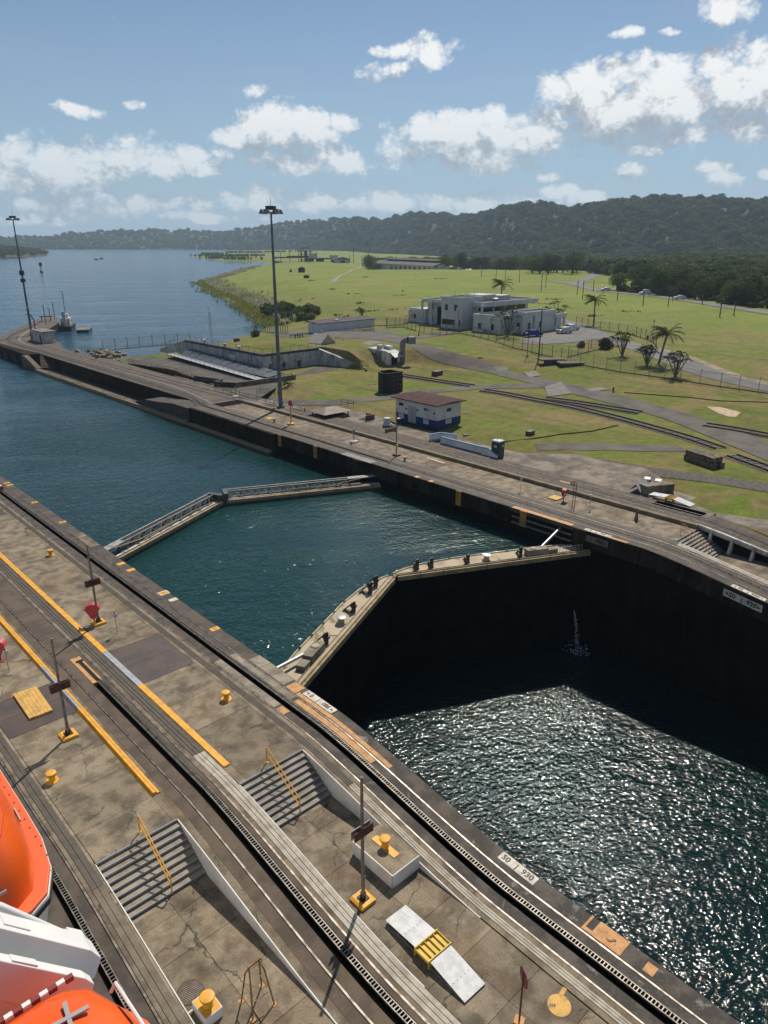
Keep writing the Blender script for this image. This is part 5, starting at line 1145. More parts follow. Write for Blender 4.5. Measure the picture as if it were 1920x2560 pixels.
railing([(68.9,105.3,0),(70.0,101.6,0)], 'short railing round a hole on the lawn left of the flood light', RAILG); railing([(67.8,104.6,0),(69.1,101.2,0)], 'nearer short railing round the hole on the lawn', RAILG)
a, b, c = T(853,1012), T(870,1015), T(884,1018); railing([tuple(a), tuple(b), tuple(c)], 'short railing between the lawn path and the pit shelter', RAILG)
t = thing('tent_roof_shed', 'pale gable roofed shed on the bunker roof', 'shed', (101.6,129.6,3.3), R(0)); 
mb = MB().ext([(-2.0,0),(2.0,0),(2.0,.15),(0,2.0),(-2.0,.15)], -2.2, 2.2); mb.build('body', M('shed_cream', (.42,.38,.31), .7, (.36,.32,.26), 2), t)
for s_ in (-1,1):
    for k in range(8): MB().add([(s_*2.15,-2.35+k*.59,.10),(s_*2.15,-2.35+k*.59+.55,.10),(0,-2.35+k*.59+.55,2.09),(0,-2.35+k*.59,2.09),(s_*2.15,-2.35+k*.59,.04),(s_*2.15,-2.35+k*.59+.55,.04),(0,-2.35+k*.59+.55,2.03),(0,-2.35+k*.59,2.03)], [(0,1,2,3) if s_ > 0 else (3,2,1,0),(7,6,5,4) if s_ > 0 else (4,5,6,7),(0,4,5,1),(2,6,7,3),(1,5,6,2),(3,7,4,0)]).build('roof_sheet', M('shed_sheet', (.50,.47,.40), .6, (.42,.39,.33), 3), t)
MB().lathe([(.35,2.0),(.35,2.5),(.25,2.6)], (1.0,1.2,0), 10).build('vent', GREY, t); railing([(103.2,127.2,3.35),(106,127.2,3.35),(106,130,3.35)], 'small railing at the side of the gable roofed shed', RAILG)
# machine house cut into the bank
mh = thing('machine_house', 'white concrete machine house wedged into the bank with a bent grey flue', 'machine house', (104,110,0), world=True)
MB().ext([(109.7,-.3),(109.7,3.0),(111,3.3),(116.2,3.45),(116.2,3.1),(112.4,.2),(112.1,-.3)], 103.6, 106.6, axis='x').build('body', M('machine_white', (.60,.60,.58), .8, (.5,.5,.48), 1, streak=(.2,.19,.17), samt=.8), mh)
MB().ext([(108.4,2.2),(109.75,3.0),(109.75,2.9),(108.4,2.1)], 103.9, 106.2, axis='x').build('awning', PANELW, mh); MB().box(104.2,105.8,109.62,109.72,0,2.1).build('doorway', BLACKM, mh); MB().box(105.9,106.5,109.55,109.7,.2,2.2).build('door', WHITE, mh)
MB().box(103.5,103.6,112,114,1.6,3.0).build('louvre', GREY, mh)
MB().lathe([(.55,3.2),(.65,3.5),(.65,4.1),(.45,4.3)], (104.5,113.6,0), 14).build('roof_vent', PANELW, mh, smooth=True); MB().ext([(111,3.2),(111.5,4.0),(113,4.1),(113.4,3.3)], 105.2, 106.3, axis='x').build('roof_housing', PANELW, mh)
fl = MB().tube([(107.0,109.4,.2),(107.0,109.4,4.2),(107.05,109.25,4.9),(107.2,108.8,5.3),(107.4,108.3,5.4)], [.62,.6,.6,.6,.6], 12).build('flue', M('flue_grey', (.23,.215,.185), .8, (.15,.14,.12), 1.5), mh, smooth=True); sub(MB().cbox((107.8,107.6,5.4),(1.3,1.4,1.4),R(-15)), 'flue_hood', M('flue_hood', (.20,.205,.205), .7), fl)
# dark open bin
bn = thing('open_bin', 'tall black open topped bin with bolt dots on the lawn', 'bin', (86,91.3,0)); R1 = 2.0
out = [(-1.9,-.6),(-1.1,-1.5),(1.9,-1.6),(2.0,1.6),(-.3,1.8),(-1.5,1.0)]; inn = [(x*.86,y*.86) for x, y in out]
BINM = M('bin_black', (.022,.021,.019), .8, (.010,.010,.009), 1.2, dirt=(.10,.095,.085), dscale=3.5, dlo=.68, dhi=.72, damt=.5, fine=.3); n = len(out)
for i in range(n): MB().prism([out[i], out[(i+1) % n], inn[(i+1) % n], inn[i]], 0, 3.45).build('side', BINM, bn)
for x in (-.2,.6,1.3):
    for z in (.6,1.3,2.2,2.8): MB().lathe([(.05,-.02),(.05,.02)], (0,0,0), 8).build('bolt', LETW, bn).matrix_basis = Matrix.Translation((x,-1.6,z)) @ Matrix.Rotation(R(90),4,'X')
for px, py, s_, lab in ((1093,938,1.0,'small brown box on the lawn below the road bank'),(1325,1087,.6,'small brown lid on the lawn beside the dark pipe'),(915,928,.25,'small dark post at the tip of the bunker wing wall')):
    p = T(px, py); t = thing('ground_box', lab, 'box', tuple(p), R(5), 'boxes on the lawn'); MB().box(-s_,s_,-s_*.6,s_*.6,0,.7*s_+.1).build('body', RUSTY if s_ > .3 else BLACK, t); MB().box(-s_*1.05,s_*1.05,-s_*.65,s_*.65,.7*s_+.1,.7*s_+.16).build('lid', BARE, t)
for k, (px, py) in enumerate(((931,961),(1023,968),(1168,1032),(1165,1086),(1200,893))):
    p = T(px, py); o = MB().cbox((p.x,p.y,p.z+.03),(1.3,.9,.06),.3*k).build('lawn_slab', M('lid_grey', (.12,.11,.09), .9), origin=tuple(p)); tag(o, ['flat lid in the lawn left of the black bin','flat lid in the grass just right of the black bin','flat slab in the lawn far right of the blue white house','flat slab in the lawn near the blue white house corner','small lid on the bank below the road'][k], 'slab', 'flat slabs in the lawn')
# ------------------------------------------------------------------ main white building
mbz = 3.3
MBd = thing('office_building', 'large white flat roofed office building with columns and dark window band', 'building', (146,125,mbz), world=True)
def blk(name, x0, x1, y0, y1, z0, z1, mat=BLDW, parent=MBd): return MB().box(x0, x1, y0, y1, z0, z1).build(name, mat, parent)
def roofed(x0, x1, y0, y1, z1, name='roof'):
    r = MB().box(x0+.3,x1-.3,y0+.3,y1-.3,z1-.5,z1-.35).build(name, ROOFD, MBd)
    sub(MB().box(x0-.05,x1+.05,y0-.05,y0+.3,z1-.9,z1).box(x0-.05,x1+.05,y1-.3,y1+.05,z1-.9,z1).box(x0-.05,x0+.3,y0+.3,y1-.3,z1-.9,z1).box(x1-.3,x1+.05,y0+.3,y1-.3,z1-.9,z1), 'parapet', BLDW, r); return r
g0 = 2.2
blk('wall', 148.2,158,142.4,148.2,g0,7.0); roofed(147.9,158,142.4,148.4,7.2)
blk('wall', 148.8,162,134.2,142.4,g0,9.2); roofed(147.2,162,134.0,143.0,10.0)
blk('wall', 144.2,152,126.0,133.0,g0,10.4); roofed(144.2,152,126.0,133.2,11.2); blk('wall', 148.9,152,133.0,134.2,g0,9.9)
blk('wall', 149.4,169.5,124.2,137,g0,9.0); rr_ = roofed(148.0,171.5,122.4,137.5,10.0); sub(MB().box(148.1,171.4,122.5,137.4,8.75,9.1), 'soffit', BLDW, rr_)
sub(MB().box(155,160,128,134,9.5,11.2).box(161,165,127,133,9.5,10.9), 'roof_house', BLDW, rr_); sub(MB().lathe([(1.0,9.6),(1.0,10.3),(.6,10.5)], (157.5,126,0), 12), 'roof_fan', GREY, rr_)
blk('wall', 143.6,164,112.6,121.6,g0,7.2); roofed(143.6,164,112.6,121.6,7.6)
blk('wall', 147.6,160,108.8,113.4,g0,8.0); roofed(147.4,160,108.6,113.6,8.5)
blk('wall', 160,164,109.4,113,g0,6.8); roofed(159.8,164.8,108.4,113.2,7.4); blk('blue_panel', 160.4,161.6,109.3,109.4,4.2,6.4, LBLUE)
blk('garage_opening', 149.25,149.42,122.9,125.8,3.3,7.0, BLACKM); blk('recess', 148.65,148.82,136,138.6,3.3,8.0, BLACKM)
COLM = M('column_white', (.60,.60,.585), .7)
for x, y, z1 in ((147.6,122.2,9.4),(146.9,142.6,9.4),(146.9,139.2,9.4),(144.0,127.2,8.6),(147.8,148.4,6.6),(143.3,112.9,7.0),(143.4,116.0,7.0),(147.2,108.9,7.6),(151.4,108.5,7.6),(164.4,108.8,6.6)):
    c = MB().lathe([(.32,g0),(.32,z1-.6),(.45,z1-.35),(.5,z1-.1),(.45,z1)], (x,y,0), 10).build('column', COLM, MBd, smooth=True); sub(MB().lathe([(.45,5.0),(.45,5.5)], (x,y,0), 10), 'collar', COLM, c)
for y, z, w_, h in ((131.2,8.6,1.1,1.5),(128.0,8.6,1.1,1.5)): window(MBd, 144.15, y, z, w_, h, 'x', panes=2)
window(MBd, 144.15, 130.4, 4.9, 4.4, 1.4, 'x', panes=5); window(MBd, 144.15, 126.9, 4.9, 1.3, 1.4, 'x', panes=2)
for y, z in ((140.6,8.0),(140.6,4.8),(135.2,6.6)): window(MBd, 148.75, y, z, .9, 1.5, 'x')
for y in (146.6,144): window(MBd, 148.15, y, 5.0, 1.0, 1.2, 'x', panes=2)
for y in (119.4,115.4): window(MBd, 143.55, y, 4.8, 1.1, 1.5, 'x', panes=2)
for k in range(4): window(MBd, 152.2+k*4.7, 124.15, 8.0, 3.9, 1.2, 'y', panes=4)
for x in (149.4,154.0): window(MBd, x, 108.75, 5.2, 1.0, 1.5, 'y', panes=2)
window(MBd, 147.55, 110.6, 5.2, .9, 1.5, 'x')
ac = MB().box(143.2,143.6,117.0,118.0,3.4,4.3).build('air_conditioner', PANELW, MBd); sub(MB().lathe([(.3,-.02),(.3,.02)], (0,0,0), 12), 'fan_grille', BLACK, ac).matrix_basis = Matrix.Translation((143.18-146,117.5-125,3.85-mbz)) @ Matrix.Rotation(R(90),4,'Y') @ Matrix.Translation((146,125,mbz))
MB().ext([(111,3.2),(112.2,3.2),(109.6,5.2),(109.0,5.2)], 145.9, 146.1, axis='x').build('stair_rail', WHITE, MBd)
for x, y, h in ((147,131,1.6),(150,127,1.3)): MB().tube([(x,y,10),(x,y,11.2+h)], .04, 5).build('aerial', BLACK, MBd)
em = MB().cbox((149.3,124.4,8.1),(.06,.7,.9),0,R(30)).build('emblem', BLACK, MBd)
# store house by the lake
s_ = thing('store_house', 'low white store house with a dark sloping roof near the bushes', 'building', (122,150,2.5), world=True)
zb = H1(116,147)-.6
MB().box(114,133,146.6,150.6,zb,5.2).build('wall', M('store_white', (.62,.63,.66), .8, (.54,.55,.58), .6, streak=(.4,.4,.4), samt=.3), s_)
MB().add([(113.8,146.4,5.2),(133.3,146.4,5.2),(133.3,150.9,5.7),(113.8,150.9,5.7),(113.8,146.4,5.34),(133.3,146.4,5.34),(133.3,150.9,5.84),(113.8,150.9,5.84)], [(3,2,1,0),(4,5,6,7),(0,1,5,4),(1,2,6,5),(2,3,7,6),(3,0,4,7)]).build('roof', ROOFD, s_)
MB().box(121,122.4,148,149,5.4,5.8).build('roof_hatch', PANELW, s_)
a, b = T(725,843), T(935,829); railing([tuple(a), tuple(a.lerp(b,.5)), tuple(b)], 'grey crash barrier before the white store house', GREY, h=.75, rails=(.35,.7), r=.09, name='crash_barrier', cat='barrier')
# ------------------------------------------------------------------ cars
def car(loc, rz, mat, label, L=4.3, Wd=1.75, Hh=1.5, detail=True):
    t = thing('car', label, 'car', loc, rz, 'cars')
    prof = [(-L/2,.32),(-L/2,.75),(-L/2+.1,.95),(-L*.30,1.02),(-L*.18,Hh-.06),(-L*.05,Hh),(L*.22,Hh-.02),(L*.40,1.02),(L/2-.05,.95),(L/2,.6),(L/2,.32)]
    mb = MB(); v = []; n = len(prof)
    for y, k in ((-Wd/2,1),(Wd/2,1)):
        for x, z in prof: v.append((x, y*(1 if z < 1.05 else .82), z))
    mb.add(v, [tuple(range(n))[::-1], tuple(range(n,2*n))]+[(i, (i+1) % n, n+(i+1) % n, n+i) for i in range(n)]); mb.build('body', mat, t, bevel=.05)
    gl = MB(); w_ = Wd*.42
    for s2 in (-1,1): gl.add([(-L*.26,s2*(Wd*.455),1.06),(L*.34,s2*(Wd*.455),1.06),(L*.20,s2*Wd*.418,Hh-.1),(-L*.155,s2*Wd*.418,Hh-.1)], [(0,1,2,3) if s2 < 0 else (3,2,1,0)])
    gl.build('side_windows', GLASS, t); MB().add([(-L*.295,-w_,1.04),(-L*.295,w_,1.04),(-L*.19,w_*.95,Hh-.09),(-L*.19,-w_*.95,Hh-.09)], [(3,2,1,0)]).build('windscreen', GLASS, t)
    MB().add([(L*.393,-w_,1.06),(L*.393,w_,1.06),(L*.245,w_*.95,Hh-.06),(L*.245,-w_*.95,Hh-.06)], [(0,1,2,3)]).build('rear_window', GLASS, t)
    for x in (-L*.31,L*.31):
        for y in (-Wd/2+.08,Wd/2-.08):
            wh = MB().lathe([(.33,-.1),(.33,.1)], n=14).build('wheel', RUBBER, t); wh.matrix_basis = Matrix.Translation((x,y,.33)) @ Matrix.Rotation(R(90),4,'X')
            sub(MB().lathe([(.2,-.11),(.2,.11)], n=10), 'rim', GALV, wh)
    for y in (-Wd*.38,Wd*.38): MB().box(-L/2-.012,-L/2+.05,y-.18,y+.18,.68,.85).build('headlight', PANELW, t); MB().box(L/2-.06,L/2+.012,y-.16,y+.16,.7,.9).build('tail_light', RED, t)
    return t
p = T(1332,842); car((p.x,p.y,p.z+.08), R(150), CARB, 'blue car parked at the end of the white office building', 4.4, 1.8, 1.62)
p = T(1410,834); car((p.x,p.y,p.z+.08), R(165), CARS, 'silver car parked nearer of the two pale cars'); p = T(1428,826); car((p.x,p.y,p.z+.08), R(165), CARW, 'white car parked behind the silver one', 4.4)
for px, py, lab, mt, L, h in ((1613,737,'white van on the highway beneath the trees',CARW,5.2,2.1),(1699,749,'white car on the highway right of the van',CARW,4.4,1.5),(1514,728,'pale car on the highway bend left of the van',CARS,4.4,1.5)):
    p = T(px, py); car((p.x,p.y,p.z+.15), R(-38), mt, lab, L, 1.9, h)
# ------------------------------------------------------------------ poles, fences
WPOLE = M('wood_pole', (.055,.042,.033), .9, (.035,.028,.022), 2)
def pole(px, py, tx, ty, label, arm=True, r=.13):
    b = T(px, py); r = r*.72; h = max(4., up_z(tx, ty, b)-b.z); t = thing('utility_pole', label, 'utility pole', tuple(b), R(40), 'utility poles')
    MB().tube([(0,0,-.2),(0,0,h)], [r*1.15,r*.8], 7).build('shaft', WPOLE, t)
    if arm: MB().box(-.9,.9,-.06,.06,h-.5,h-.38).build('crossarm', WPOLE, t); MB().lathe([(.2,h-1.6),(.2,h-.9)], (.3,0,0), 8).build('transformer', GREY, t)
POLES = [(1443,736,1446,700),(1456,747,1461,700),(1483,727,1486,699),(1543,750,1548,702),(1607,764,1612,728),(1670,766,1673,730),(1681,752,1684,724),(1755,761,1757,735),(1799,793,1804,750),(1834,789,1837,750),(1203,692,1205,660),(1240,694,1242,655),(1263,697,1264,668),(1298,706,1299,672),(1353,727,1356,682),(1364,719,1366,686)]
names = ['first','second','third','fourth','fifth','sixth','seventh','eighth','ninth','tenth']
for i, q in enumerate(POLES):
    pole(*q, (f'wooden pole on the green slope, {names[i]} along the highway from the bend' if i < 10 else f'wooden pole beyond the office building, {names[i-10]} from the power house'), r=.2)
pole(1346,902,1358,772,'tall dark pole on the lawn before the parked cars', arm=False, r=.17); pole(1318,891,1322,800,'thinner dark pole left of the tall one before the parked cars', arm=False, r=.08)
FENCE = M('fence_grey', (.13,.13,.13), .6); 
def mesh_mat():
    m = bpy.data.materials.new('chain_link'); m.use_nodes = True; q = NT(m.node_tree); bs = q.n['Principled BSDF']; bs.inputs['Base Color'].default_value = (.22,.22,.215,1); bs.inputs['Alpha'].default_value = .13; bs.inputs['Roughness'].default_value = .6; return m
LINK = mesh_mat()
def fence(pix, label, h=2.2, step=3.2, mesh=True, world=False, group='chain link fences'):
    pts = [Vector(p) if world else T(*p) for p in pix]; t = thing('chain_link_fence', label, 'fence', tuple(pts[0]), world=True, group=group)
    for a, b in zip(pts[:-1], pts[1:]):
        n = max(1, int(round((b-a).length/step))); prev = None
        for k in range(n+1):
            q = a.lerp(b, k/n); q.z = H1(q.x, q.y) if not world else q.z
            if k < n or b is pts[-1]:
                MB().tube([q, q+Vector((0,0,h)), q+Vector((-.18,-.25,h+.32))], .045 if q.length < 150 else .07, 5).build('post', FENCE, t)
            if prev is not None:
                MB().tube([prev+Vector((0,0,h)), q+Vector((0,0,h))], .025, 4).build('top_rail', FENCE, t)
                if mesh: MB().add([prev+Vector((0,0,.05)), q+Vector((0,0,.05)), q+Vector((0,0,h)), prev+Vector((0,0,h))], [(0,1,2,3)]).build('mesh_panel', LINK, t)
            prev = q
    mb = MB()
    for a, b in zip(pts[:-1], pts[1:]):
        n = max(1, int((b-a).length/2)); 
        for k in range(n): p, q = a.lerp(b, k/n), a.lerp(b, (k+1)/n); mb.beam((p.x,p.y,H1(p.x,p.y)+.06 if not world else p.z), (q.x,q.y,H1(q.x,q.y)+.06 if not world else q.z), .3, .14)
    mb.build('kerb', M('fence_kerb', (.05,.047,.04), .9), t)
fence([(1150,833),(1260,862),(1380,893),(1450,912),(1550,930),(1700,951),(1800,967),(1945,988)], 'long chain link fence running down the lawn before the office building')
fence([(1440,812),(1500,825),(1545,832),(1590,840),(1625,852),(1640,862)], 'chain link fence behind the palms along the driveway', h=2.0)
fence([(966,820),(1010,818),(1060,834)], 'chain link fence with gate left of the office building'); fence([(1060,834),(1100,838),(1150,833)], 'cross braced chain link gate before the office building', h=2.2, step=2.0)
fence([(71,175,0),(80,174.5,0),(93,173,0)], 'chain link fence along the water by the lattice mast', world=True, h=2.4); fence([(613,836),(660,830),(720,836)], 'chain link fence at the lake edge before the white store house', h=2.2); fence([(1420,893),(1470,880),(1530,868),(1560,863)], 'chain link fence between the palms and the parked cars', h=2.0)
fence([(935,815),(1000,813),(1030,806)], 'chain link fence between the store house and the office building', h=2.0)
def lattice(px, py, tx, ty, label):
    b = T(px, py); h = up_z(tx, ty, b)-b.z; t = thing('lattice_mast', label, 'mast', tuple(b)); 
    for x, y in ((-.35,-.3),(.35,-.3),(0,.35)): MB().tube([(x,y,0),(x,y,h*.85)], .07, 5).build('leg', GREY, t)
    mb = MB(); n = 12
    for k in range(n):
        z0, z1 = h*.85*k/n, h*.85*(k+1)/n; mb.tube([(-.35,-.3,z0),(.35,-.3,z1)], .025, 4).tube([(.35,-.3,z0),(0,.35,z1)], .025, 4).tube([(0,.35,z0),(-.35,-.3,z1)], .025, 4)
    mb.build('lacing', GALV, t); MB().tube([(0,.35,h*.85),(0,.35,h)], .04, 5).build('aerial', BLACK, t); MB().lathe([(.2,h*.93),(.2,h*.97)], (0,.35,0), 8).build('sensor', PANELW, t); MB().cbox((1.2,0,1.6),(.8,.5,.9)).build('cabinet', PANELW, t)
lattice(528,851,524,768,'slim lattice mast by the water behind the bunker')
a = T(552,845); t = thing('goal_frame', 'low ochre frame on the bunker roof near the lattice mast', 'frame', tuple(a)); MB().box(-.06,.06,-.06,.06,0,1.2).build('post', YELW, t); MB().box(4.5,4.62,-.06,.06,0,1.2).build('post', YELW, t); MB().box(0,4.6,-.05,.05,1.1,1.25).build('bar', YELW, t)
a = T(592,854); t = thing('rusty_winch', 'small dark winch on the bunker roof', 'winch', tuple(a)); MB().box(-.7,.7,-.5,.5,0,.8).build('housing', RUSTY, t); MB().box(-.5,.2,-.52,.5,.8,1.0).build('cap', GREY, t)
a = T(748,845); t = thing('rusty_grapnel', 'rusty curved iron on the grass of the bunker roof', 'iron', tuple(a)); MB().tube([(-1.2,0,0),(-1.1,0,.9),(-.5,0,1.1),(-.3,0,.1)], .14, 6).build('hook', RUSTY, t); MB().tube([(.2,0,0),(.3,0,.9),(.9,0,1.0),(1.1,0,.1)], .14, 6).build('hook', RUSTY, t)
a = T(600,842); t = thing('black_marker', 'black marker board at the lake edge', 'marker', tuple(a)); MB().box(-.35,.35,-.1,.1,.3,2.2).build('board', BLACK, t); MB().tube([(0,.15,0),(0,.15,2.6)], .07, 6).build('post', WPOLE, t)
# hydrant, slab covers
a = T(1533,979); t = thing('fire_hydrant', 'small red fire hydrant on the lawn beside the road', 'hydrant', tuple(a)); MB().lathe([(.16,0),(.16,.55),(.2,.58),(.2,.64),(.1,.78)], n=10).build('barrel', RED, t, smooth=True); MB().tube([(-.26,0,.45),(.26,0,.45)], .07, 8).build('nozzle', DKRED, t)
for px, py, lab, dx in ((1376,909,'round concrete well with a slab lid below the long fence',0),(1425,913,'flat slab cover beside the round well below the long fence',1)):
    p = T(px, py); t = thing('well_cover', lab, 'well', tuple(p), R(-35), 'well covers'); MB().lathe([(1.3,-.2),(1.3,.75)], n=16).build('ring', BUNKD, t) if not dx else MB().box(-2,2,-1.2,1.2,-.2,.35).build('ring', BUNKD, t); MB().box(-2.4,2.4,-1.3,1.3,.75-.4*dx,1.0-.4*dx).build('lid', M('lid_brown', (.12,.095,.07), .9), t)
for px, py, lab in ((1345,896,'low T shaped stand at the foot of the dark poles'),):
    p = T(1318,893); t = thing('t_stand', lab, 'stand', tuple(p)); MB().box(-.7,.7,-.1,.1,.25,.35).build('bar', WPOLE, t); MB().box(-.08,.08,-.08,.08,0,.3).build('leg', WPOLE, t)
for px, py, lab in ((1543,866,'round sign left of the pair on the driveway fence'),(1617,862,'round sign right of the pair on the driveway fence'),(1407,806,'round sign behind the parked cars')):
    p = T(px, py); t = thing('round_sign', lab, 'sign', tuple(p), R(60), 'round driveway signs'); MB().tube([(0,0,0),(0,0,1.4)], .04, 5).build('post', GREY, t); MB().lathe([(.45,-.03),(.45,.03)], n=16).build('disc', BLACK, t).matrix_basis = Matrix.Translation((0,0,1.6)) @ Matrix.Rotation(R(90),4,'X')
for tx, ty, px, py, lab in ((1634,801,1630,848,'double headed lamp post behind the palms'),(1480,848,1478,866,'small lamp by the palm clump'),):
    p = T(px, py); h = up_z(tx, ty, p)-p.z; t = thing('lamp_post', lab, 'lamp post', tuple(p), R(30), 'yard lamps'); MB().tube([(0,0,0),(0,0,h)], .08, 6).build('post', GREY, t); MB().tube([(-.8,0,h),(.8,0,h)], .05, 5).build('arm', GREY, t)
    for x in (-.8,.8): MB().cbox((x,0,h-.05),(.55,.3,.18)).build('lamp', BLACK, t)
# ------------------------------------------------------------------ lake end: hut, boats, pier, buoys
t = thing('lake_hut', 'small white flat roofed hut at the bend of the approach wall', 'hut', (66.6,201,0), world=True); MB().box(65,68.2,197.4,205,0,2.7).build('wall', WHITE2, t); MB().box(64.7,68.5,197.1,205.3,2.7,2.95).build('roof', BARE, t); d_ = MB().box(64.94,65,198.5,199.6,0,2.1).build('door', M('hut_door', (.10,.08,.06), .8), t); sub(MB().box(64.9,64.94,198.6,198.7,1.0,1.1), 'handle', GREY, d_)
MB().box(65.2,68.0,205.3,207.5,0,2.2).build('annex', BARE, t)
BOATD = M('boat_dark', (.045,.045,.045), .7, (.03,.03,.03), 2)
t = thing('work_boat', 'moored work boat with white funnel and dark hull beside the pier', 'boat', (90.5,250,LAKE_Z), R(62)); 
MB().prism([(-6,-2),(4,-2),(7,0),(4,2),(-6,2)], -.6, 1.6).build('hull', BOATD, t); MB().box(-3,2,-1.4,1.4,1.6,3.8).build('cabin', WHITE2, t); MB().box(-1,1,-.8,.8,3.8,5.0).build('wheelhouse', LETW, t); MB().box(-4.6,-3.6,-.5,.5,1.6,6.0).build('funnel', PANELW, t); MB().tube([(0,0,5),(0,0,12)], .1, 5).build('mast', BLACK, t)
for x in (-1.5,.2,1.6): MB().box(x-.35,x+.35,-1.43,-1.4,2.5,3.2).build('window', GLASS, t)
for k in range(7): MB().lathe([(.35,-.1),(.35,.1)], (-5+k*1.4,-2.1,1.2), 8).build('tyre', RUBBER, t)
t = thing('floating_dock', 'low floating platform moored beyond the work boat', 'platform', (92.5,241,LAKE_Z), R(60)); MB().box(-4,4,-1.8,1.8,-.4,.7).build('float', BOATD, t); MB().box(-4.1,4.1,-1.9,1.9,.7,.85).build('deck', BARE, t); MB().tube([(-3.6,-1.6,.8),(-3.6,-1.6,1.7),(3.6,-1.6,1.7),(3.6,-1.6,.8)], .04, 5).build('rail', PANELW, t)
t = thing('pier_bench', 'small trestle with yellow legs at the tip of the approach wall', 'trestle', (86,255,0), R(-30)); MB().box(-2,2,-.5,.5,1.3,1.55).build('top', WPOLE, t); MB().box(-1.5,-1.2,-.4,.4,0,1.3).build('leg', YELW, t); MB().box(1.2,1.5,-.4,.4,0,1.3).build('leg', YELW, t)
for px, tx, ty, lab in (((115,812),106,764,'thin dark lamp pole at the tip of the approach wall'),((137,797),131,757,'tallest thin aerial pole beside the work boat'),((125,792),120,772,'short thin pole between the two poles at the wall tip')):
    b = G(*px); h = up_z(tx, ty, b); t = thing('thin_pole', lab, 'pole', tuple(b), 0, 'thin poles at the wall tip'); MB().tube([(0,0,0),(0,0,h)], .12, 6).build('shaft', BLACK, t); MB().tube([(-.5,0,h),(.1,0,h)], .08, 5).build('arm', BLACK, t)
p = G(104,681,LAKE_Z); t = thing('channel_buoy', 'dark channel buoy floating on the lake', 'buoy', tuple(p)); MB().lathe([(1.6,-.3),(1.6,1.2),(.9,1.6)], n=12).build('float', DKRED, t); MB().tube([(-.9,0,1.5),(0,0,6)], .2, 5).tube([(.9,0,1.5),(0,0,6)], .2, 5).tube([(0,.9,1.5),(0,0,6)], .2, 5).build('frame', GREY, t); MB().box(-1.1,1.1,-1.1,1.1,5.5,8.8).build('topmark', BLACK, t)
for px, py, lab in ((241,649.5,'left of two tiny dark boats far out on the lake'),(254,647.5,'right of two tiny dark boats far out on the lake')):
    p = G(px, py, LAKE_Z); t = thing('small_boat', lab, 'boat', tuple(p), R(20), 'far boats'); MB().prism([(-4,-1),(3,-1),(4.5,0),(3,1),(-4,1)], -.2, 1.2).build('hull', BLACK, t); MB().box(-2,1,-.7,.7,1.2,2.0).build('cabin', BLACK, t)
# wave-washed edge fence and junk on the shore
t = railing([(66.2,176,.1),(67.5,170,.1),(66.8,160,.1)], 'rusty tangle of railings behind the approach wall', RUSTY, h=1.4, post=1.2)
mb = MB(); rr = random.Random(8)
for k in range(60): mb.cbox((68+rr.gauss(0,1.4),167+rr.gauss(0,3.2),.05+rr.random()*.5), (rr.uniform(.4,1.4),rr.uniform(.4,1.2),rr.uniform(.3,.8)), rr.random()*3, rr.gauss(0,.3))
o = mb.build('rubble', CONC_L, origin=(68,167,0)); tag(o, 'heap of broken concrete behind the approach wall', 'rubble', kind='stuff')
# ------------------------------------------------------------------ dam: power house, spillway, huts
pa, pb = Vector((*ray(930,660).xy.normalized()*735, 0)), Vector((*ray(1083,668).xy.normalized()*640, 0)); d = pb-pa; L = d.length; ang = math.atan2(d.y, d.x)
ph = thing('power_house', 'long pale power house with arched windows under a dark ridge roof', 'building', ((pa+pb)/2).to_tuple()[:2]+(-3.2,), ang)
PHW = M('power_house_wall', (.52,.55,.52), .8, (.45,.48,.45), .3); zt1 = up_z(1083,664,pb)+3.2; zr = up_z(1000,647,(pa+pb)/2)+3.2; DE = 26
MB().box(-L/2,L/2,0,DE,-3,zt1).build('wall', PHW, ph)
MB().ext([(-1.5,zt1-.3),(DE*.36,zr-2.2),(DE*.64,zr-2.2),(DE+1.5,zt1-.3)], -L/2-1.5, L/2+1.5, axis='x').build('roof', M('power_roof', (.105,.095,.088), .9, (.08,.072,.067), .2), ph)
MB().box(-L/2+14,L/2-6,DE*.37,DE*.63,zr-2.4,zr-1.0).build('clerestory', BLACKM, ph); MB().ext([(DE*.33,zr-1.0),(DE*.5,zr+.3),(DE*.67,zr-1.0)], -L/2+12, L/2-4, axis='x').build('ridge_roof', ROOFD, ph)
for k in range(9):
    x = L/2-5.5-k*8.2; n = 8; MB().prism([(0,0)]*0 or [(x-2,-.1),(x+2,-.1),(x+2,0),(x-2,0)], zt1-8, zt1-3.2).build('arched_window', GLASS, ph)
    w_ = MB(); w_.add([(x+2*math.cos(math.pi*j/n),-.1,zt1-3.2+1.8*math.sin(math.pi*j/n)) for j in range(n+1)], [tuple(range(n+1))]); w_.build('arch', GLASS, ph)
SPD = M('spillway_dark', (.035,.030,.026), .9, (.02,.018,.016), .3)
sp_ = thing('spillway_dam', 'dark curved spillway dam with a footbridge on piers at the lake', 'dam', tuple(G(760,656,0)), world=True)
arc = [(688,654),(700,657),(715,658.5),(735,657.5),(750,656),(765,655)]; rad = [880,850,835,830,830,835]
pts = [Vector((*ray(x, y).xy.normalized()*r_, 0)) for (x, y), r_ in zip(arc, rad)]
for a, b in zip(pts[:-1], pts[1:]): mb = MB(); mb.beam((a.x,a.y,-1),(b.x,b.y,-1),6,10.5); mb.build('dam_section', SPD, sp_)
br_a, br_b = Vector((*ray(690,643).xy.normalized()*880,0)), Vector((*ray(845,647).xy.normalized()*790,0))
for px in (775,800,838): q = Vector((*ray(px,650).xy.normalized()*(830-.45*(px-775)),0)); MB().box(q.x-3,q.x+3,q.y-3,q.y+3,-4,up_z(px,646,q)).build('pier', SPD, sp_)
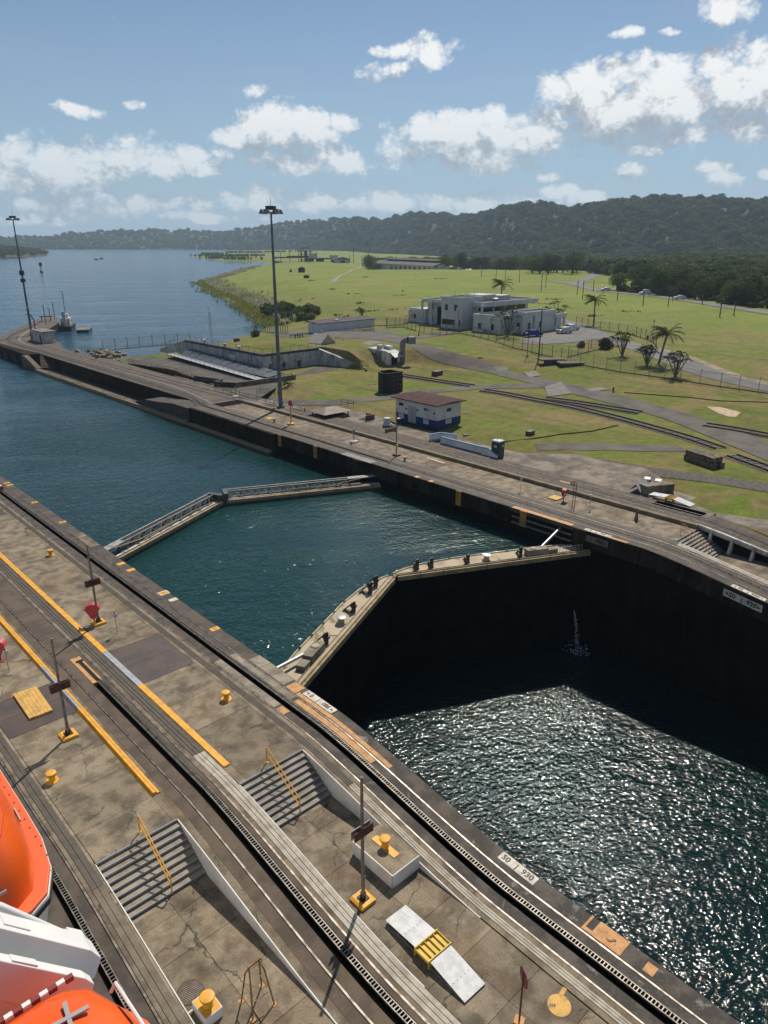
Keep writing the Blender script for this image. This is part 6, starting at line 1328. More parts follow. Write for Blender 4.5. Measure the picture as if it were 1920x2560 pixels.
for i, (px, py, px2, py2) in enumerate(((690,644,768,643),(768,646,845,647),(720,641.5,785,640.5))):
    a, b = [Vector((*ray(*p).xy.normalized()*r_,0)) for p, r_ in (((px,py),840),((px2,py2),805))]; mb = MB(); mb.beam((a.x,a.y,up_z(px,py,a)),(b.x,b.y,up_z(px2,py2,b)),3,1.4); mb.build('footbridge', SPD if i else DKRED, sp_)
q = Vector((*ray(765,655).xy.normalized()*820,0)); mb = MB()
for x in (-3.5,3.5):
    for y in (-3.5,3.5): mb.box(q.x+x-.5,q.x+x+.5,q.y+y-.5,q.y+y+.5,-2,up_z(765,627,q))
for k in range(4): z = k*6.; mb.box(q.x-4,q.x+4,q.y-4,q.y+4,z,z+.7)
mb.build('crane_tower', RUSTY, sp_)
for px, ty in ((835,641),(783,636)): q = Vector((*ray(px,650).xy.normalized()*800,0)); z = up_z(px,ty+7,q); MB().box(q.x-3,q.x+3,q.y-3,q.y+3,z-1,z+4).build('control_cabin', WHITE2, sp_)
def hut(px, py, w_, h, label, roofm=ROOFD, dist=None):
    p = T(px, py) if dist is None else Vector((*ray(px,py).xy.normalized()*dist, 0)); 
    if dist: p.z = up_z(px, py, p)
    t = thing('small_hut', label, 'hut', tuple(p), R(-30), 'huts on the dam'); MB().box(-w_,w_,-w_*.7,w_*.7,-1,h).build('wall', SPD if w_ < 4 else WHITE2, t); MB().ext([(-w_*1.2,h),(0,h*1.5),(w_*1.2,h)], -w_*.9, w_*.9).build('roof', roofm, t); MB().box(-w_*.3,w_*.3,-w_*.7-.05,-w_*.7,0,h*.7).build('door', BLACK, t)
hut(754,681,2.2,2.6,'tiny dark hut with pitched roof beside the dirt track'); hut(855,658,7,4,'pale hut with a brown roof beyond the footbridge', ROOFD, 780); hut(766,695,1.6,1.2,'small dark box hut in the grass below the dirt track')
p = T(727,680); t = thing('grass_marker', 'small dark marker cairn on the dam left of the hut', 'marker', tuple(p)); MB().lathe([(1.1,0),(.8,.8),(.3,1.8)], n=8).build('cairn', SPD, t); MB().box(-.1,.1,-.1,.1,1.7,2.6).build('stake', SPD, t)
for i, (px, ty) in enumerate(((884,622),(875,636),(702,628),(725,630),(747,628),(905,640))):
    q = Vector((*ray(px,655).xy.normalized()*790,0)); z = up_z(px,ty,q); t = thing('thin_mast', f'thin dark mast at the spillway, {names[i]} counted from the tallest', 'mast', (q.x,q.y,-1), 0, 'thin masts at the spillway'); MB().tube([(0,0,0),(0,0,z+1)], .28, 5).build('shaft', SPD, t)
q = Vector((*ray(1150,688).xy.normalized()*640,0))
for i in range(5):
    px = 1350+i*14; q = Vector((*ray(px,690).xy.normalized()*(545+12*(i % 3)),0)); t = thing('switchyard_frame', f'grey switchyard frame among the trees, {names[i]} in the row', 'switchyard frame', (q.x,q.y,H1(q.x,q.y)), R(40), 'switchyard frames'); h = 6+i % 3
    for x in (-2,2): MB().box(x-.15,x+.15,-.15,.15,0,h).build('leg', GREY, t)
    MB().box(-2.4,2.4,-.2,.2,h-.5,h).build('beam', GREY, t)
for i, px in enumerate((1110,1128,1150,1170,1100)):
    q = Vector((*ray(px,684).xy.normalized()*(600+9*i),0)); zz = H1(q.x,q.y); t = thing('shed_roof', f'low grey shed beyond the dam crest, {names[i]} right of the power house', 'shed', (q.x,q.y,zz), R(-30+20*i), 'low sheds beyond the crest'); MB().box(-4,4,-2.5,2.5,-1,2.6).build('wall', GREY if i % 2 else WHITE2, t); MB().ext([(-4.4,2.6),(0,3.6),(4.4,2.6)], -2.8, 2.8).build('roof', GALV if i % 2 else ROOFD, t)
# ------------------------------------------------------------------ vegetation
def leaf_mat(name, c1, c2, c3, trans=.25, scale=.25):
    m = bpy.data.materials.new(name); m.use_nodes = True; q = NT(m.node_tree); bs = q.n['Principled BSDF']
    pos = q.node('ShaderNodeNewGeometry').outputs['Position']; oi = q.node('ShaderNodeObjectInfo').outputs['Random']
    c = mixc(q, q.ss(oi, .15, .85), c1, c2); c = mixc(q, q.m('MULTIPLY', q.ss(q.noise(pos, scale, 3, .6), .42, .66), .55), c, c3)
    q.put(bs.inputs['Base Color'], c); bs.inputs['Roughness'].default_value = .9; bs.inputs['Specular IOR Level'].default_value = .06
    tr = q.node('ShaderNodeBsdfTranslucent'); q.put(tr.inputs[0], c); mx = q.node('ShaderNodeMixShader'); mx.inputs[0].default_value = trans
    q.l.new(bs.outputs[0], mx.inputs[1]); q.l.new(tr.outputs[0], mx.inputs[2]); q.l.new(mx.outputs[0], q.n['Material Output'].inputs[0]); return m
LEAF = leaf_mat('tree_leaves', (.058,.098,.022), (.125,.155,.038), (.155,.172,.050))
LEAFD = leaf_mat('dry_tree_leaves', (.060,.058,.028), (.090,.080,.040), (.105,.092,.052))
FOREST = leaf_mat('forest_leaves', (.048,.080,.022), (.135,.150,.050), (.150,.155,.062), scale=.04)
BARK = M('bark', (.10,.08,.06), .95, (.06,.048,.036), 2)
def crown_mesh(name, n, rx, rz, seed, leaf, mat, k=11, zc=None, flat=.0):
    r_ = np.random.default_rng(seed); zc = rz if zc is None else zc
    cen = r_.normal(size=(k, 3)); cen /= np.linalg.norm(cen, axis=1)[:, None]; cen *= (r_.random(k)**.4)[:, None]*.62; cen[:, 2] = np.abs(cen[:, 2])*.9-.15; rad = r_.uniform(.30, .52, k)
    w_ = rad**2/np.sum(rad**2); b = r_.choice(k, n, p=w_); d = r_.normal(size=(n, 3)); d[:, 2] += .25; d /= np.linalg.norm(d, axis=1)[:, None]
    p = cen[b]+d*rad[b][:, None]*r_.uniform(.75, 1.06, n)[:, None]
    p *= np.array([rx, rx, rz]); p[:, 2] += zc
    nn = d+r_.normal(size=(n, 3))*.55; nn /= np.linalg.norm(nn, axis=1)[:, None]
    u = np.cross(nn, r_.normal(size=(n, 3))); u /= np.linalg.norm(u, axis=1)[:, None]; v = np.cross(nn, u); s1 = leaf*r_.uniform(.6, 1.3, n)[:, None]; s2 = s1*r_.uniform(.5, .9, n)[:, None]
    V = np.stack([p-u*s1, p-v*s2*.8+nn*leaf*.1, p+u*s1, p+v*s2], 1).reshape(-1, 3); F = np.arange(n*4).reshape(n, 4)
    me = npmesh(name, V, F); me.materials.append(mat); return me
def tree_trunk(h, r, seed, spread):
    rr = random.Random(seed); mb = MB().tube([(0,0,-.5),(rr.uniform(-.3,.3),0,h*.45),(rr.uniform(-.5,.5),rr.uniform(-.4,.4),h*.8)], [r,r*.75,r*.4], 7)
    for k in range(5): a = rr.random()*6.28; z = h*rr.uniform(.35,.6); mb.tube([(0,0,z),(math.cos(a)*spread*.4,math.sin(a)*spread*.4,z+h*.18),(math.cos(a)*spread*.75,math.sin(a)*spread*.75,z+h*.32)], [r*.45,r*.3,r*.12], 5)
    return mb
PROT = []
for i in range(6):
    dry = i in (2, 5); h = (13, 15, 12, 17, 11, 14)[i]; rx = (6.2, 7.0, 6.0, 7.5, 5.5, 6.5)[i]; rz = h*.50
    cm = crown_mesh('crown', 1700 if not dry else 1000, rx, rz, 40+i, .42, LEAFD if dry else LEAF, k=14, zc=h*.42)
    tm = tree_trunk(h, .38, 60+i, rx); me = bpy.data.meshes.new('trunk'); me.from_pydata(tm.v, [], tm.f); me.materials.append(BARK); PROT.append((cm, me))
def tree(loc, i, s, label, group, rz=0., name='broadleaf_tree'):
    t = thing(name, label, 'tree', loc, rz, group); t.scale = (s, s, s*random.uniform(.9, 1.1))
    for me, nm in zip(PROT[i], ('crown', 'trunk')): o = bpy.data.objects.new(nm, me); COL.objects.link(o); o.parent = t
    return t
rr = random.Random(21)
LB = ['dense green broadleaf tree in the belt behind the highway','tall green tree with a broad crown in the belt behind the highway','grey brown half bare tree in the belt behind the highway','tallest dark green tree kind in the belt behind the highway','short bushy green tree in the belt behind the highway','dry olive tree in the belt behind the highway']
hw = [T(x, y) for x, y in ((1488,727),(1602,737),(1700,749),(1802,765),(1920,783),(2040,803))]
cnt = 0; spots = []
for i in range(len(hw)-1):
    a, b = hw[i], hw[i+1]; L = (b-a).length; out = Vector((b.y-a.y, -(b.x-a.x), 0)).normalized()
    if out.dot(a) < 0: out = -out
    for row in range(6):
        n = max(2, int(L/8.5))
        for k in range(n):
            p = a.lerp(b, (k+rr.random())/n)+out*(10+row*10.5+rr.uniform(-3.5,3.5)); spots.append((p.x, p.y, row))
for (x, y, row) in spots:
    i = rr.choices(range(6), (3,3,2,2,3,2))[0]; s_ = rr.uniform(.78,1.12)*(.85 if row == 0 else 1); tree((x, y, H1(x, y)-.3), i, s_, LB[i], 'trees of the belt behind the highway', rr.random()*6.28)
# trees round the power house and the road bend
LC = [s_.replace('in the belt behind the highway', 'between the power house and the road bend') for s_ in LB]
for k in range(60):
    px = rr.uniform(1105, 1445); r_ = rr.uniform(590, 720) if px < 1330 else rr.uniform(520, 640); d = ray(px, 650).xy.normalized(); x, y = d.x*r_, d.y*r_
    if any((Vector((x, y))-Vector(q)).length < 6 for q in ()): continue
    i = rr.randrange(6); tree((x, y, H1(x, y)-.3), i, rr.uniform(.8,1.15), LC[i], 'trees between power house and road bend', rr.random()*6.28)
d = ray(922,650).xy.normalized()*700; tree((d.x,d.y,H1(d.x,d.y)-2), 3, 1.35, 'lone dark conical tree at the left end of the power house', None)
d = ray(938,650).xy.normalized()*720; tree((d.x,d.y,H1(d.x,d.y)-2), 1, 1.0, 'lower dark tree touching the lone conical tree by the power house', None)
ug = bpy.data.collections.new('undergrowth_clumps'); UGL = leaf_mat('undergrowth_leaves', (.045,.070,.016), (.095,.112,.030), (.12,.125,.045))
for i in range(3): o = bpy.data.objects.new('clump', crown_mesh('clump', 200, 3.0, 2.4, 140+i, .5, UGL, k=7, zc=1.2)); ug.objects.link(o)
up_, us_ = [], []
for i in range(len(hw)-1):
    a, b = hw[i], hw[i+1]; out = Vector((b.y-a.y, -(b.x-a.x), 0)).normalized()
    if out.dot(a) < 0: out = -out
    for k in range(int((b-a).length*1.1)): p = a.lerp(b, rr.random())+out*(6.5+rr.random()**1.5*30); up_.append((p.x, p.y, H1(p.x, p.y)-.3)); us_.append(rr.uniform(.6, 1.3))
# hills
RIDGE = [(-500,596),(-200,594),(0,592),(120,589),(180,579),(300,575),(400,573),(560,576),(640,566),(700,556),(760,549),(870,541),(900,544),(950,551),(1000,537),(1050,529),(1150,534),(1200,529),(1260,511),(1330,501),(1380,505),(1420,513),(1500,499),(1560,491),(1640,488),(1760,487),(1850,491),(1920,496),(2200,505),(2500,520)]
RB = [(-500,3300),(0,3250),(420,3200),(560,2900),(700,2500),(900,1950),(1080,1550),(1250,1250),(1450,1080),(1920,1000),(2500,1000)]
rxs = [p[0] for p in RIDGE]; rys = [p[1] for p in RIDGE]
cols = np.arange(-500, 2501, 12.); az_ = np.array([math.atan2(ray(x, 560).x, ray(x, 560).y) for x in cols]); rb = np.interp(cols, [p[0] for p in RB], [p[1] for p in RB]); cyy = np.interp(cols, rxs, rys)
rc = rb+np.where(cols < 500, 420, 520); crest = np.array([CAM_H+ray(x, y).z/ray(x, y).xy.length*r_ for x, y, r_ in zip(cols, cyy, rc)])-9
ts_ = np.concatenate([np.linspace(-.06, 1, 34), np.linspace(1.1, 1.6, 6)])
def hill_z(t, cr, az, r): 
    up = np.where(t < 1, nss(np.clip(t, 0, 1)*.93+.0)*1.0, 1-.35*(t-1)*2)
    wob = .10*np.sin(az*61+t*5)*np.sin(t*9+az*23)+.05*np.sin(az*150+t*17)
    return np.where(t < 0, -4.5, -4+(cr+4)*np.clip(up+wob*np.clip(t*(1-t)*4, 0, 1), -.1, 1.05))
TT, CC = np.meshgrid(ts_, np.arange(len(cols)), indexing='ij'); RRr = rb[CC]+(rc-rb)[CC]*TT; HZ = hill_z(TT, crest[CC], az_[CC], RRr)
HV = np.stack([np.sin(az_[CC])*RRr, np.cos(az_[CC])*RRr, HZ], -1).reshape(-1, 3); nc = len(cols); ii = np.arange(len(ts_)*nc).reshape(len(ts_), nc)
hm = npmesh('hills', HV, np.stack([ii[:-1, :-1], ii[:-1, 1:], ii[1:, 1:], ii[1:, :-1]], -1).reshape(-1, 4)); HG = M('hill_ground', (.045,.050,.024), .95, (.06,.055,.03), .02)
tag(link('hills', hm, HG, smooth=True), kind='structure')
# forest: one mass of crowns on the hills and the low land before them
src = bpy.data.collections.new('forest_crowns')
for i in range(5):
    me = crown_mesh('forest_crown', 420, (6.8,7.6,6.0,8.2,6.4)[i], (5.6,6.6,5.2,6.2,7.2)[i], 80+i, .95, FOREST, k=9, zc=4.2); o = bpy.data.objects.new('forest_crown', me); src.objects.link(o)
pts = []; scl = []
def hill_point(ci, t):
    i0 = int(ci); f = ci-i0; L_ = lambda A: A[i0]*(1-f)+A[min(i0+1, nc-1)]*f
    r_ = L_(rb)+(L_(rc)-L_(rb))*t; a = L_(az_); return math.sin(a)*r_, math.cos(a)*r_, float(hill_z(np.array([t]), np.array([L_(crest)]), np.array([a]), r_)[0])
for k in range(15000):
    ci = rng.random()*(nc-2); 
    t = rng.random()*1.04; x, y, z = hill_point(ci, t); r_ = math.hypot(x, y)
    if r_ > 2400 and rng.random() < .45: continue
    pts.append((x, y, z-.5)); scl.append(rng.choice([.6, .8, .95, 1.1, 1.5], p=[.2, .3, .25, .17, .08])*rng.uniform(.9, 1.12)*(1.0 if r_ < 2000 else 1.25))
for k in range(6200):
    px = rng.uniform(930, 2300); a = math.atan2(ray(px, 640).x, ray(px, 640).y); rb_ = float(np.interp(px, cols, rb))
    r0 = 790 if px < 1110 else (720 if px < 1330 else (630 if px < 1480 else np.interp(px, [1480,1560,1700,1920,2300], [560,470,400,330,300])))
    r1 = 900 if px < 1230 else rb_+40
    r_ = r0+(r1-r0)*rng.random(); 
    if px < 1230 and r_ > 900: continue
    x, y = math.sin(a)*r_, math.cos(a)*r_; pts.append((x, y, H1(x, y)-.5)); scl.append(rng.uniform(.75, 1.2))
# wooded point on the left shore of the lake
ISL = [G(x, y, LAKE_Z) for x, y in ((-420,652),(-200,650),(-60,648),(60,644),(118,637),(95,631),(0,629),(-420,629))]
im = MB().prism([tuple(p[:2]) for p in ISL], -8, -1.4); tag(im.build('wooded_point', HG), kind='structure')
ip = [p.xy for p in ISL]
def inside(x, y, pl):
    c = False; n = len(pl)
    for i in range(n):
        a, b = pl[i], pl[(i+1) % n]
        if (a[1] > y) != (b[1] > y) and x < (b[0]-a[0])*(y-a[1])/(b[1]-a[1])+a[0]: c = not c
    return c
bx = [min(p.x for p in ISL), max(p.x for p in ISL), min(p.y for p in ISL), max(p.y for p in ISL)]; n_ = 0
while n_ < 900:
    x, y = rng.uniform(bx[0], bx[1]), rng.uniform(bx[2], bx[3])
    if inside(x, y, ip):
        edge = min(seg_dist(np.array([x]), np.array([y]), tuple(ip[i]), tuple(ip[(i+1) % len(ip)]))[0][0] for i in range(len(ip)))
        pts.append((x, y, -2+min(edge*.12, 14))); scl.append(rng.uniform(.8, 1.3)); n_ += 1
def scatter(name, pts, scl, coll, label, cat):
    me = bpy.data.meshes.new(name); me.from_pydata(pts, [], []); at = me.attributes.new('s', 'FLOAT', 'POINT'); at.data.foreach_set('value', scl)
    o = bpy.data.objects.new(name, me); COL.objects.link(o); tag(o, label, cat, kind='stuff')
    ng = bpy.data.node_groups.new(name, 'GeometryNodeTree'); ng.interface.new_socket('Geometry', in_out='INPUT', socket_type='NodeSocketGeometry'); ng.interface.new_socket('Geometry', in_out='OUTPUT', socket_type='NodeSocketGeometry')
    N = ng.nodes; gi = N.new('NodeGroupInput'); go = N.new('NodeGroupOutput'); ip_ = N.new('GeometryNodeInstanceOnPoints'); ci = N.new('GeometryNodeCollectionInfo'); ci.inputs[0].default_value = coll; ci.inputs[1].default_value = True; ci.inputs[2].default_value = True
    rv = N.new('FunctionNodeRandomValue'); rv.data_type = 'FLOAT_VECTOR'; rv.inputs[0].default_value = (0, 0, 0); rv.inputs[1].default_value = (.15, .15, 6.28)
    na = N.new('GeometryNodeInputNamedAttribute'); na.data_type = 'FLOAT'; na.inputs[0].default_value = 's'
    ng.links.new(gi.outputs[0], ip_.inputs['Points']); ng.links.new(ci.outputs[0], ip_.inputs['Instance']); ip_.inputs['Pick Instance'].default_value = True
    ng.links.new(rv.outputs[0], ip_.inputs['Rotation']); ng.links.new(na.outputs[0], ip_.inputs['Scale']); ng.links.new(ip_.outputs[0], go.inputs[0])
    md = o.modifiers.new('scatter', 'NODES'); md.node_group = ng; return o
scatter('undergrowth', up_, us_, ug, 'tangled undergrowth at the foot of the trees along the highway', 'undergrowth')
scatter('forest', pts, scl, src, 'rainforest covering the hills behind the lake and the highway', 'forest')
# ------------------------------------------------------------------ reeds, bushes
def blades(spots, name, mat, label, hgt_, nb, w_, lean=.35, plume=None):
    V = []; F = []; V2 = []; F2 = []
    for (x, y, z, s_) in spots:
        for k in range(nb):
            a = rng.random()*6.28; h = hgt_*s_*rng.uniform(.6, 1.15); bx_, by_ = x+rng.normal()*.55, y+rng.normal()*.55; lx, ly = math.cos(a)*h*lean*rng.random(), math.sin(a)*h*lean*rng.random(); ww = w_*rng.uniform(.6, 1.4); c, s2 = math.cos(a+1.57)*ww, math.sin(a+1.57)*ww; o = len(V)
            V += [(bx_-c, by_-s2, z-.2), (bx_+c, by_+s2, z-.2), (bx_+lx*.5+c*.7, by_+ly*.5+s2*.7, z+h*.6), (bx_+lx*.5-c*.7, by_+ly*.5-s2*.7, z+h*.6), (bx_+lx*1.5, by_+ly*1.5, z+h)]; F += [(o, o+1, o+2, o+3)]; F += [(o+3, o+2, o+4)]
    me = bpy.data.meshes.new(name); me.from_pydata(V, [], F); o = link(name, me, mat); tag(o, label, 'reeds', kind='stuff'); return o
REED = leaf_mat('reed_green', (.20,.22,.05), (.20,.22,.05), (.26,.24,.085), trans=.45, scale=.12); PLUME = leaf_mat('reed_plume', (.42,.40,.28), (.42,.40,.28), (.26,.26,.12), trans=.4, scale=.2)
shore_px = [(672,821),(650,805),(640,798),(608,775),(585,760),(567,749),(530,735),(509,723),(489,709),(515,700),(544,694),(580,682),(613,671)]
sp1 = []; sp2 = []
sl = [G(x, y, LAKE_Z) for x, y in shore_px]
for a, b in zip(sl[:-1], sl[1:]):
    L = (b-a).length; n = int(L*7*(1 if a.length < 330 else .5)); inn = Vector((b.y-a.y, -(b.x-a.x), 0)).normalized()
    if inn.dot(Vector((1, .2, 0))) < 0: inn = -inn
    for k in range(n):
        u = rng.normal()*4.2+6.8; p = a.lerp(b, rng.random())+inn*u; z = max(H1(p.x, p.y), LAKE_Z); (sp2 if (u > 5 and rng.random() < .5) else sp1).append((p.x, p.y, z, rng.uniform(.7, 1.2)))
blades(sp1, 'reeds', REED, 'yellow green reeds growing along the lake shore', 1.25, 12, .14); blades(sp2, 'plume_reeds', PLUME, 'pale plumed reeds on the bank above the lake shore', 1.9, 10, .2)
sp3 = []
for px, py in ((560,640),(585,641),(620,640),(520,640),(545,646),(600,648),(640,632),(700,630),(760,629),(600,632),(530,636)):
    p = T(px, py); 
    for k in range(40): sp3.append((p.x+rng.normal()*14, p.y+rng.normal()*14, max(H1(p.x, p.y), LAKE_Z), 2.2))
blades(sp3, 'far_scrub', LEAF, 'dark scrub along the far low shore', 1.8, 8, .9)
wd = []
for k in range(36):
    p = T(rng.uniform(700, 1900), rng.uniform(690, 800))
    if p.x > 175 or p.y > 165:
        for j in range(int(rng.integers(2, 9))): wd.append((p.x+rng.normal()*1.6, p.y+rng.normal()*1.6, H1(p.x, p.y), rng.uniform(.3, .6)))
blades(wd, 'weeds', LEAFD, 'scattered dry weed tufts on the grassy dam', 1.1, 7, .12)
BUSH = [crown_mesh('foliage', 520, 2.6, 2.2, 120+i, .34, (LEAF, LEAF, LEAFD)[i], k=9, zc=1.3) for i in range(3)]
def bush(px, py, s_, i, label, group, sz=1.):
    p = T(px, py); t = thing('bush', label, 'bush', (p.x, p.y, p.z-.2), rr.random()*6, group); t.scale = (s_, s_, s_*sz); o = bpy.data.objects.new('foliage', BUSH[i]); COL.objects.link(o); o.parent = t
    mb = MB()
    for k in range(4): a = k*1.6; mb.tube([(0,0,0),(math.cos(a)*.9,math.sin(a)*.9,1.3)], [.09,.04], 5)
    mb.build('stem', BARK, t)
for k in range(16):
    px = 655+rr.random()*130; py = 772+rr.random()*22+(px-655)*.07; bush(px, py, rr.uniform(.9,1.5), k % 2, 'dark green bush in the clump between the reeds and the white store house', 'bush clump by the store house', 1.15)
for k in range(9): bush(705+k*9, 795+rr.uniform(-5,8), rr.uniform(.8,1.1), k % 2, 'dark green bush in the clump between the reeds and the white store house', 'bush clump by the store house')
bush(1455,868,.5,2,'small bare shrub left of the palms on the lawn',None); bush(1512,872,.85,2,'larger bare brown shrub beside the first palm clump',None)
bush(640,842,.8,0,'low reedy bush at the waterline behind the bunker',None)
# ------------------------------------------------------------------ palms
PALM = leaf_mat('palm_frond', (.040,.058,.014), (.060,.072,.020), (.085,.085,.030), trans=.3, scale=.8); PTR = M('palm_trunk', (.17,.145,.115), .9, (.10,.085,.066), 3)
WIND = Vector((-.73,.68,0))
def fronds(n, L, seed, wind=1.):
    r_ = random.Random(seed); V = []; F = []
    for k in range(n):
        a = 6.28*k/n+r_.uniform(-.2,.2); d = Vector((math.cos(a), math.sin(a), 0))+WIND*.75*wind; d.normalize(); el = r_.uniform(.15,1.15); l = L*r_.uniform(.8,1.1); pts = []; p = Vector((0,0,0)); dirv = (d*math.cos(el)+Vector((0,0,math.sin(el)))).normalized()
        for s_ in range(8): pts.append(p.copy()); p = p+dirv*l/7; dirv = (dirv+Vector((0,0,-.24))+WIND*.10*wind).normalized()
        for s_ in range(7):
            q = (pts[s_+1]-pts[s_]).normalized(); side = q.cross(Vector((0,0,1))).normalized(); w_ = l*.17*math.sin(math.pi*(s_+1.1)/8.6)
            for sg in (-1, 1):
                for h in (0, .5):
                    b = pts[s_].lerp(pts[s_+1], h); o = len(V); tip = b+side*sg*w_+q*w_*.7+Vector((0,0,-w_*.55))+WIND*w_*.5*wind
                    V += [tuple(b), tuple(b+q*l/7*.34), tuple(tip)]; F.append((o, o+1, o+2))
        for s_ in range(7):
            o = len(V); V += [tuple(pts[s_]+Vector((0,0,.04))), tuple(pts[s_+1]+Vector((0,0,.04))), tuple(pts[s_+1]-Vector((0,0,.05))), tuple(pts[s_]-Vector((0,0,.05)))]; F.append((o, o+1, o+2, o+3))
    me = bpy.data.meshes.new('crown'); me.from_pydata(V, [], F); me.materials.append(PALM); return me
FR = [fronds(28, 3.7, 5, .62), fronds(26, 3.4, 6, .62), fronds(11, 1.5, 7, .7), fronds(10, 1.35, 9, .7)]
def palm(px, py, cx_, cy_, label, kind='tall', n=1, base=None):
    b = base or T(px, py); h = up_z(cx_, cy_, b)-b.z; t = thing('palm_tree' if kind == 'tall' else 'palm_clump', label, 'palm', tuple(b), 0, 'palms round the office building'); rgt = Vector((math.cos(AZ), -math.sin(AZ), 0))
    for k in range(n):
        a = 6.28*k/max(n,1)+.4; sp = 0 if n == 1 else h*.42*(.35+.65*((k*7) % 5)/4); top = Vector((math.cos(a)*sp, math.sin(a)*sp, h*(1 if n == 1 else .68+.34*((k*3) % 5)/4)))
        if n == 1: top += rgt*((cx_-px)/FPX*b.length)
        r_ = .20 if n == 1 else .095
        tr = MB().tube([Vector((0,0,-.2)), top*.35+Vector((0,0,0)), top*.7+Vector((0,0,h*.03)), top], [r_*1.2,r_,r_*.85,r_*.8], 7).build('trunk', PTR, t, smooth=True)
        o = bpy.data.objects.new('crown', FR[(k % 2) if n == 1 else 2+k % 2]); COL.objects.link(o); o.parent = t; o.location = top; o.rotation_euler = (0,0,R(20)*math.sin(k*2))
    return t
palm(1484,813,1482,752,'tall windblown palm on the lawn right of the parked cars'); palm(1646,911,1657,838,'single palm between the two palm clumps near the long fence')
dd = ray(1252,760).xy.normalized()*215; palm(1252,760,1252,712,'tall windblown palm behind the office building roof', base=Vector((dd.x,dd.y,H1(dd.x,dd.y))))
palm(1393,820,1396,755,'palm clump right of the office building by the round sign','clump',6); palm(1556,889,1552,833,'palm clump left of the driveway lamp post','clump',7); palm(1617,913,1615,868,'wide palm clump left of the single palm','clump',10); palm(1688,941,1676,884,'palm clump right of the single palm by the fence','clump',9)
palm(1268,841,1272,775,'leafy frangipani clump before the office building corner','clump',9)
palm(905,795,905,772,'banana like plant beside the white store house','clump',6); palm(722,967,724,958,'tiny palm sapling on the lawn left of the flood light','clump',2)
# ------------------------------------------------------------------ air
hz = MB().box(-950,4500,-450,4450,-24,190).build('haze', None); tag(hz, kind='stuff'); hz.display_type = 'WIRE'
hmz = bpy.data.materials.new('haze_air'); hmz.use_nodes = True; q = NT(hmz.node_tree); q.n.remove(q.n['Principled BSDF'])
pv = q.node('ShaderNodeVolumePrincipled'); pv.inputs['Color'].default_value = (.60,.80,1,1); pv.inputs['Density'].default_value = .00013; pv.inputs['Anisotropy'].default_value = .25
q.l.new(pv.outputs[0], q.n['Material Output'].inputs['Volume']); hz.data.materials.append(hmz)
# ------------------------------------------------------------------ ship: lifeboats and davit below the camera
def lifeboat(y0, y1, label, stern_first, zc=14.5, top=16.0):
    """enclosed lifeboat along the ship's side; end shape at y0 / y1; x outboard edge 2.42"""
    t = thing('lifeboat', label, 'lifeboat', (0.4,(y0+y1)/2,zc), world=True, group='orange lifeboats of the ship')
    xc, hw = .5, 1.92; Ly = y1-y0
    def ring(z, inset=0., bow=0., n=52, p=7):
        pts = []
        for k in range(n):
            a = 2*math.pi*k/n; c, s_ = math.cos(a), math.sin(a); r_ = (abs(c)**p+abs(s_)**p)**(-1/p)
            y = s_*r_; taper = 1-.05*max(0., abs(y)-.72)/.28
            pts.append((xc+c*r_*(hw-inset)*taper, (y0+y1)/2+y*(Ly/2-inset-bow), z))
        return pts
    def loft(rings, name, mat, cap=True, bev=0., smooth=True):
        mb = MB(); n = len(rings[0]); v = [p for r_ in rings for p in r_]; f = []
        for i in range(len(rings)-1):
            for k in range(n): f.append((i*n+k, i*n+(k+1) % n, (i+1)*n+(k+1) % n, (i+1)*n+k))
        if cap: f += [tuple(range(n))[::-1], tuple(range((len(rings)-1)*n, len(rings)*n))]
        mb.add(v, f); return mb.build(name, mat, t, smooth=smooth, bevel=bev)
    loft([ring(zc-2.0,.9,1.0), ring(zc-1.5,.4,.5), ring(zc-.8,.12,.12), ring(zc-.10,.04)], 'hull', SHIPW)
    loft([ring(zc-.14), ring(zc-.03)], 'fender', RUBBER, bev=.02); loft([ring(zc-.025,.01), ring(zc+.03,.01)], 'white_band', SHIPW)
    fl_ = loft([ring(zc+.035,.02), ring(zc+.09,.03)], 'flange', ORANGE2, bev=.012)
    hh = top-zc; can = loft([ring(zc+.09,.22,.0), ring(zc+hh*.10,.23,.0), ring(zc+hh*.35,.27,.02), ring(zc+hh*.60,.35,.05), ring(zc+hh*.78,.46,.08), ring(zc+hh*.90,.58,.09), ring(zc+hh*.97,.70,.09,p=5), ring(top,.90,.06,p=4), ring(top+.03,1.4,.0,p=3)], 'canopy', ORANGE)
    gv = MB()
    for k in range(52):
        q = ring(zc+hh*.80,.475,.085)[k]; q2 = ring(zc+hh*.80,.475,.085)[(k+1) % 52]; gv.beam(q, q2, .02, .012)
    gv.build('seam', M('seam_orange', (.45,.06,.01), .6), t)
    return t, can, fl_
t, can, fl_ = lifeboat(9.85, 19.5, 'orange enclosed lifeboat at the left edge above the railway', True, 14.5, 15.9)
bm_ = MB()
for k in range(26):
    yy = 10.6+k*.28; bm_.lathe([(.016,0),(.016,.01)], (2.30,yy,14.59), 6)
bm_.build('bolts', BLACK, t)['kind'] = 'stuff'
MB().cbox((1.30,10.13,15.0),(.40,.02,.05),R(3)).build('tape', TAPE, t); MB().cbox((2.11,11.5,15.15),(.02,.36,.05),R(-2),0,R(12)).build('tape', TAPE, t)
MB().tube([(.35,12.2,16.1),(.55,11.2,16.08),(.65,10.6,15.9)], .03, 6).build('grab_rail', SHIPW, t)
cv = MB(); n = 12
for i in range(9):
    for k in range(n+1):
        a = k/n; w_ = .025*math.sin(i*2.1+k*1.7); x = 2.28-a*1.75; z = 14.66+1.40*math.sin(min(1,a*1.5)*math.pi/2)**.7
        cv.v.append((x+w_, 13.2+i*.45+.1*math.sin(k), z+w_+.05))
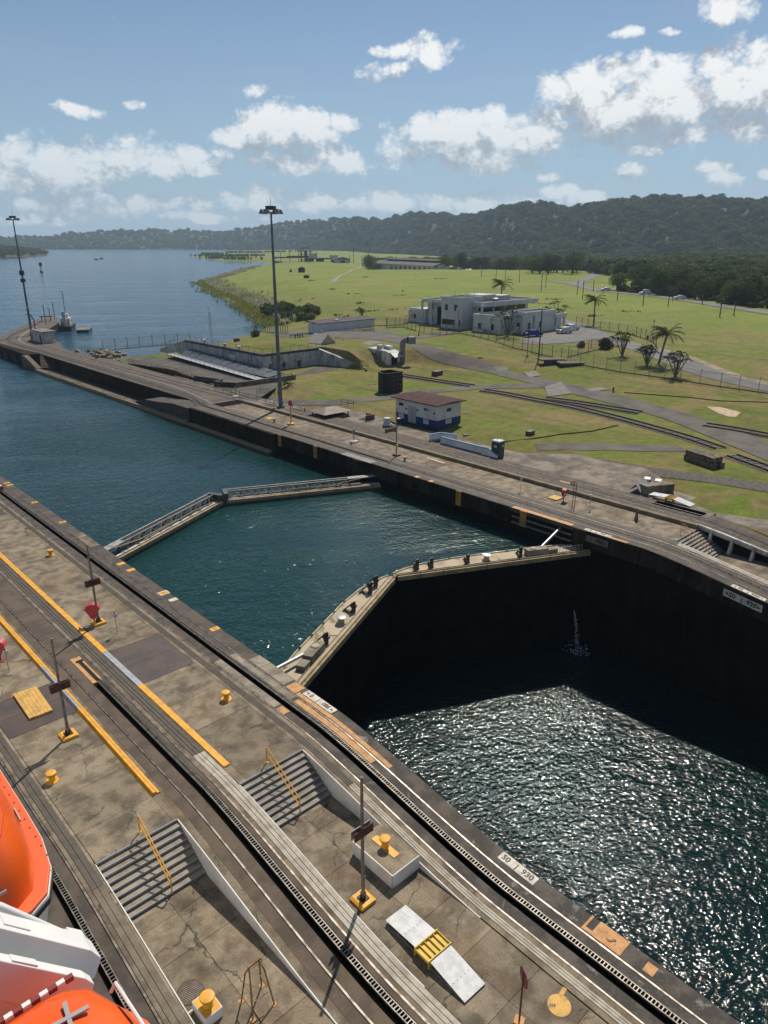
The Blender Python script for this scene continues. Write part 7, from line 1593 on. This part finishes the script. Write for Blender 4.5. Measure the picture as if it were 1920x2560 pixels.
for i in range(8):
    for k in range(n): cv.f.append((i*(n+1)+k, (i+1)*(n+1)+k, (i+1)*(n+1)+k+1, i*(n+1)+k+1))
cv.build('canvas_cover', CANVAS, t, smooth=True)
t, can, fl_ = lifeboat(-2.2, 7.95, 'orange enclosed lifeboat with a grey tape cross at the bottom corner', False, 14.5, 15.95)
MB().cbox((1.30,6.74,15.962),(.05,.44,.03),R(-8)).cbox((1.30,6.74,15.965),(.44,.05,.03),R(-8)).build('tape_cross', TAPE, t)
MB().tube([(1.86,6.98,15.62),(1.92,6.95,15.76),(1.93,6.3,15.78),(1.93,5.6,15.78)], .022, 6).build('grab_rail', SHIPW, t, smooth=True)
st_ = MB(); 
for k in range(9): MB().box(.66+k*.1,.66+k*.1+.095,7.30,7.36,15.80,15.87).build('edge_block', SHIPW if k % 2 else DKRED, t)
dv = thing('boat_davit', 'white davit arm and rail between the two orange lifeboats', 'davit', (0,8.4,14), world=True)
def arm_(y0, y1, up, dn, nm):
    MB().ext(up+dn[::-1], y0, y1, axis='y').build(nm, SHIPW, dv, bevel=.02)
arm_(8.55, 8.95, [(-2.5,20.3),(1.13,15.9),(2.12,14.66),(2.24,14.40)], [(-2.5,19.5),(1.0,15.2),(1.75,14.15),(2.1,14.12)], 'arm')
arm_(8.02, 8.20, [(-2.5,20.5),(.97,15.95),(1.85,14.85),(1.95,14.65)], [(-2.5,19.9),(.85,15.35),(1.5,14.45),(1.85,14.4)], 'inner_arm')
MB().tube([(-2.0,9.3,19.9),(1.24,9.2,15.65),(2.0,9.14,14.5)], .06, 10).build('rail_pipe', SHIPW, dv, smooth=True); MB().cbox((2.02,9.12,14.45),(.3,.2,.22),0,0,R(50)).build('pipe_end', SHIPW, dv)
MB().cbox((1.30,8.75,15.70),(.45,.2,.02),0,0,R(51)).build('doubler_plate', SHIPW, dv); MB().cbox((1.2,8.11,15.68),(.42,.12,.02),0,0,R(51)).build('doubler_plate', SHIPW, dv)
MB().beam((1.5,9.6,14.2),(2.1,9.3,11.5),.16,.2).beam((1.2,9.9,14.2),(1.8,9.6,11.5),.06).beam((1.3,9.8,14.2),(1.9,9.5,11.5),.06).build('guide_rails', SHIPW, dv)
MB().ext([(-3,13.2),(-3,20.2),(.9,15.4),(1.5,14.5),(1.5,13.2)], 8.05, 8.16).build('side_plate', SHIPW, dv)
hk = thing('release_hook', 'brown release hook and block at the boat end beside the davit', 'hook', (.75,7.55,15.2), world=True)
MB().tube([(.45,7.5,15.3),(.62,7.45,15.45),(.85,7.4,15.42),(.95,7.35,15.2)], .09, 8).build('hook', M('hook_brown', (.16,.10,.07), .6), hk, smooth=True); MB().lathe([(.16,-.1),(.16,.1)], (.62,7.6,15.2), 12).build('block', M('hook_block', (.30,.24,.18), .6), hk); MB().tube([(.95,7.4,15.3),(1.15,7.3,15.45)], .07, 8).build('pin', SHIPW, hk)
hull = MB().box(-30,1.2,-40,60,-12,13.2).build('ship_hull', SHIPW, origin=(0,10,-2)); tag(hull, 'white side and deck of the ship beneath the lifeboats', 'ship')
